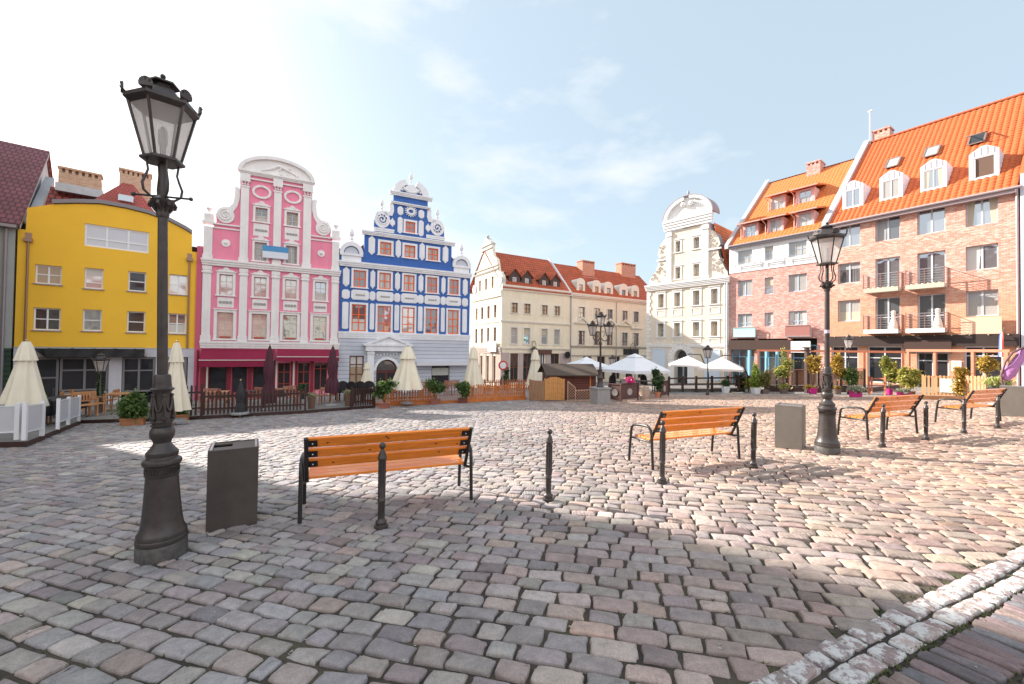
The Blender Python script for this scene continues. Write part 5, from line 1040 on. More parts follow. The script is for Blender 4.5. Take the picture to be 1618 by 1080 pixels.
H.b(q, 'arch_surround', WT); q = MB(); q.prism(rect(3.26,4.7,ZB,.75), .5, .56); q.prism(arc(3.98,.75,.72,.95,0,180,14), .5, .56); do = H.b(q, 'door', M('grey blue door', (.32,.36,.37), .6)); 
for a in (3.4,4.08): q = MB(); q.box(a,a+.5,.48,.495,-1.8,.4); H.b(q, 'pane', GL_DARK, do)
q = MB(); q.prism(arc(3.98,.8,.6,.78,0,180,14), .48, .495); H.b(q, 'pane', GL_DARK, do)
for a,b_,c,d in ((.85,2.2,-.15,1.7),(6.5,7.8,-1.2,1.66)):
    q = MB(); q.prism(rect(a,b_,c,d), -.06, -.01); q.prism(rect(a-.1,b_+.1,c-.1,d+.1), -.09, -.01, [rect(a,b_,c,d)]); H.b(q, 'blind_window', M('pale blue shutter', (.58,.66,.74), .6))
q = MB(); q.add([(.2,.6,8.6),(8.5,.6,8.6),(8.0,.6,9.0),(7.0,.6,14.3),(2.2,.6,14.3)], [(0,1,2,3,4)]); q.add([(8.55,.4,8.75),(7.05,.4,14.4),(7.05,11,14.4),(8.55,11,8.75)], [(0,3,2,1)]); q.add([(4.55,.5,15.6),(8.9,.5,8.8),(8.9,11,8.8),(4.55,11,15.6)], [(0,1,2,3)]); q.add([(4.55,.5,15.6),(.2,.5,8.8),(.2,11,8.8),(4.55,11,15.6)], [(0,3,2,1)])
H.b(q, 'roof', lines_mat('bright orange tiles', (.62,.145,.03), (.3,.06,.015), .33, .05, 'z', noise=.12))
q = MB(); q.tube([(8.62,-.2,-2.2),(8.62,-.2,8.2)], .07, 8); q.tube([(8.42,-.2,-2.2),(8.42,-.2,8.2)], .05, 8); H.b(q, 'downpipe', ZINC)

# ================= brick house one (white top storey)
BR1 = brick_mat('mottled pink brick', (.48,.15,.12), (.61,.255,.205), (.71,.50,.45), (.56,.40,.35)); BR2 = brick_mat('mottled orange brick', (.50,.155,.105), (.64,.265,.19), (.74,.51,.43), (.57,.40,.33), low=((.55,.175,.075),(.72,.31,.14),5.0,8.0))
E1 = Facade(20.7, 39.2, .609, -.793, 'white_topped_brick_house', 'pink brick house with white upper storey and orange shed dormers, left of largest house', 'house')
cw1 = [(.77,2.03),(3.07,3.77),(4.95,6.28)]
holes = [rect(a,b_,9.72,11.0) for a,b_ in cw1]+[rect(a,b_,6.72,8.2) for a,b_ in cw1]+[rect(a,b_,3.85,5.07) for a,b_ in cw1]
q = MB(); q.prism([(0,2.75),(7.8,2.75),(7.8,8.98),(0,8.98)], 0, .4, holes[3:]); E1.b(q, 'wall', BR1)
q = MB(); q.prism([(-.0,8.98),(7.8,8.98),(7.8,11.75),(0,11.75)], -.05, .4, holes[:3]); E1.b(q, 'upper_wall', M('white render', (.76,.75,.75), .8, noise=(1,.04)))
q = MB(); q.box(0,7.8,.405,.42,ZB,11.7); E1.b(q, 'interior', DARKIN); q = MB(); q.box(0,7.8,.42,9,ZB,11.5); E1.b(q, 'rear_block', BR1)
FB = FR_BLUE
for i,(a,b_) in enumerate(cw1):
    v = 0 if i == 1 else 1
    window(E1, a, b_, 9.72, 11.0, M('light blue frame', (.45,.55,.66), .5), 'curt', v=v+1, hs=(.5,), fw=.06, mw=.04); window(E1, a, b_, 6.72, 8.2, M('light blue frame', (.45,.55,.66), .5), ['curt','sky','curt'][i], v=v, hs=(), fw=.07); window(E1, a, b_, 3.85, 5.07, M('light blue frame', (.45,.55,.66), .5), 'curt', v=v, hs=(.3,), fw=.07)
    q = MB(); 
    for z in (9.62,9.78): q.bar((a-.25,-.3,z),(b_+.3,-.3,z), .04)
    for u_ in (a-.25,b_+.3): q.bar((u_,-.3,9.45),(u_,-.3,9.85),.04); q.bar((u_,-.3,9.62),(u_,-.02,9.62),.04)
    E1.b(q, 'flower_rail', M('grey rail', (.35,.34,.36), .5, .5))
# ground floor recess and boards
q = MB(); 
for a,b_ in ((-.0,.12),(2.25,2.5),(4.9,5.15),(7.0,7.8)): q.box(a,b_,0,.4,ZB,2.75)
E1.b(q, 'ground_floor_pier', BR1)
for i,(a,b_) in enumerate(((.15,2.2),(2.55,4.85),(5.2,6.95))): window(E1, a, b_, -2.2, 2.2, FR_BLUE, 'mid' if i < 2 else 'dark', v=2 if i < 2 else 1, hs=(.75,), fw=.09, rev=.25, name='shop_window')
for a,b_,z0,z1,mt,nm in ((.1,5.2,1.75,2.62,(.050,.022,.015),'brown_sign'),(5.2,6.6,1.55,2.5,(.72,.72,.70),'white_sign'),(.55,2.4,2.95,3.75,(.42,.82,.80),'cyan_board'),(4.8,6.6,2.95,3.8,(.34,.14,.12),'brown_board')):
    q = MB(); q.box(a,b_,-.25 if z1 < 2.7 else -.35,-.12,z0,z1); o = E1.b(q, 'fascia_sign' if z1 < 2.7 else 'balcony_board', M(nm, mt, .6)); 
    if z1 > 2.7: q = MB(); q.bar((a-.05,-.4,z1+.05),(b_+.1,-.4,z1+.05),.04); q.bar((b_+.1,-.4,z0),(b_+.1,-.4,z1+.05),.04); q.bar((b_+.1,-.4,z1+.05),(b_+.1,0,z1+.05),.04); q.box(a,b_+.1,-.42,0,z0-.08,z0); E1.b(q, 'board_rail', GUTTER, o)
def tile_slope(F, u0, u1, y0, z0, y1, z1, mat, rib, row, amp=.045, name='roof', parent=None):
    nu = int((u1-u0)/rib*8); L_ = math.hypot(y1-y0, z1-z0); nr = int(L_/row); sy, sz = (y1-y0)/L_, (z1-z0)/L_; nx, nz = -sz, sy   # outward normal (towards viewer/up)
    vs_ = []; fs = []; 
    us = [u0+(u1-u0)*i/nu for i in range(nu+1)]
    prof = [amp*abs(math.sin(math.pi*(u-u0)/rib))**.8 for u in us]
    k = 0
    for j in range(nr):
        for e, lift in ((0, .018), (1, 0.0)):
            d = (j+e)*row if e == 0 else (j+1)*row
            for i, u in enumerate(us): h = prof[i]+lift; vs_.append((u, y0+sy*d+nx*h, z0+sz*d+nz*h))
    n1 = nu+1
    for r in range(2*nr-1):
        for i in range(nu): fs.append((r*n1+i, r*n1+i+1, (r+1)*n1+i+1, (r+1)*n1+i))
    q = MB(); q.add(vs_, fs); return F.b(q, name, mat, parent, smooth=False)
TILE = M('terracotta tiles', (.54,.115,.028), .7, noise=(5,.3), bump=(20,.15,.01)); TILE1 = M('orange tiles', (.60,.175,.045), .7, noise=(5,.26), bump=(20,.15,.01))
tile_slope(E1, 0, 7.75, -.3, 11.55, 8.9, 20.0, TILE1, .30, .34, .03)
q = MB(); q.add([(0,8.9,20.05),(7.8,8.9,20.05),(7.8,18,11.6),(0,18,11.6)], [(0,1,2,3)]); E1.b(q, 'rear_roof', TILE1)
q = MB(); q.tube([(0,-.42,11.5),(7.75,-.42,11.5)], .08, 8); q.box(0,7.8,-.35,0,11.3,11.55); E1.b(q, 'gutter', GUTTER)
def verge(F, u, y0, z0, y1, z1, w, h, mat): 
    q = MB(); q.add([(u,y0,z0-h*.3),(u+w,y0,z0-h*.3),(u+w,y1,z1-h*.3),(u,y1,z1-h*.3),(u,y0,z0+h),(u+w,y0,z0+h),(u+w,y1,z1+h),(u,y1,z1+h)], [(4,5,6,7),(0,4,7,3),(1,2,6,5),(0,1,5,4),(3,7,6,2)]); return F.b(q, 'verge', mat)
VG = M('grey verge plaster', (.50,.49,.52), .7, noise=(1,.06)); verge(E1, -.25, -.5, 11.4, 8.9, 20.1, .35, .3, VG)
q = MB(); q.add([(-.2,0,11.5),(-.2,8.9,20.0),(-.2,18,11.5)],[(0,1,2)]); E1.b(q, 'gable_wall', VG)
PNK = M('pale pink dormer render', (.66,.40,.38), .8)
def shed_dormer(F, u0, u1, y0, z0, z1, slope_y, slope_z, tile, win, roof_over=.32):
    """front wall y0, low-pitched roof running back to the main slope"""
    sl_ = (slope_z[1]-slope_z[0])/(slope_y[1]-slope_y[0]); yr = lambda z: slope_y[0]+(z-slope_z[0])/sl_
    zr = z1+.55; yb = yr(zr); a, b_ = u0, u1; q = MB()
    q.prism(rect(a,b_,z0,z1), y0, y0+.15, [rect(win[0],win[1],win[2],win[3])])
    for s_ in (a, b_-.12): q.add([(s_,y0+.15,z0),(s_,yr(z1),z1),(s_,y0+.15,z1),(s_+.12,y0+.15,z0),(s_+.12,yr(z1),z1),(s_+.12,y0+.15,z1)], [(0,1,2),(5,4,3),(0,2,5,3)])
    d = F.b(q, 'dormer', PNK); q = MB(); o_ = roof_over; zf = z1-.02
    q.add([(a-o_,y0-.45,zf),(b_+o_,y0-.45,zf),(b_+o_,yb,zr),(a-o_,yb,zr),(a-o_,y0-.45,zf+.14),(b_+o_,y0-.45,zf+.14),(b_+o_,yb,zr+.14),(a-o_,yb,zr+.14)], [(4,5,6,7),(0,3,2,1),(0,1,5,4),(1,2,6,5),(0,4,7,3)]); F.b(q, 'dormer_roof', tile, d)
    q = MB(); q.tube([(a-o_,y0-.5,zf+.02),(b_+o_,y0-.5,zf+.02)], .06, 6); q.tube([(a-o_+.05,y0-.48,zf-.02),(a-.1,y0-.1,zf-.35),(a-.1,y0-.1,z0)], .04, 6); F.b(q, 'dormer_gutter', M('pink gutter', (.6,.36,.33), .5), d)
    window(F, win[0], win[1], win[2], win[3], M('light blue frame', (.45,.55,.66), .5), random.choice(['curt','sky']), v=1, hs=(.4,), fw=.06, mw=.04, y0=y0, rev=.05, name='dormer_window')
for a,b_ in ((1.0,2.35),(3.1,4.4),(5.35,6.65)): shed_dormer(E1, a, b_, .45, 12.1, 13.5, (-.3,8.9), (11.55,20.0), TILE1, ((a+b_)/2-.44,(a+b_)/2+.46,12.25,13.42))
for a,b_ in ((2.1,3.4),(4.25,5.75)): shed_dormer(E1, a, b_, 3.75, 15.15, 16.6, (-.3,8.9), (11.55,20.0), TILE1, ((a+b_)/2-.48,(a+b_)/2+.48,15.3,16.5))
chimney(E1, 3.8, 4.95, 8.0, 9.6, 18.6, 20.6, BR1, 3)
# ================= brick house two
E2 = Facade(25.4, 33, .551, -.834, 'balcony_brick_house', 'largest orange brick house with steep ribbed tile roof and four small balconies, at the right', 'house')
c4 = [(.62,2.02),(2.92,4.3),(5.2,6.58),(7.5,8.88)]; WL = 9.7
hole_spec = []
for a,b_ in c4: hole_spec.append((a,b_,9.86,11.6))
for i,(a,b_) in enumerate(c4): hole_spec.append((a,b_,7.0 if i in (0,3) else 6.15,8.58)); hole_spec.append((a,b_,4.02 if i in (0,3) else 3.15,5.68))
gr = [(.2,1.9,-.6,2.1,1),(2.45,4.4,-.6,2.1,1),(5.15,6.72,-1.0,2.1,1),(7.4,9.05,.05,2.1,1)]
q = MB(); q.prism([(0,ZB+1),(WL,ZB+1),(WL,11.9),(0,11.9)], 0, .4, [rect(a,b_,c,d) for a,b_,c,d in hole_spec]+[rect(a,b_,c,d) for a,b_,c,d,_ in gr]); E2.b(q, 'wall', BR2)
q = MB(); q.box(0,WL,.405,.42,ZB+1,11.8); E2.b(q, 'interior', DARKIN); q = MB(); q.box(0,WL,.42,9,ZB+1,11.8); E2.b(q, 'rear_block', BR2)
FG = M('silver grey frame', (.55,.55,.58), .45)
for k,(a,b_,c,d) in enumerate(hole_spec):
    pn_ = ['sky','mid','sky','sky','mid','curt','sky','mid','sky','mid','sky','curt'][k]
    o = window(E2, a, b_, c, d, FG, pn_, v=1, hs=() if d-c < 2 else ((.42,) if c < 4 else ()), fw=.075, mw=.09, rev=.2, name='window' if d-c < 2 else 'balcony_door')
    if (a, c) in ((.62,7.0),(7.5,4.02),(.62,4.02)):
        for sg in (-1, 1):
            q = MB(); e0 = a+.1 if sg < 0 else b_-.1; q.grid(16, 6, lambda s_, t: (e0+sg*-1*(.05+(.52 if a > 7 else .35)*s_*(1-.75*t if a > 7 else 1)), .235+.008*math.sin(s_*38), d-.1-(d-c-.2)*t)); E2.b(q, 'curtain', M('white curtain', (.62,.60,.56), .9), o) if (a > 7 or sg > 0) else None
    if c == 3.15:      # white gowns on dress stands
        q = MB(); cu = b_-.42; q.lathe([(.10,0),(.30,0),(.26,.3),(.17,.75),(.11,1.0),(.15,1.25),(.16,1.38),(.05,1.45),(.045,1.55)], cu, .28, c+.1, 12); E2.b(q, 'gown_display', M('white gown', (.7,.66,.6), .9), o, smooth=True)
for a,b_,c,d,v in gr: window(E2, a, b_, c, d, FG, 'dark', v=v, hs=(.68,) if c < 0 else (.7,), fw=.09, rev=.15, name='shop_window' if c > -1 else 'shop_door')
RAIL = M('brown balcony rail', (.26,.12,.10), .5, .2); SLAB = M('balcony slab', (.52,.45,.36), .8, noise=(2,.15)); STEEL = M('steel rail', (.42,.40,.42), .4, .6)
for a,b_ in ((2.48,4.4),(4.8,6.68)):
    for z0 in (6.02,3.02):
        q = MB(); q.box(a,b_,-.9,-.0,z0,z0+.14); sb = E2.b(q, 'balcony', SLAB); q = MB(); q.box(a-.01,b_+.01,-.93,-.9,z0-.02,z0+.28); E2.b(q, 'balcony_apron', M('balcony apron', (.60,.60,.62), .6) if z0 < 4 else SLAB, sb)
        q = MB()
        for u_ in (a,b_): q.bar((u_,-.9,z0),(u_,-.9,z0+1.35),.05); q.bar((u_,-.03,z0),(u_,-.03,z0+1.35),.05)
        q.bar(((a+b_)/2,-.9,z0),((a+b_)/2,-.9,z0+1.3),.04); q.box(a,a+.02,-.9,0,z0+.14,z0+.3)
        E2.b(q, 'railing_post', RAIL, sb); q = MB()
        for k in range(6):
            z = z0+.45+k*.17; q.bar((a,-.9,z),(b_,-.9,z),.018 if k < 5 else .04); q.bar((a,-.9,z),(a,-.0,z),.018 if k < 5 else .04); q.bar((b_,-.9,z),(b_,-.0,z),.018 if k < 5 else .04)
        E2.b(q, 'railing', STEEL, sb)
        if z0 > 5:
            q = MB()
            for k in range(6): u_ = a+.3+k*.27; q.lathe([(.05,0),(.09,.02),(.11,.18),(.10,.2)], u_, -.78, z0+.14, 8)
            E2.b(q, 'flower_pots', M('pale pots', (.62,.55,.45), .8), sb)
tile_slope(E2, 0, WL, -.35, 11.75, 8.95, 21.0, TILE, .325, .36, .07)
q = MB(); q.add([(0,8.95,21.05),(WL,8.95,21.05),(WL,18,12),(0,18,12)], [(0,1,2,3)]); E2.b(q, 'rear_roof', TILE)
q = MB(); q.tube([(0,8.98,21.1),(WL,8.98,21.1)], .11, 8)
for k in range(30): q.ball((.2+k*.325,8.98,21.18), .06, 6)
E2.b(q, 'ridge', M('ridge tile', (.45,.10,.03), .7)); q = MB(); q.tube([(0,-.48,11.72),(WL+.2,-.48,11.72)], .08, 8); q.box(0,WL,-.38,.0,11.45,11.75); q.tube([(WL-.05,-.45,11.6),(WL-.05,-.14,11.3),(WL-.05,-.14,-.9)], .06, 8); E2.b(q, 'gutter', M('dusty pink gutter', (.42,.33,.34), .5, .2))
verge(E2, -.3, -.5, 11.7, 8.95, 21.1, .4, .32, VG); q = MB(); q.add([(-.25,0,11.6),(-.25,8.95,21.0),(-.25,18,11.6)],[(0,1,2)]); q.box(-.3,.1,-.12,.4,11.2,12.0); E2.b(q, 'gable_wall', VG)
DW = M('white standing-seam sheet', (.70,.66,.70), .45, .1, noise=(2,.04))
for i, a in enumerate((.62,2.92,5.17,7.52)):
    b_ = a+1.32; z0 = 12.95; y0 = .93; c = (a+b_)/2; q = MB(); ww = (a+.2, b_-.17, z0+.25, z0+1.6); wz1 = z0+1.6
    q.prism([(a,z0),(b_,z0),(b_,z0+1.92),(c+.12,z0+2.3),(c-.12,z0+2.3),(a,z0+1.92)], y0, y0+.14, [rect(*ww)])
    yr = lambda z: -.35+(z-11.75)*(9.3/9.25)
    fr_ = [(a,z0),(a,z0+1.92),(c-.12,z0+2.3),(c+.12,z0+2.3),(b_,z0+1.92),(b_,z0)]
    q.add([(u,y0+.14,z) for u,z in fr_]+[(u,yr(z)+.25,z) for u,z in fr_], [(i_,i_+1,7+i_,6+i_) for i_ in range(5)])
    for k in range(4): u_ = a+.22+k*.29; zt = z0+1.92+.38*(1-abs(u_-c)/.66); q.bar((u_,y0-.02,wz1+.1),(u_,y0-.02,min(zt, z0+2.28)),.03)
    for k in range(5): y_ = y0+.3+k*.4; q.bar((b_+.01,y_,z0+.1+max(0,(y_-y0-.1))),(b_+.01,y_,z0+1.92),.025)
    d = E2.b(q, 'dormer', DW)
    if i < 3: window(E2, *ww, FG, ['sky','curt','sky'][i], v=1, fw=.06, mw=.06, y0=y0, rev=.02, name='dormer_window')
    else:
        o = window(E2, *ww, FG, M('dark attic', (.13,.075,.05), .6), v=0, fw=.06, y0=y0, rev=.02, name='dormer_window', label='open dormer window showing a dark curved blind inside'); q = MB(); q.box(ww[0]+.04,ww[0]+.1,y0-.02,y0+.4,ww[2]+.05,ww[3]-.1); E2.b(q, 'open_sash', FG, o)
for k,(a,y_) in enumerate(((2.35,4.5),(4.6,4.55),(6.95,4.55))):
    z = 11.75+(y_+.35)*.995; q = MB(); up = .14; l = 1.0; lift = .5 if k == 2 else .0
    A0 = [(a,y_-.14,z+up),(a+.78,y_-.14,z+up),(a+.78,y_+l-.14,z+l+up),(a,y_+l-.14,z+l+up)]
    for i_ in range(4): q.bar(A0[i_], A0[(i_+1) % 4], .09, .07)
    sk = E2.b(q, 'skylight', M('brown skylight frame', (.20,.15,.13), .5)); q = MB(); q.add([A0[0],A0[1],A0[2],A0[3]], [(0,1,2,3)]); g_ = E2.b(q, 'pane', GL_CURT if k < 2 else GL_DARK, sk)
    if k == 2:
        q = MB(); B0 = [(a,y_-.75,z+.55),(a+.78,y_-.75,z+.55),A0[2],A0[3]]
        for i_ in range(4): q.bar(B0[i_], B0[(i_+1) % 4], .07, .06)
        q.add(B0, [(0,1,2,3)]) if False else None; E2.b(q, 'open_sash', M('brown skylight frame', (.20,.15,.13), .5), sk)
chimney(E2, .3, 1.5, 9.0, 10.2, 20.0, 22.1, BR2, 3); q = MB(); q.tube([(.15,8.9,20.8),(.15,8.9,24.0)], .05, 8); q.bar((0,8.9,24.0),(.32,8.9,24.05),.12); E2.b(q, 'antenna', M('white pole', (.7,.66,.68), .5))
# fascia band, boards, flag
q = MB(); q.box(-.1,WL,-.3,-.05,2.12,2.85); fs_ = E2.b(q, 'fascia_sign', M('dark brown fascia', (.030,.015,.012), .6, noise=(.8,.35))); q = MB(); q.box(4.6,6.9,-.4,-.3,1.6,2.5); E2.b(q, 'fascia_panel', M('dark brown panel', (.055,.026,.019), .6), fs_)
for k in range(12): q = MB(); q.ball((.5+k*.8,-.34,2.82), .035, 6); E2.b(q, 'fascia_light', M('fascia lamp', (.7,.55,.3), .4), fs_)
q = MB(); q.box(7.32,9.04,-.3,-.22,2.88,3.95); E2.b(q, 'blank_sign', M('peach board', (.72,.47,.33), .7)); q = MB(); q.box(4.62,4.95,-.08,-.02,1.65,2.0); E2.b(q, 'blue_plate', M('blue plate', (.08,.25,.55), .5))
q = MB(); q.box(6.85,7.3,-.12,-.06,.45,1.15); E2.b(q, 'menu_board', M('white board', (.7,.68,.66), .6))
fl = thing('flag', 'small red, white and blue flag hanging from a wall pole on the right brick house', 'flag', tuple(E2.o+E2.d*8.95+Vector((0,0,2.2))), math.atan2(-.834,.551))
q = MB(); q.tube([(0,-.05,.0),(.25,-1.0,1.0)], .025, 6); q.build('flagpole', M('pole wood', (.3,.2,.12), .6), fl)
for k, c_ in enumerate(((.62,.03,.03),(.72,.70,.70),(.10,.16,.42))):
    q = MB(); q.grid(8, 12, lambda a, b_: (.2-.3*(k+a)/3*(.55+.3*b_)+.0, -.8+.25*(k+a)/3+.08*math.sin(b_*7+k+a), .75-.35*(k+a)/3*0-1.5*b_-.2*a*0)); q.build('flag_stripe', M('flag colour %d' % k, c_, .8), fl)
# neighbour at the right edge, and blocks closing the back
V = Facade(25.4+.551*9.78, 33-.834*9.78, .551, -.834, 'pale_end_house', 'pale house of which only a thin strip shows at the right picture edge', 'house')
q = MB(); q.box(0,14,-.15,9,ZB+1,12.6); V.b(q, 'wall', M('pale lilac plaster', (.62,.62,.68), .8, noise=(1,.05))); q = MB(); q.add([(-.02,-.4,12.5),(14,-.4,12.5),(14,7,19),(-.02,7,19),(14,14,12.5),(-.02,14,12.5)], [(0,1,2,3),(3,2,4,5)]); V.b(q, 'roof', TILE)
# ---------------------------------------------------------------- terraces and everything on them
def VG2(x, y, h=0): return Vector((x, y, zg(x, y)+h))
def height(px, yb, yt):            # metres between two points on one vertical
    p = G(px, yb); d = ray(px, yt); t = math.hypot(p.x, p.y)/math.hypot(d.x, d.y); return (CAM+d*t).z-p.z
def wid(px, yb, dpx): return dpx*(G(px, yb)-CAM).dot(FV)/FPX/math.sqrt(1+((px-809)/FPX)**2)
DECKW = lines_mat('weathered deck boards', (.20,.185,.175), (.05,.045,.04), .14, .012, 'y', noise=.1); DARKW = M('dark stained wood', (.045,.018,.014), .6, noise=(6,.3)); ORW = M('orange stained wood', (.56,.17,.035), .6, noise=(5,.25)); MIDW = M('mid brown wood', (.24,.10,.04), .65, noise=(5,.25)); TEAK = M('teak wood', (.48,.22,.09), .6, noise=(5,.2))
def slab(name, label, cat, pts, h, mat, edge, kind=None):
    P_ = [VG2(p[0], p[1], h) for p in pts]; c = P_[0].copy(); t = thing(name, label, cat, VG2(c.x, c.y))
    off = Vector((c.x, c.y, zg(c.x, c.y))); n = len(P_); q = MB(); q.poly([tuple(p-off) for p in P_]); q.build('boards', mat, t)
    q = MB(); lo = [p-off-Vector((0,0,h+.03)) for p in P_]; hi = [p-off-Vector((0,0,.004)) for p in P_]
    q.add([tuple(p) for p in lo+hi], [(i,(i+1) % n,n+(i+1) % n,n+i) for i in range(n)]); q.build('skirt', edge, t); return t
def off2(p, v): return (p.x+v[0], p.y+v[1])
def xy(p): return (p.x, p.y)
ny = (-.659*6.5,.752*6.5); npk = (-.467*8,.884*8)
a, b_, c, d = G(-70,709), G(42,706), G(127,670), G(262,665)
slab('deck', 'low dark edged deck carrying the white framed screens at the left edge', 'deck', [xy(a),xy(b_),xy(c),off2(c,ny),off2(a,ny)], .13, DECKW, DARKW)
slab('deck', 'grey deck with wooden chairs in front of the yellow building', 'deck', [xy(G(129,669)),xy(d),off2(d,ny),off2(c,(ny[0]*.98,ny[1]*.98))], .12, DECKW, DARKW)
e, f2 = G(478,653), G(592,644)
slab('deck', 'long dark deck behind the brown picket fence of the maroon café', 'deck', [xy(G(264,665)),xy(e),xy(f2),off2(f2,npk),off2(G(270,665),npk)], .12, DECKW, DARKW)
g1, g2 = G(597,642), G(832,631)
slab('deck', 'deck with orange wooden edge in front of the blue house', 'deck', [xy(g1),xy(g2),off2(g2,(-2.2,4.4)),off2(g1,(-3.2,6.2))], .14, M('reddish deck boards', (.24,.15,.12), .7, noise=(4,.2)), ORW)
h1, h2 = G(1209,619.6), G(1368,621.2)
slab('deck', 'raised brown deck behind the potted plants of the right hand café', 'deck', [xy(h1),xy(h2),off2(h2,(5.2,3.4)),off2(h1,(5,3.4))], .30, DECKW, DARKW)
k1, k2 = G(1445,630), G(1556,633)
slab('deck', 'deck with brown edge behind the slatted fence with the pale board', 'deck', [xy(k1),xy(k2),off2(k2,(4.6,3)),off2(k1,(4.6,3))], .16, DECKW, MIDW)
w1, w2 = G(1052,620), G(1186,619)
slab('deck', 'low deck behind the dark ramp railing in front of the white house', 'deck', [xy(w1),xy(w2),off2(w2,(2.5,5)),off2(w1,(2.5,5))], .22, DECKW, M('grey ramp side', (.14,.135,.13), .8))
# pavement with kerb on the right side
kp = [G(1052,624), G(1160,623.5), G(1300,624.6), G(1400,626.8), G(1500,630.5), G(1560,633.3), G(1640,637)]
q = MB(); kb = MB()
for i in range(len(kp)-1):
    a, b_ = kp[i], kp[i+1]; n_ = Vector((-(b_-a).y, (b_-a).x, 0)).normalized()*1
    if n_.y < 0: n_ = -n_
    kb.add([tuple(VG2(*xy(v), h_)) for v in (a, b_, b_+n_*.14, a+n_*.14) for h_ in (-.03, .06)], [(1,3,5,7),(0,2,3,1),(4,6,7,5),(0,1,7,6),(2,4,5,3)])
    q.add([tuple(VG2(*xy(v), .045)) for v in (a+n_*.13, b_+n_*.13, b_+n_*9, a+n_*9)], [(0,1,2,3)])
tag(q.build('pavement', PAVE), None, None, kind='structure'); tag(kb.build('kerb', M('granite kerb', (.36,.34,.32), .8, noise=(6,.2))), None, None, kind='structure')

# ---- fences
def picket_fence(name, label, p0, p1, h, mat, gap=.11, w=.065, rails=(.25,.75), base=.0, post=1.2, group=None, wavy=False, lift=.12, cap='point'):
    a, b_ = VG2(p0.x, p0.y), VG2(p1.x, p1.y); L_ = (b_-a).length; ang = math.atan2((b_-a).y, (b_-a).x); t = thing(name, label, 'fence', a, ang, group)
    sl_ = (b_.z-a.z)/math.hypot((b_-a).x, (b_-a).y); q = MB(); n = int(L_/gap)
    for i in range(n):
        x = gap*(i+.3); z = sl_*x+lift; hh = h-lift-.03*random.random()
        if wavy: hh -= .12*(.5+.5*math.cos(2*math.pi*x/post))
        if cap == 'point': q.prism([(x,z+.03),(x+w,z+.03),(x+w,z+hh-.04),(x+w/2,z+hh),(x,z+hh-.04)], -.012, .012)
        else: q.box(x, x+w, -.012, .012, z+.03, z+hh)
    q.build('pickets', mat, t)
    for r_h in rails: q = MB(); q.bar((0,.03,lift+h*r_h*.9),(L_,.03,lift+h*r_h*.9+sl_*L_),.03,.06); q.build('rail', mat, t)
    k = max(1, int(L_/post))
    for i in range(k+1): x = L_*i/k; q = MB(); q.box(x-.035,x+.035,.0,.07,sl_*x,sl_*x+h+.03); q.build('post', mat, t)
    if base: q = MB(); q.bar((0,-.03,base/2+.01),(L_,-.03,base/2+.01+sl_*L_),.03,base); q.build('base_board', mat, t)
    return t
GF = 'brown picket fences of the café terraces'; GO = 'orange picket fences of the blue house terrace'
picket_fence('picket_fence', 'taller dark picket fence section right behind the near lamp post shrubs', G(290,664), G(318,662), 1.25, DARKW, .13, group=GF)
picket_fence('picket_fence', 'long brown picket fence in front of the maroon awnings, left of the folded dark umbrella', G(318,662), G(374,658.5), 1.0, DARKW, .12, group=GF)
picket_fence('picket_fence', 'brown picket fence right of the small folded umbrella, ending at the first wicker planter', G(386,658), G(482,652.5), 1.0, DARKW, .12, group=GF)
picket_fence('picket_fence', 'short brown picket fence between the second wicker planter and the orange fence', G(556,647.5), G(592,644), .95, DARKW, .12, group=GF)
picket_fence('picket_fence', 'orange picket fence under the large cream parasol', G(606,641.5), G(688,637), .98, ORW, .13, base=.22, group=GO, wavy=True, post=1.6)
picket_fence('picket_fence', 'orange picket fence left of the kiosk, with a row of low arches', G(735,636), G(829,631), .95, ORW, .13, base=.22, group=GO, wavy=True, post=1.7)
picket_fence('picket_fence', 'reddish picket fence at the back of the blue house terrace near the round sign', G(765,622), G(838,620), 1.0, M('red brown wood', (.34,.11,.05), .6, noise=(5,.2)), .13, group=GO)
# screens on the left deck
SCR = M('grey screen fabric', (.52,.52,.54), .9, noise=(2,.05)); SW = M('white screen frame', (.74,.74,.75), .5)
def screen(p0, p1, label):
    a, b_ = VG2(p0.x, p0.y, .12), VG2(p1.x, p1.y, .12); L_ = math.hypot((b_-a).x,(b_-a).y); t = thing('fabric_screen', label, 'screen', a, math.atan2((b_-a).y, (b_-a).x), 'white framed fabric screens'); dz_ = b_.z-a.z
    for x in (0, L_): q = MB(); q.box(x-.045,x+.045,-.035,.035,dz_*x/L_,dz_*x/L_+.86); q.build('post', SW, t)
    q = MB(); q.add([(.05,0,.2),(L_-.05,0,.2+dz_),(L_-.05,0,.78+dz_),(.05,0,.78),(.05,.012,.2),(L_-.05,.012,.2+dz_),(L_-.05,.012,.78+dz_),(.05,.012,.78)],[(0,1,2,3),(7,6,5,4)]); q.build('fabric', SCR, t)
    q = MB(); q.bar((0,0,.80),(L_,0,.80+dz_),.025); q.build('rail', SW, t); q = MB(); q.bar((0,0,.19),(L_,0,.19+dz_),.03); q.build('rail', SW, t)
screen(G(-48,707), G(27,703), 'leftmost white framed fabric screen, cut by the picture edge'); screen(G(38,704), G(66,696), 'white framed fabric screen at the corner of the left deck')
screen(G(91,685), G(107,677.5), 'white framed fabric screen past the deck opening, nearer half of the pair'); screen(G(107.5,677.5), G(124,671), 'white framed fabric screen at the far end of the left deck')

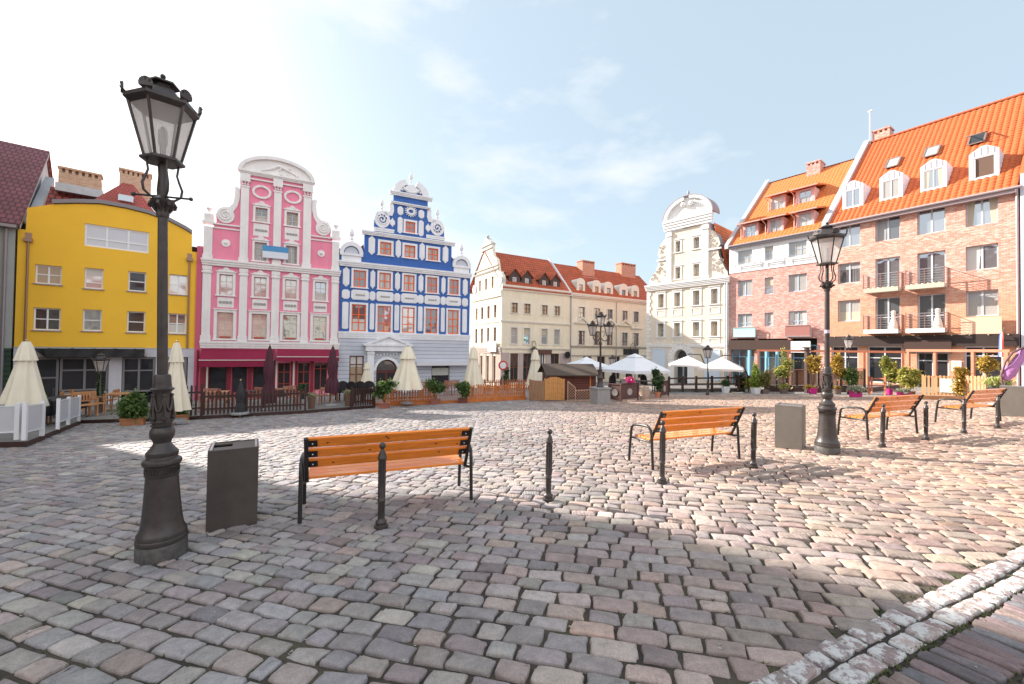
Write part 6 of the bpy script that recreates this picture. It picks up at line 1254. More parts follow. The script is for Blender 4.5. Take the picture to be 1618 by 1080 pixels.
# ---- closed parasols
CANV = M('cream canvas', (.78,.71,.56), .85, noise=(2,.06)); PURP = M('plum canvas', (.075,.018,.032), .8, noise=(2,.2)); WCANV = M('white canvas', (.76,.77,.80), .8, noise=(2,.04))
def parasol_closed(label, px, yb, yt, ybot, hw, mat, group, strapped=False, lift=.12):
    p = G(px, yb); h = height(px, yb, yt); zb = height(px, yb, ybot); r = wid(px, yb, hw); t = thing('closed_parasol', label, 'parasol', VG2(p.x, p.y), random.uniform(0,1), group)
    q = MB(); q.lathe([(.028,0),(.028,h-.1)], n=10); q.build('pole', M('parasol pole', (.45,.30,.17), .5), t, smooth=True)
    q = MB(); q.lathe([(.3,lift),(.3,lift+.05),(.06,lift+.1)], n=14); q.build('base', M('concrete base', (.3,.3,.3), .9), t)
    n = 48; folds = 8; q = MB(); H_ = h-zb
    pr = [(0,.02)]; 
    if strapped: pr = [(.15,0),(.55,.12),(.62,.22),(.8,.3),(.95,.42),(.78,.55),(.62,.66),(.95,.75),(1.05,.86),(1.0,1.0)]
    else: pr = [(.22,0),(.30,.04),(.38,.12),(.5,.26),(.46,.30),(.56,.42),(.70,.6),(.86,.8),(1.0,1.0)]
    ph = random.uniform(0, 6)
    def fn(a_, i): f_ = pr[i][1]; return 1 + (.10+.22*f_)*abs(math.cos(folds*a_/2+ph+.35*f_))*1.3-.12 + .10*f_*math.cos(5*a_+1.7*ph) + .045*math.sin(13*a_+6*f_+ph)
    q.lathe([(r*pp[0], h-.06-H_*pp[1]) for pp in pr], n=n, fn=fn, cap=False)
    q.lathe([(.001,h-.03),(r*.22,h-.06)], n=n, cap=False); cnp = q.build('canopy', mat, t, smooth=75)
    if not strapped:
        q = MB(); q.lathe([(r*.20,h-.04),(r*.36,h-.06-H_*.08),(r*.58,h-.06-H_*.26),(r*.6,h-.06-H_*.28)], n=n, fn=lambda a_, i: 1+.10*math.cos(folds*a_+ph)+(.05*math.cos(2*folds*a_) if i > 1 else 0), cap=False); q.build('top_vent', mat, cnp, smooth=75)
    q = MB(); q.ball((0,0,h), .035, 8); q.build('finial', M('parasol pole', (.45,.30,.17), .5), t)
    if strapped: q = MB(); q.tube([(r*.7*math.cos(a_), r*.7*math.sin(a_), h-H_*.66) for a_ in np.linspace(0,2*math.pi,13)], .02, 5); q.build('strap', mat, cnp)
GC = 'closed cream parasols'
parasol_closed('large closed cream parasol on the left deck behind the white screens', 37, 684, 537, 640, 33, CANV, GC)
parasol_closed('closed cream parasol half hidden behind the near lamp post', 276, 671, 539, 645, 20, CANV, GC)
parasol_closed('large closed cream parasol over the orange fence in front of the blue house portal', 643, 641, 546, 612, 21, CANV, GC)
parasol_closed('closed cream parasol at the right corner of the blue house', 747, 634, 547, 609, 14, CANV, GC)
parasol_closed('small closed pale parasol beside the blue house door', 579, 633, 571, 606, 9, CANV, GC)
parasol_closed('closed cream parasol behind the arched board screen, before the cream house', 845, 625, 551, 606, 12, CANV, GC)
parasol_closed('dark plum folded parasol in front of the gap between the maroon awnings', 424, 652, 544, 634, 9, PURP, 'plum folded parasols', True)
parasol_closed('dark plum folded parasol at the corner of the pink and blue houses', 524, 645, 545, 618, 8.5, PURP, 'plum folded parasols', True)
parasol_closed('small charcoal folded parasol standing in the gap of the brown picket fence', 379, 659, 600, 650, 7, M('charcoal canvas', (.03,.028,.032), .7), 'plum folded parasols', True)

# ---- open parasols
def parasol_open(name, label, px, yb, yapex, yrim, hwpx, mat, group=None, cant=False, rot=.4, val=.18):
    p = G(px, yb); ha = height(px, yb, yapex); hr_ = height(px, yb, yrim)+val*.5; R_ = wid(px, yb, hwpx)*1.12; t = thing(name, label, 'parasol', VG2(p.x, p.y), rot, group)
    q = MB(); n = 4; cor = [(R_*math.cos(math.pi/4+k*math.pi/2), R_*math.sin(math.pi/4+k*math.pi/2)) for k in range(4)]
    top = ha-.22 if not cant else ha; rin = .2
    for k in range(4):
        a_, b2 = cor[k], cor[(k+1) % 4]; m_ = 6; V_ = []
        for j in range(5):
            s_ = rin+(1-rin)*j/4 if not cant else max(.001, j/4)
            for i in range(m_+1): u = i/m_; x = (a_[0]*(1-u)+b2[0]*u)*s_; y = (a_[1]*(1-u)+b2[1]*u)*s_; zz = top+(hr_-top)*((s_-rin)/(1-rin) if not cant else s_)-.06*math.sin(math.pi*u)*s_*math.sin(math.pi*min(1, s_)); V_.append((x, y, zz))
        for i in range(m_+1): u = i/m_; V_.append((a_[0]*(1-u)+b2[0]*u, a_[1]*(1-u)+b2[1]*u, hr_-val-.02*math.sin(u*20)))
        q.add(V_, [(j*(m_+1)+i, j*(m_+1)+i+1, (j+1)*(m_+1)+i+1, (j+1)*(m_+1)+i) for j in range(5) for i in range(m_)])
    cnp = q.build('canopy', mat, t)
    if not cant: q = MB(); q.add([(0,0,ha)]+[(x*.26, y*.26, top+.0) for x, y in cor]+[(x*.26, y*.26, top-.05) for x, y in cor], [(0,1+k,1+(k+1) % 4) for k in range(4)]+[(1+k,5+k,5+(k+1) % 4,1+(k+1) % 4) for k in range(4)]); q.build('top_vent', mat, cnp)
    for x, y in cor: q = MB(); q.bar((0,0,top-.05),(x*.98,y*.98,hr_-.05),.025); q.build('rib', SW, t)
    if cant:
        q = MB(); x0 = R_*.85; q.tube([(x0,0,0),(x0*.95,0,ha*.55),(x0*.6,0,ha+.1),(0,0,ha+.12)], .035, 8); q.build('arm', BLACK, t); q = MB(); q.box(x0-.3,x0+.3,-.3,.3,.05,.13); q.build('base', BLACK, t)
    else: q = MB(); q.lathe([(.03,0),(.03,ha-.1)], n=8); q.build('pole', SW, t); q = MB(); q.box(-.3,.3,-.3,.3,.02,.1); q.build('base', M('concrete base', (.3,.3,.3), .9), t)
parasol_open('open_parasol', 'white open parasol behind the brown kiosk', 926, 619, 563, 580, 40, WCANV, 'white open parasols', rot=.25)
parasol_open('open_parasol', 'large white open parasol right of the three-armed lamp', 1003, 621, 558, 586, 49, WCANV, 'white open parasols', rot=.5)
parasol_open('cantilever_parasol', 'off-white open side-arm parasol in front of the arched door', 1086, 618, 562, 577, 36, M('off white canvas', (.74,.68,.64), .8), 'side-arm parasols', True, rot=-.3, val=.1)
parasol_open('cantilever_parasol', 'off-white open side-arm parasol over the railing, left of the white potted conifer', 1140, 620, 564, 583, 44, M('off white canvas', (.74,.68,.64), .8), 'side-arm parasols', True, rot=-.55, val=.14)

# ---- plants
LEAF = leaf_mat('shrub leaves', (.02,.05,.012), (.07,.13,.03), (.16,.24,.06)); LEAFD = leaf_mat('dark conifer leaves', (.012,.035,.012), (.035,.075,.025), (.07,.13,.04)); LEAFY = leaf_mat('yellow green leaves', (.08,.11,.02), (.26,.28,.05), (.48,.40,.08)); LEAFO = leaf_mat('autumn leaves', (.16,.11,.02), (.42,.26,.04), (.60,.42,.09)); LEAFG = leaf_mat('grey green grass', (.12,.15,.09), (.28,.29,.20), (.42,.40,.30)); LEAFR = leaf_mat('bright conifer leaves', (.05,.10,.01), (.16,.24,.03), (.32,.40,.06))
def leaves(blobs, n, size, mat, name, parent, seed=0, upright=0, dz=0):
    rg = np.random.default_rng(seed+11); tot = sum(b_[3]*b_[4]*b_[5] for b_ in blobs); cen = []; val = []
    for (x,y,z,rx,ry,rz) in blobs:
        k = int(n*rx*ry*rz/tot); v = rg.normal(size=(k,3)); v /= np.linalg.norm(v,axis=1)[:,None]; r = rg.random(k)**.6*1.06*(1+.45*(rg.random(k) < .10))
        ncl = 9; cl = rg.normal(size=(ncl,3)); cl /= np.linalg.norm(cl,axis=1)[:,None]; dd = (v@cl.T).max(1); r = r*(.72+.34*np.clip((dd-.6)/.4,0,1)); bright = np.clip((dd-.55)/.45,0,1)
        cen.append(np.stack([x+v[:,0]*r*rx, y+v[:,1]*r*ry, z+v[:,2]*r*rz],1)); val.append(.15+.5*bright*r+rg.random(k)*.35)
    c = np.concatenate(cen); va = np.clip(np.concatenate(val),0,1); k = len(c); a = rg.normal(size=(k,3)); a[:,2] += upright; a /= np.linalg.norm(a,axis=1)[:,None]; b_ = np.cross(a, rg.normal(size=(k,3))); b_ /= np.linalg.norm(b_,axis=1)[:,None]; s_ = size*1.25*(.6+.8*rg.random(k))[:,None]
    V_ = np.stack([c-a*s_, c+b_*s_*.45, c+a*s_, c-b_*s_*.45],1).reshape(-1,3); F_ = np.arange(4*k).reshape(-1,4); me = bpy.data.meshes.new(name); me.vertices.add(4*k); me.vertices.foreach_set('co', V_.reshape(-1).astype(np.float32)); me.loops.add(4*k); me.loops.foreach_set('vertex_index', F_.reshape(-1).astype(np.int32)); me.polygons.add(k); me.polygons.foreach_set('loop_start', (np.arange(k)*4).astype(np.int32)); me.update(calc_edges=True)
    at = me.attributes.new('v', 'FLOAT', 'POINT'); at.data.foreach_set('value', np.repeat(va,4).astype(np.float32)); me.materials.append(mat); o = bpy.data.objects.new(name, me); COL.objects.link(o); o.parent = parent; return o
_s = [0]
def plant(name, label, px, yb, blobs, n, leafm, size, pot, cat='plant', group=None, lift=0, stems=3, rz=0, upright=0):
    """blobs in pixels relative to (px,yb): (dx,dy up,rx,ry); pot = (kind, half width px, height px, material)"""
    _s[0] += 1; p = G(px, yb); s_ = wid(px, yb, 1); v_ = (p-CAM).dot(FV)/FPX; t = thing(name, label, cat, VG2(p.x, p.y, lift), rz, group); B_ = [(dx*s_*math.cos(-rz), dx*s_*math.sin(-rz), dy*v_, rx*s_*1.1, rx*s_*.9, ry*v_*1.08) for dx,dy,rx,ry in blobs]
    leaves(B_, n, size, leafm, 'foliage', t, _s[0], upright); q = MB(); ph = pot[2]*v_ if pot else 0
    for i in range(stems):
        b_ = B_[i % len(B_)]; q.tube([(random.uniform(-.03,.03),0,ph*.8),(b_[0]*.5,b_[1]*.5,(ph+b_[2])/2),(b_[0]+random.uniform(-.3,.3)*b_[3],b_[1],b_[2]+b_[5]*.4)], [.02,.015,.006], 5)
    q.build('stem', M('twig', (.12,.075,.04), .8), t)
    if pot:
        k, hw, hp, m_ = pot; w_ = hw*s_; q = MB()
        if k == 'round': q.lathe([(w_*.68,0),(w_*.72,ph*.1),(w_*.95,ph*.88),(w_*1.04,ph*.88),(w_*1.04,ph),(w_*.9,ph),(w_*.88,ph*.9)], n=18, cap=False)
        elif k == 'taper':
            for z0,z1,a_,b2 in ((0,ph,.68,1.0),): q.add([(sx*w_*a_,sy*w_*a_,z0) for sx,sy in ((-1,-1),(1,-1),(1,1),(-1,1))]+[(sx*w_*b2,sy*w_*b2,z1) for sx,sy in ((-1,-1),(1,-1),(1,1),(-1,1))], [(3,2,1,0),(0,1,5,4),(1,2,6,5),(2,3,7,6),(3,0,4,7),(4,5,6,7)])
        else:
            q.box(-w_,w_,-w_*.45,w_*.45,0,ph)
            for z in (ph*.33,ph*.66): q.box(-w_-.008,w_+.008,-w_*.45-.008,w_*.45+.008,z-.008,z+.008) if k == 'slat' else None
            q.box(-w_-.02,w_+.02,-w_*.45-.02,w_*.45+.02,ph-.04,ph+.005)
        q.build('planter', m_, t, smooth=(40 if k == 'round' else False)); q = MB(); q.box(-w_*.6,w_*.6,-w_*.3,w_*.3,ph-.08,ph-.02) if k != 'round' else q.lathe([(.001,ph*.86),(w_*.88,ph*.86)], n=16, cap=False); q.build('soil', M('potting soil', (.05,.035,.025), .95), t)
    return t
BOXW = M('brown planter box', (.42,.17,.075), .7, noise=(5,.2)); MAG = M('magenta pot', (.55,.02,.22), .45); GPOT = M('grey brown pot', (.16,.12,.10), .7); WPOT = M('white pot', (.72,.72,.74), .5); TERR = M('terracotta pot', (.55,.22,.13), .8); BLP = M('black pot', (.025,.025,.027), .5); WICK = M('wicker', (.16,.09,.06), .8, noise=(30,.4), bump=(60,.8,.01))
ry = math.radians(27)
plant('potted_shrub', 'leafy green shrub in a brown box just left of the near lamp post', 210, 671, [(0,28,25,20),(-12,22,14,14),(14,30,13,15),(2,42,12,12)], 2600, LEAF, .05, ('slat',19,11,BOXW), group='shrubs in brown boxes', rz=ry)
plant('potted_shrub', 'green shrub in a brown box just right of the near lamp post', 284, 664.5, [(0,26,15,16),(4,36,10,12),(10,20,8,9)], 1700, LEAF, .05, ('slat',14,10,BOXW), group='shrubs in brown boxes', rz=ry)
plant('conical_shrub', 'dark conical bush in a black tub on the yellow house terrace', 157, 655, [(0,28,7,11),(0,40,5,12),(0,54,3,10)], 1400, LEAFD, .05, ('round',9,16,BLP), lift=.12)
for px, yb, lb in ((492,650,'pale succulent in a tall wicker planter at the left of the fence gap'),(550,645.5,'pale succulent in a tall wicker planter at the right of the fence gap')): plant('wicker_planter', lb, px, yb, [(0,26,8,4)], 500, leaf_mat('succulent', (.12,.13,.06), (.30,.30,.16), (.5,.47,.3)), .03, ('round',7,24,WICK), group='tall wicker planters', cat='planter')
plant('oleander', 'bushy green shrub in a reddish box at the left end of the orange fence', 607, 645, [(-2,32,14,10),(8,38,10,8),(-8,24,9,9)], 1300, LEAF, .06, ('box',8,9,M('brick red planter', (.30,.11,.08), .8)), group='shrubs along the orange fence')
plant('oleander', 'green shrub in a small box at the right end of the first orange fence', 688, 638.5, [(-2,28,10,9),(6,26,9,8),(-9,33,7,6)], 1100, LEAF, .06, ('box',7,9,M('brick red planter', (.30,.11,.08), .8)), group='shrubs along the orange fence')
plant('oleander', 'green shrub in a dark box at the left end of the second orange fence', 731, 636.5, [(0,26,11,8),(4,18,8,8)], 1100, LEAF, .06, ('box',7,8,M('dark red planter', (.16,.05,.04), .8)), group='shrubs along the orange fence')
plant('climbing_plant', 'leafy plant growing against the corner of the cream house below the round sign', 797, 616, [(0,14,7,10),(3,28,4,10)], 500, LEAFD, .10, None)
plant('terracotta_plant', 'tall leafy plant in a terracotta pot beside the barrel', 1039, 628, [(0,26,9,10),(-3,38,6,7),(3,16,5,5)], 700, LEAFD, .09, ('round',5,9,TERR))
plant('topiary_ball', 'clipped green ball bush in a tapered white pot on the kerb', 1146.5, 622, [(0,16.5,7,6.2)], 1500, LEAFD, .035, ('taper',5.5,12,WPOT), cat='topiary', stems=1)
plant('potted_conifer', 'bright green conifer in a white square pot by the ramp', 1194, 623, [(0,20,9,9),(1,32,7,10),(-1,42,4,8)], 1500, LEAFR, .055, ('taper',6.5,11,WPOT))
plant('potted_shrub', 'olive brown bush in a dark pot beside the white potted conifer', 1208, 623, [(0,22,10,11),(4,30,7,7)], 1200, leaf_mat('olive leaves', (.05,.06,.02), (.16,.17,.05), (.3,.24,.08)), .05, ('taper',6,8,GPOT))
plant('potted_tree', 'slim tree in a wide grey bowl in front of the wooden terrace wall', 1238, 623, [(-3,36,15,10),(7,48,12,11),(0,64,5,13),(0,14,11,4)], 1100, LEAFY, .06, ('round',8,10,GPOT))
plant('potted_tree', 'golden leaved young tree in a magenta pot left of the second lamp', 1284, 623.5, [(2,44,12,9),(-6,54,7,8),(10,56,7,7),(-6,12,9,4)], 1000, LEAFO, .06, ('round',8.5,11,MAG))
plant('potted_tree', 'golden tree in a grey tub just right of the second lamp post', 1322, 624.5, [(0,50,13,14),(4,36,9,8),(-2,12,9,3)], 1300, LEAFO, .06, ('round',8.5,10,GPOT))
plant('potted_shrub', 'rounded green bush behind the magenta trough', 1343, 624.5, [(0,34,14,11),(5,24,11,9)], 1500, LEAF, .055, ('round',6,8,BLP))
plant('grass_trough', 'silvery grasses in a magenta trough right of the second lamp', 1352, 627, [(0,12,12,4)], 900, LEAFG, .07, ('box',10,9,MAG), group='grasses in pink troughs', upright=2)
plant('potted_tree', 'yellow leaved bush on the steps beside the slatted fence', 1406, 624, [(0,38,14,14),(-9,54,9,10),(9,27,10,10)], 1400, LEAFY, .06, ('round',6,10,MAG))
plant('potted_shrub', 'yellow green bush behind the pink trough', 1437, 627, [(0,28,20,13),(-11,40,10,9),(12,37,10,8)], 1800, LEAFY, .055, ('box',9,9,MIDW))
plant('grass_trough', 'pale grasses in a bright pink trough in the sun left of the slatted fence', 1428, 629, [(0,11,12,3)], 700, LEAFG, .06, ('box',11,9.5,MAG), group='grasses in pink troughs', upright=2)
plant('flower_planter', 'orange and yellow autumn bush with red flowers in a wooden box', 1517, 631, [(0,26,15,16),(7,42,10,9),(-9,15,8,5),(-4,44,8,8)], 2000, LEAFO, .055, ('box',7,9,MIDW))
plant('grass_planter', 'pale green grass in a tall dark planter behind the farthest bench', 1578, 634, [(-2,30,17,5),(6,33,10,4)], 1500, leaf_mat('fresh grass', (.14,.18,.04), (.34,.38,.12), (.55,.55,.22)), .09, ('box',17,26,M('anthracite planter', (.085,.085,.085), .5)), upright=3, rz=-.9)
plant('hanging_bush', 'light leaved bush behind the window of the orange brick café', 1562, 620, [(0,46,16,12),(-12,40,8,8)], 1200, LEAFO, .07, ('box',8,9,MIDW))
plant('wall_bush', 'dark green bush in the shade between the railing and the brick house', 1172, 619, [(0,14,10,12),(-6,22,6,7)], 1000, LEAFD, .07, ('box',6,5,BLP))
plant('wall_bush', 'pale leaved bush in a white trough at the foot of the brick house', 1184, 620, [(0,12,8,6),(-3,20,5,5)], 700, LEAFY, .07, ('box',6,5,WPOT))
plant('window_plant', 'small green plant in a pot on a café table before the maroon shop', 357, 640, [(0,16,6,5)], 350, LEAFD, .05, ('box',4,9,BLP))
plant('window_plant', 'small green plant in a pot before the maroon door', 477, 632, [(0,20,8,6)], 450, LEAFD, .05, ('box',5,12,BLP))
plant('window_plant', 'small shrub between the chairs near the yellow house door', 68, 655, [(0,28,4,6)], 350, LEAFR, .05, ('round',4,20,BLP))

# ---- chairs and tables
def make_chair(mat, name, label, group, back='slat', arms=True):
    t = thing(name, label, 'chair', (0,0,0), 0, group); w_ = .25
    q = MB(); q.box(-w_,w_,-.24,.22,.42,.455); q.build('seat', mat, t)
    for sx in (-1,1):
        q = MB(); q.bar((sx*w_,-.23,0),(sx*w_,-.22,.66 if arms else .42),.035); q.build('leg', mat, t); q = MB(); q.bar((sx*w_,.24,0),(sx*w_,.28,.88),.035); q.build('leg', mat, t)
        if arms: q = MB(); q.bar((sx*w_,-.25,.66),(sx*w_,.27,.67),.05,.03); q.build('armrest', mat, t)
    q = MB()
    if back == 'slat':
        q.bar((-w_,.275,.86),(w_,.275,.86),.03,.07); q.bar((-w_,.265,.56),(w_,.265,.56),.03,.05)
        for k in range(6): x = -w_+.05+k*.08; q.box(x,x+.045,.255,.275,.56,.86)
    else:      # round-topped woven back
        q.prism([(-w_,.45)]+[(w_,.45)]+arc(0,.82,w_,.22,0,180,10), .25, .275, [arc(0,.84,w_*.72,.14,0,180,8)+[(-w_*.72,.74),(w_*.72,.74)]]) if False else q.prism([(-w_,.48),(w_,.48)]+arc(0,.80,w_,.24,0,180,12), .26, .28)
        q.tube([(w_,.27,.48)]+[(p_[0],.265,p_[1]) for p_ in arc(0,.80,w_+.01,.25,0,180,12)]+[(-w_,.27,.48)], .025, 6)
    q.build('backrest', mat, t); return t
def chairs(mat, name, group, back, specs, arms=True):
    base = None
    for px, yb, rz, lb in specs:
        p = VG2(*xy(G(px, yb)), .13)
        if base is None: base = make_chair(mat, name, lb, group, back, arms); base.location = p; base.rotation_euler.z = rz
        else: copy_tree(base, p, rz, lb)
chairs(TEAK, 'wooden_chair', 'wooden café chairs before the yellow house', 'slat', [
 (134,664,1.2,'wooden chair nearest the end of the left deck'),(146,661,1.35,'wooden chair just behind the nearest deck-end chair'),(170,652,-1.2,'reddish wooden armchair between the conical bush and the shrub'),
 (80,662,-.9,'wooden chair behind the second white screen'),(125,648,2.6,'wooden chair against the grey plinth of the yellow house'),(30,668,.6,'wooden chair under the large cream parasol'),(8,664,-.5,'wooden chair at the picture edge behind the leftmost screen')])
chairs(M('reddish café wood', (.36,.15,.10), .6, noise=(5,.2)), 'wooden_chair', 'reddish chairs on the picket-fenced terraces', 'slat', [
 (328,655,.5,'reddish chair behind the tall end of the brown fence'),(356,652,2.5,'reddish chair left of the small folded umbrella'),(398,651,-.4,'reddish chair with rusty seat right of the small folded umbrella'),(460,646,.8,'reddish chair in front of the maroon door'),
 (508,643,-.7,'folded reddish chair near the plum parasol at the blue house corner'),(672,632,.3,'reddish chair behind the orange fence under the parasol edge'),(704,628,-.4,'pinkish chair left of the blue house shop window gap'),(722,627,.5,'pinkish chair right of the blue house shop window gap'),(620,634,1.0,'reddish chair at the left behind the orange fence')])
chairs(M('black wicker', (.018,.014,.016), .6, noise=(30,.5)), 'wicker_chair', 'round-backed black wicker chairs', 'round', [
 (533,637,3.0,'round-backed black wicker chair farthest left, at the blue house corner'),(543,637,3.3,'second round-backed black wicker chair from the left'),(560,641,2.9,'round-backed black wicker chair right of the wicker planter'),(571,640,3.2,'round-backed black wicker chair in the middle of the right group'),(583,639,3.4,'round-backed black wicker chair nearest the green oleander'),
 (48,672,1.0,'dark wicker chair behind the white screen at the deck corner'),(100,662,2.4,'dark wicker chair behind the far white screens'),(972,622,.5,'dark chair under the large white parasol, left side'),(1022,622,2.0,'dark chair under the large white parasol, right side')])
def table(label, px, yb, mat, w_=.7, cloth=None, r=0, group='café tables', lift=.13):
    t = thing('cafe_table', label, 'table', VG2(*xy(G(px, yb)), lift), r, group); q = MB(); q.box(-w_/2,w_/2,-w_/2,w_/2,.71,.74); q.build('tabletop', mat, t)
    for sx in (-1,1):
        for sy in (-1,1): q = MB(); q.bar((sx*(w_/2-.05),sy*(w_/2-.05),0),(sx*(w_/2-.05),sy*(w_/2-.05),.71),.04); q.build('leg', mat, t)
    if cloth: 
        q = MB(); q.box(-w_/2-.02,w_/2+.02,-w_/2-.02,w_/2+.02,.742,.748)
        for a_ in range(4):
            c_, s_ = math.cos(a_*math.pi/2), math.sin(a_*math.pi/2); g_ = w_/2+.02; V_ = [(-g_,-g_),(g_,-g_)]; V_ = [(x*c_-y*s_, x*s_+y*c_) for x,y in V_]; q.add([(V_[0][0],V_[0][1],.745),(V_[1][0],V_[1][1],.745),(V_[1][0]*1.04,V_[1][1]*1.04,.30),(V_[0][0]*1.04,V_[0][1]*1.04,.30)], [(0,1,2,3)])
        q.build('table_cover', cloth, t)
BLC = M('black table cloth', (.018,.017,.02), .8)
table('long black covered table behind the leftmost screen', 8, 684, MIDW, 1.3, BLC, ry); table('black covered table beside the large cream parasol', 60, 676, MIDW, 1.0, BLC, ry); table('black covered table behind the far white screens', 104, 664, MIDW, .9, BLC, ry)
table('light wooden table between the shrub and the reddish armchair', 186, 653, TEAK, .8, None, ry); table('wooden table beside the two chairs at the deck end', 122, 654, TEAK, .7, None, ry)
table('yellowish wooden table behind the left part of the brown fence', 343, 650, TEAK, .8, None, ry); table('bare wooden table before the maroon shop windows', 440, 642, MIDW, .8, None, ry); table('dark wooden table behind the fence between the charcoal and plum parasols', 402, 649, DARKW, .8, None, ry); table('low wooden table right of the wicker planters gap', 520, 640, MIDW, .8, None, ry)
table('wooden table behind the orange fence under the cream parasol', 655, 631, TEAK, .8, None, ry); table('wooden table in the gap between the two orange fences', 714, 626, TEAK, .7, None, ry); table('dark table under the large white parasol', 995, 622, DARKW, .9, None, .3); table('dark table left of the barrel', 1020, 625, DARKW, .8, None, .3)

# ---- kiosk and screens by the three-armed lamp
c = G(905,631); kt = thing('market_kiosk', 'small dark brown wooden kiosk with shallow pitched roof behind the board screens', 'kiosk', VG2(c.x, c.y), .12); w_, d_ = 1.25, 1.0
q = MB(); q.box(-w_,w_,0,2*d_,.05,1.35); q.prism([(0,0),(1,0),(0,1)],0,0) if False else None; q.build('wall', lines_mat('kiosk boards', (.13,.038,.025), (.04,.015,.01), .12, .012, 'z'), kt)
q = MB(); zr_ = 1.85
q.add([(-w_-.25,-.25,1.30),(w_+.15,-.25,1.30),(w_+.15,d_,zr_),(-w_-.25,d_,zr_),(-w_-.25,2*d_+.25,1.30),(w_+.15,2*d_+.25,1.30),(-w_-.25,-.25,1.24),(w_+.15,-.25,1.24),(w_+.15,d_,zr_-.06),(-w_-.25,d_,zr_-.06)], [(0,1,2,3),(3,2,5,4),(0,6,7,1),(0,3,9,6),(1,7,8,2)]); q.build('roof', M('bitumen roof', (.085,.06,.045), .9, noise=(8,.2)), kt)
q = MB(); q.add([(-w_-.01,0,1.35),(-w_-.01,2*d_,1.35),(-w_-.01,d_,zr_-.08),(w_+.01,0,1.35),(w_+.01,2*d_,1.35),(w_+.01,d_,zr_-.08)], [(0,2,1),(3,4,5)]); q.build('gable', M('grey brown boards', (.10,.06,.05), .8), kt)
for x in (-w_+.0, w_-.35): q = MB(); q.box(x,x+.07,-.04,.0,.05,1.3); q.build('corner_post', ORW, kt)
def board_screen(label, p0, p1, h, mat, arch):
    a, b_ = VG2(p0.x,p0.y), VG2(p1.x,p1.y); L_ = math.hypot((b_-a).x,(b_-a).y); t = thing('board_screen', label, 'screen', a, math.atan2((b_-a).y,(b_-a).x), 'vertical board screens'); q = MB(); n = int(L_/.10)
    for i in range(n): x = L_*i/n; zt = h-.12+(.14*math.sin(math.pi*(i+.5)/n) if arch else 0); q.box(x+.004,x+L_/n-.004,-.012+(.02 if i % 2 else 0),.008+(.02 if i % 2 else 0),.08,zt)
    q.build('boards', mat, t)
    for x in (0, L_): q = MB(); q.box(x-.04,x+.04,.03,.1,0,h-.08); q.build('post', mat, t)
    q = MB(); q.box(0,L_,.03,.06,.25,.33); q.box(0,L_,.03,.06,h-.45,h-.37); q.build('rail', mat, t)
board_screen('greyish brown board screen at the left, end-on to the kiosk', G(836,633), G(860,634), 1.2, M('grey brown wood', (.36,.20,.11), .75, noise=(5,.2)), False); board_screen('light orange board screen with arched top before the kiosk', G(861,634), G(891,633.5), 1.22, M('light orange wood', (.60,.29,.09), .65, noise=(5,.2)), True)
def lattice(label, pts, mat):
    a, b_ = VG2(pts[0].x,pts[0].y), VG2(pts[1].x,pts[1].y); L_ = math.hypot((b_-a).x,(b_-a).y); t = thing('lattice_trellis', label, 'trellis', a, math.atan2((b_-a).y,(b_-a).x), 'lattice trellis panels'); h0, h1 = pts[2], pts[3]; hz = lambda x: h0+(h1-h0)*x/L_; q = MB(); st = .13
    k = -h0
    while k < L_+h0:
        for sg in (1,-1):
            P_ = []
            for s_ in np.linspace(0,1.3,27):
                x = k+s_ if sg > 0 else k+h0-s_
                if 0 <= x <= L_ and .04+s_ <= hz(x): P_.append((x,.01*sg,.04+s_))
            if len(P_) > 1: q.bar(P_[0], P_[-1], .022, .012)
        k += st
    q.build('lattice', mat, t); q = MB(); q.bar((0,0,.02),(0,0,h0+.02),.04); q.bar((L_,0,.02),(L_,0,h1+.02),.04); q.bar((0,0,h0),(L_,0,h1),.04); q.bar((0,0,.05),(L_,0,.05),.04); q.build('frame', mat, t)
LT = M('pale lattice wood', (.50,.32,.22), .8); lattice('tall lattice panel with sloping top leaning at the kiosk', (G(897,634.5), G(909,634.5), 1.0, .7), LT); lattice('low lattice panel between the kiosk and the stone pedestal', (G(909,634.5), G(937,634), .55, .6), LT)
# three-armed lamp on a granite pedestal
pp = G(948,637.5); pd = thing('stone_pedestal', 'square granite pedestal carrying the three-armed lamp', 'pedestal', VG2(pp.x,pp.y), .35); GRN = M('speckled granite', (.30,.29,.28), .75, noise=(25,.35)); q = MB(); q.box(-.33,.33,-.33,.33,-.05,.68); q.build('block', GRN, pd, bevel=.01); q = MB(); q.box(-.37,.37,-.37,.37,.68,.75); q.build('cap', GRN, pd, bevel=.01)
l3 = thing('three_arm_lamp', 'black lamp post with three lanterns on a granite pedestal in the distance', 'street lamp', VG2(pp.x,pp.y,.75), .12)
q = MB(); q.lathe([(.17,0),(.17,.05),(.13,.09),(.12,.4),(.14,.43),(.10,.5),(.085,.75),(.10,.78),(.06,.84),(.05,.95),(.04,1.9),(.065,1.93),(.075,1.99),(.05,2.05),(.035,2.1),(.03,2.75)], n=14); q.build('post', IRON, l3, smooth=True)
for sg in (-1,1): q = MB(); q.tube([(0,0,2.25),(sg*.12,0,2.12),(sg*.25,0,2.1),(sg*.34,0,2.2),(sg*.36,0,2.38)], .022, 8); q.tube([(sg*.05,0,2.5),(sg*.15,0,2.55),(sg*.2,0,2.4),(sg*.12,0,2.3)], .014, 6); q.build('arm', IRON, l3, smooth=True)
lantern(l3, 0,0,2.78,.95,.3); lantern(l3, -.38,0,2.36,.95,.3); lantern(l3, .38,0,2.36,.95,.3)
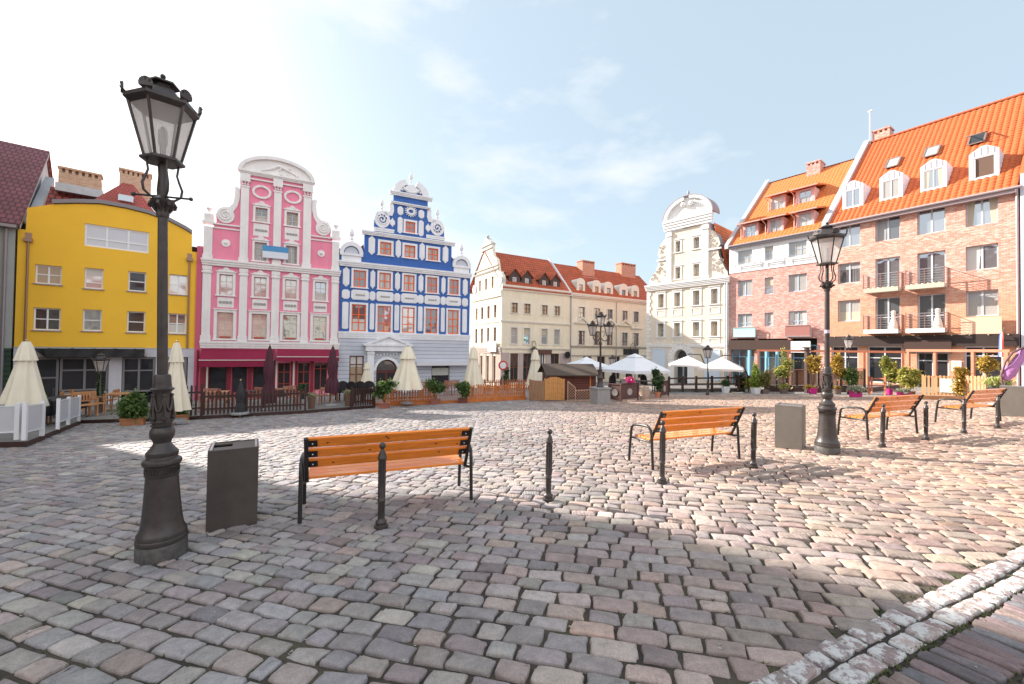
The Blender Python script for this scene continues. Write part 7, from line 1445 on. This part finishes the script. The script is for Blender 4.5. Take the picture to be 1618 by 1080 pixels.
# small lamps
def small_lamp(label, px, yb, yt):
    p = G(px,yb); h = height(px,yb,yt); t = thing('small_lamp', label, 'lamp post', VG2(p.x,p.y), .4, 'slim dark lamp posts of the terraces'); q = MB(); q.lathe([(.09,0),(.09,.1),(.06,.16),(.05,.7),(.06,.73),(.03,.78),(.026,h-.75)], n=10); q.build('post', IRON, t, smooth=True); lantern(t, 0,0,h-.75,1.05,.3)
small_lamp('slim lamp post behind the ramp railing before the white house', 1118, 624, 544); small_lamp('slim lamp post inside the right hand terrace, before the orange brick café', 1341, 621, 528); small_lamp('slim lamp post before the yellow building, left of the near street lamp', 157, 657, 557); small_lamp('slim lamp post under the white parasols beside the black sign', 967, 617, 560)
# ramp railing
for (xa, xb, lb) in ((1057,1100,'dark timber railing, lower left half along the ramp'),(1100,1150,'dark timber railing, upper right half along the ramp'),(1150,1184,'dark timber railing in front of the shaded bushes')):
    a, b_ = VG2(*xy(G(xa,620.5))), VG2(*xy(G(xb,620))); L_ = math.hypot((b_-a).x,(b_-a).y); t = thing('timber_railing', lb, 'railing', a, math.atan2((b_-a).y,(b_-a).x), 'dark timber railings of the ramp'); dz_ = b_.z-a.z
    for k in range(3): x = L_*k/2; q = MB(); q.box(x-.06,x+.06,-.06,.06,dz_*k/2,dz_*k/2+1.05); q.build('post', DARKW, t)
    for z in (.55,.92): q = MB(); q.bar((0,0,z),(L_,0,z+dz_),.05,.09); q.build('rail', DARKW, t)
# dark café screens, barrel
def cafe_screen(label, p0, p1, h=.85):
    a, b_ = VG2(p0.x,p0.y), VG2(p1.x,p1.y); L_ = math.hypot((b_-a).x,(b_-a).y); t = thing('cafe_screen', label, 'screen', a, math.atan2((b_-a).y,(b_-a).x), 'dark ornamental café screens'); q = MB(); q.bar((0,0,0),(0,0,h),.06); q.bar((L_,0,0),(L_,0,h),.06); q.bar((0,0,h),(L_,0,h),.05); q.bar((0,0,.12),(L_,0,.12),.05); q.build('frame', M('dark red frame', (.10,.035,.03), .6), t)
    q = MB(); q.box(.03,L_-.03,.01,.02,.14,h-.02); q.build('mesh_panel', M('brown mesh', (.10,.055,.05), .8, noise=(12,.4)), t); q = MB(); q.prism(arc(L_/2,h*.52,.17,.17,0,360,20)[:-1], -.02, .005); q.build('round_emblem', M('pale emblem', (.38,.33,.30), .8), t)
cafe_screen('dark café screen just right of the granite pedestal', G(962,633), G(981,634)); cafe_screen('dark café screen left of the barrel', G(981,634), G(1008,632)); cafe_screen('dark café screen right of the terracotta pot', G(1043,628), G(1056,626))
bp_ = G(1018,630.5); bt = thing('barrel', 'old wooden barrel with metal hoops beside the dark café screens', 'barrel', VG2(bp_.x,bp_.y), 0); q = MB(); q.lathe([(.21,0),(.25,.18),(.265,.34),(.25,.5),(.21,.68),(.19,.66)], n=20); q.build('staves', M('weathered barrel wood', (.42,.30,.22), .8, noise=(8,.25)), bt, smooth=30); q = MB()
for z,r in ((.05,.222),(.2,.257),(.48,.257),(.63,.222)): q.lathe([(r,z-.015),(r+.006,z),(r-.002,z+.015)], n=20, cap=False)
q.build('hoops', GUTTER, bt)
fp = thing('flower_bowl', 'magenta flower bowl on the dark café screens', 'flowers', VG2(*xy(G(996,633)),.86)); q = MB(); q.lathe([(.1,0),(.2,.05),(.24,.14)], n=12); q.build('bowl', MAG, fp); leaves([(0,0,.2,.25,.2,.12)], 200, .04, leaf_mat('pink petals', (.3,.02,.1), (.55,.05,.2), (.7,.2,.3)), 'flowers', fp, 3)
sg_ = G(794,622); rs = thing('no_entry_sign', 'round white sign with red rim on a post at the cream house corner', 'road sign', VG2(sg_.x,sg_.y), .3); hs_ = height(794,622,577); q = MB(); q.tube([(0,0,0),(0,0,hs_+.3)], .03, 8); q.build('pole', GUTTER, rs); q = MB(); q.prism(arc(0,hs_,.33,.33,0,360,24)[:-1], -.06, -.035); dd = q.build('rim', M('sign red', (.55,.03,.03), .5), rs); q = MB(); q.prism(arc(0,hs_,.23,.23,0,360,24)[:-1], -.066, -.058); q.build('centre', M('sign white', (.75,.75,.75), .5), dd)
for px, yt, yb_, lb in ((507/1.0,0,0,''),): pass
def hoop_lamp(F_, u, z, label):
    t = thing('hoop_wall_lamp', label, 'wall lamp', tuple(F_.o+F_.d*u-F_.n*.5+Vector((0,0,z))), math.atan2(F_.d.y,F_.d.x), 'wall lamps hanging in wire hoops'); q = MB(); q.tube([(.45*math.cos(a_)*.6,0,1.0+.5*math.sin(a_)) for a_ in np.linspace(-1.2,4.3,20)], .03, 6); q.bar((0,0,1.4),(0,.5,1.4),.05); q.build('hoop', IRON, t); lantern(t, 0,0,-.1,1.4,.2)
hoop_lamp(K, 4.1, 1.0, 'wall lamp in a wire hoop on the front of the cream corner house')
# ---- right hand terrace: board wall, pergola, slatted fence
def board_wall(label, p0, p1, h, nmod):
    a, b_ = VG2(p0.x,p0.y), VG2(p1.x,p1.y); L_ = math.hypot((b_-a).x,(b_-a).y); t = thing('terrace_wall', label, 'fence', a, math.atan2((b_-a).y,(b_-a).x)); dz_ = (b_.z-a.z)
    for k in range(nmod):
        x0, x1 = L_*k/nmod, L_*(k+1)/nmod; q = MB()
        for i in range(8): u0_ = x0+.06+(x1-x0-.12)*i/8; q.box(u0_,u0_+(x1-x0-.12)/8-.012,-.01,.012,.45+dz_*k/nmod,h-.04+dz_*k/nmod)
        q.build('board_panel', MIDW if k % 2 else M('pale brown boards', (.30,.15,.09), .7, noise=(5,.25)), t); q = MB(); q.box(x0+.06,x1-.06,-.0,.02,.02+dz_*k/nmod,.43+dz_*k/nmod); q.build('plinth_board', DARKW, t)
    for k in range(nmod+1): x = L_*k/nmod; q = MB(); q.box(x-.05,x+.05,-.04,.06,dz_*k/nmod,h+dz_*k/nmod); q.build('post', DARKW, t)
    q = MB(); q.bar((-.05,0,h+.02),(L_+.05,0,h+.02+dz_),.12,.05); q.build('top_rail', M('red brown wood', (.34,.11,.05), .6, noise=(5,.2)), t)
board_wall('brown board terrace wall behind the row of pots, left of and behind the second lamp', G(1211,619.5), G(1366,621), 1.33, 9)
PRG = M('reddish pergola timber', (.50,.17,.09), .6, noise=(5,.15)); 
def pergola(label, pts, ztop, yb, posts):
    a = VG2(*xy(G(posts[0][0], posts[0][1]))); b_ = VG2(*xy(G(posts[-1][0], posts[-1][1]))); L_ = math.hypot((b_-a).x,(b_-a).y); an_ = math.atan2((b_-a).y,(b_-a).x); t = thing('pergola_frame', label, 'pergola', a, an_, 'reddish timber pergola frames'); H_ = ztop
    inv = Matrix.Rotation(-an_, 4, 'Z')
    for px,py_ in posts: p = VG2(*xy(G(px,py_))); l_ = inv @ (p-a); q = MB(); q.box(l_.x-.05,l_.x+.05,l_.y-.05,l_.y+.05,l_.z,H_-a.z); q.build('post', PRG, t)
    e_ = inv @ (b_-a); q = MB(); q.bar((-.1,0,H_-a.z+.04),(e_.x+.1,e_.y,H_-a.z+.04),.09,.12); q.build('beam', PRG, t); q = MB()
    for k in range(5): x = e_.x*k/4; q.bar((x,0,H_-a.z+.02),(x,2.6,H_-a.z+.06),.06,.08)
    q.build('cross_beams', PRG, t) if False else None
pergola('reddish timber frame of three bays over the board wall, behind the second lamp', None, 1.60, 0, [(1198,619),(1245,619.3),(1366,620.6),(1427,622.5)]); pergola('reddish timber frame with four posts over the slatted fence at the right', None, 1.68, 0, [(1436,624),(1478,626),(1538,629.5),(1592,632)])
dpst = VG2(*xy(G(1275,622))); t = thing('heater_post', 'dark square post with short cross arms rising behind the board wall', 'post', dpst, .2); hq = height(1275,622,548); q = MB(); q.box(-.09,.09,-.09,.09,0,hq); q.build('post', DARKW, t); q = MB(); q.bar((-.45,0,hq-.18),(.45,0,hq-.18),.05); q.bar((-.3,0,hq-.04),(.3,0,hq-.04),.05); q.build('cross_arm', DARKW, t)
for px, lb in ((1184,'pale blue post left of the reddish frame'),(1211,'pale blue post just right of the first reddish post'),(1228,'pale blue post behind the slim potted tree')):
    p = VG2(*xy(G(px,617))); t = thing('blue_post', lb, 'post', p, .3, 'pale blue terrace posts'); q = MB(); q.box(-.07,.07,-.07,.07,0,height(px,617,553)); q.build('shaft', FR_BLUE, t); q = MB(); q.box(-.1,.1,-.1,.1,0,.08); q.build('foot', FR_BLUE, t)
SLT = M('light slat wood', (.56,.30,.14), .65, noise=(5,.25))
t = picket_fence('slatted_fence', 'light wooden slatted fence carrying a pale board, right of the pink trough', G(1458,629.5), G(1508,631), 1.05, SLT, .12, .07, (.1,.93), .18, 1.0, 'light slatted fences', lift=.1, cap='flat')
q = MB(); q.box(.55,1.05,-.05,-.03,.35,.95); q.build('pale_board', M('pale mint board', (.66,.70,.60), .6), t)
picket_fence('slatted_fence', 'light wooden slatted fence between the autumn bush and the dark planter', G(1526,631.5), G(1556,633), 1.05, SLT, .12, .07, (.1,.93), .18, .8, 'light slatted fences', lift=.1, cap='flat')
picket_fence('slatted_fence', 'short reddish handrail fence at the steps between the two right terraces', G(1372,625), G(1398,626), .95, PRG, .35, .07, (.5,.9), 0, .8, 'light slatted fences', lift=.1, cap='flat')
# folded purple side-arm parasol at the right edge
pc = G(1607,640); t = thing('folded_side_arm_parasol', 'folded violet canopy hanging from a curved arm at the right edge', 'parasol', VG2(pc.x,pc.y), math.atan2(-.2,1)); d0 = (pc-CAM).dot(FV)
def at(px,py): return CAM+ray(px,py)*(d0)-VG2(pc.x,pc.y)
RTI = Matrix.Rotation(-math.atan2(-.2,1), 4, 'Z')
cv = [at(1640,536),at(1618,556),at(1604,575),at(1593,590),at(1588,600)]; q = MB(); q.tube([RTI@v for v in cv], [.10,.13,.15,.20,.09], 14); q.build('folded_canopy', M('violet canvas', (.42,.17,.38), .75, noise=(4,.2), bump=(9,.9,.05)), t, smooth=True)
q = MB(); q.tube([RTI@v for v in (at(1584,607),at(1582,592),at(1588,572),at(1600,557),at(1625,545),at(1660,540))], .035, 8); q.tube([RTI@v for v in (at(1589,602),at(1588,590),at(1594,574),at(1606,560),at(1640,548))], .025, 8); q.build('curved_arm', M('bronze arm', (.16,.09,.08), .5, .3), t, smooth=True)
q = MB(); q.tube([RTI@at(1586,603), RTI@at(1589,640)], .03, 8); q.build('stand_pole', GUTTER, t); q = MB(); c_ = RTI@at(1589,641); q.box(c_.x-.3,c_.x+.3,c_.y-.3,c_.y+.3,c_.z,c_.z+.06); q.build('base', M('concrete base', (.3,.3,.3), .9), t)
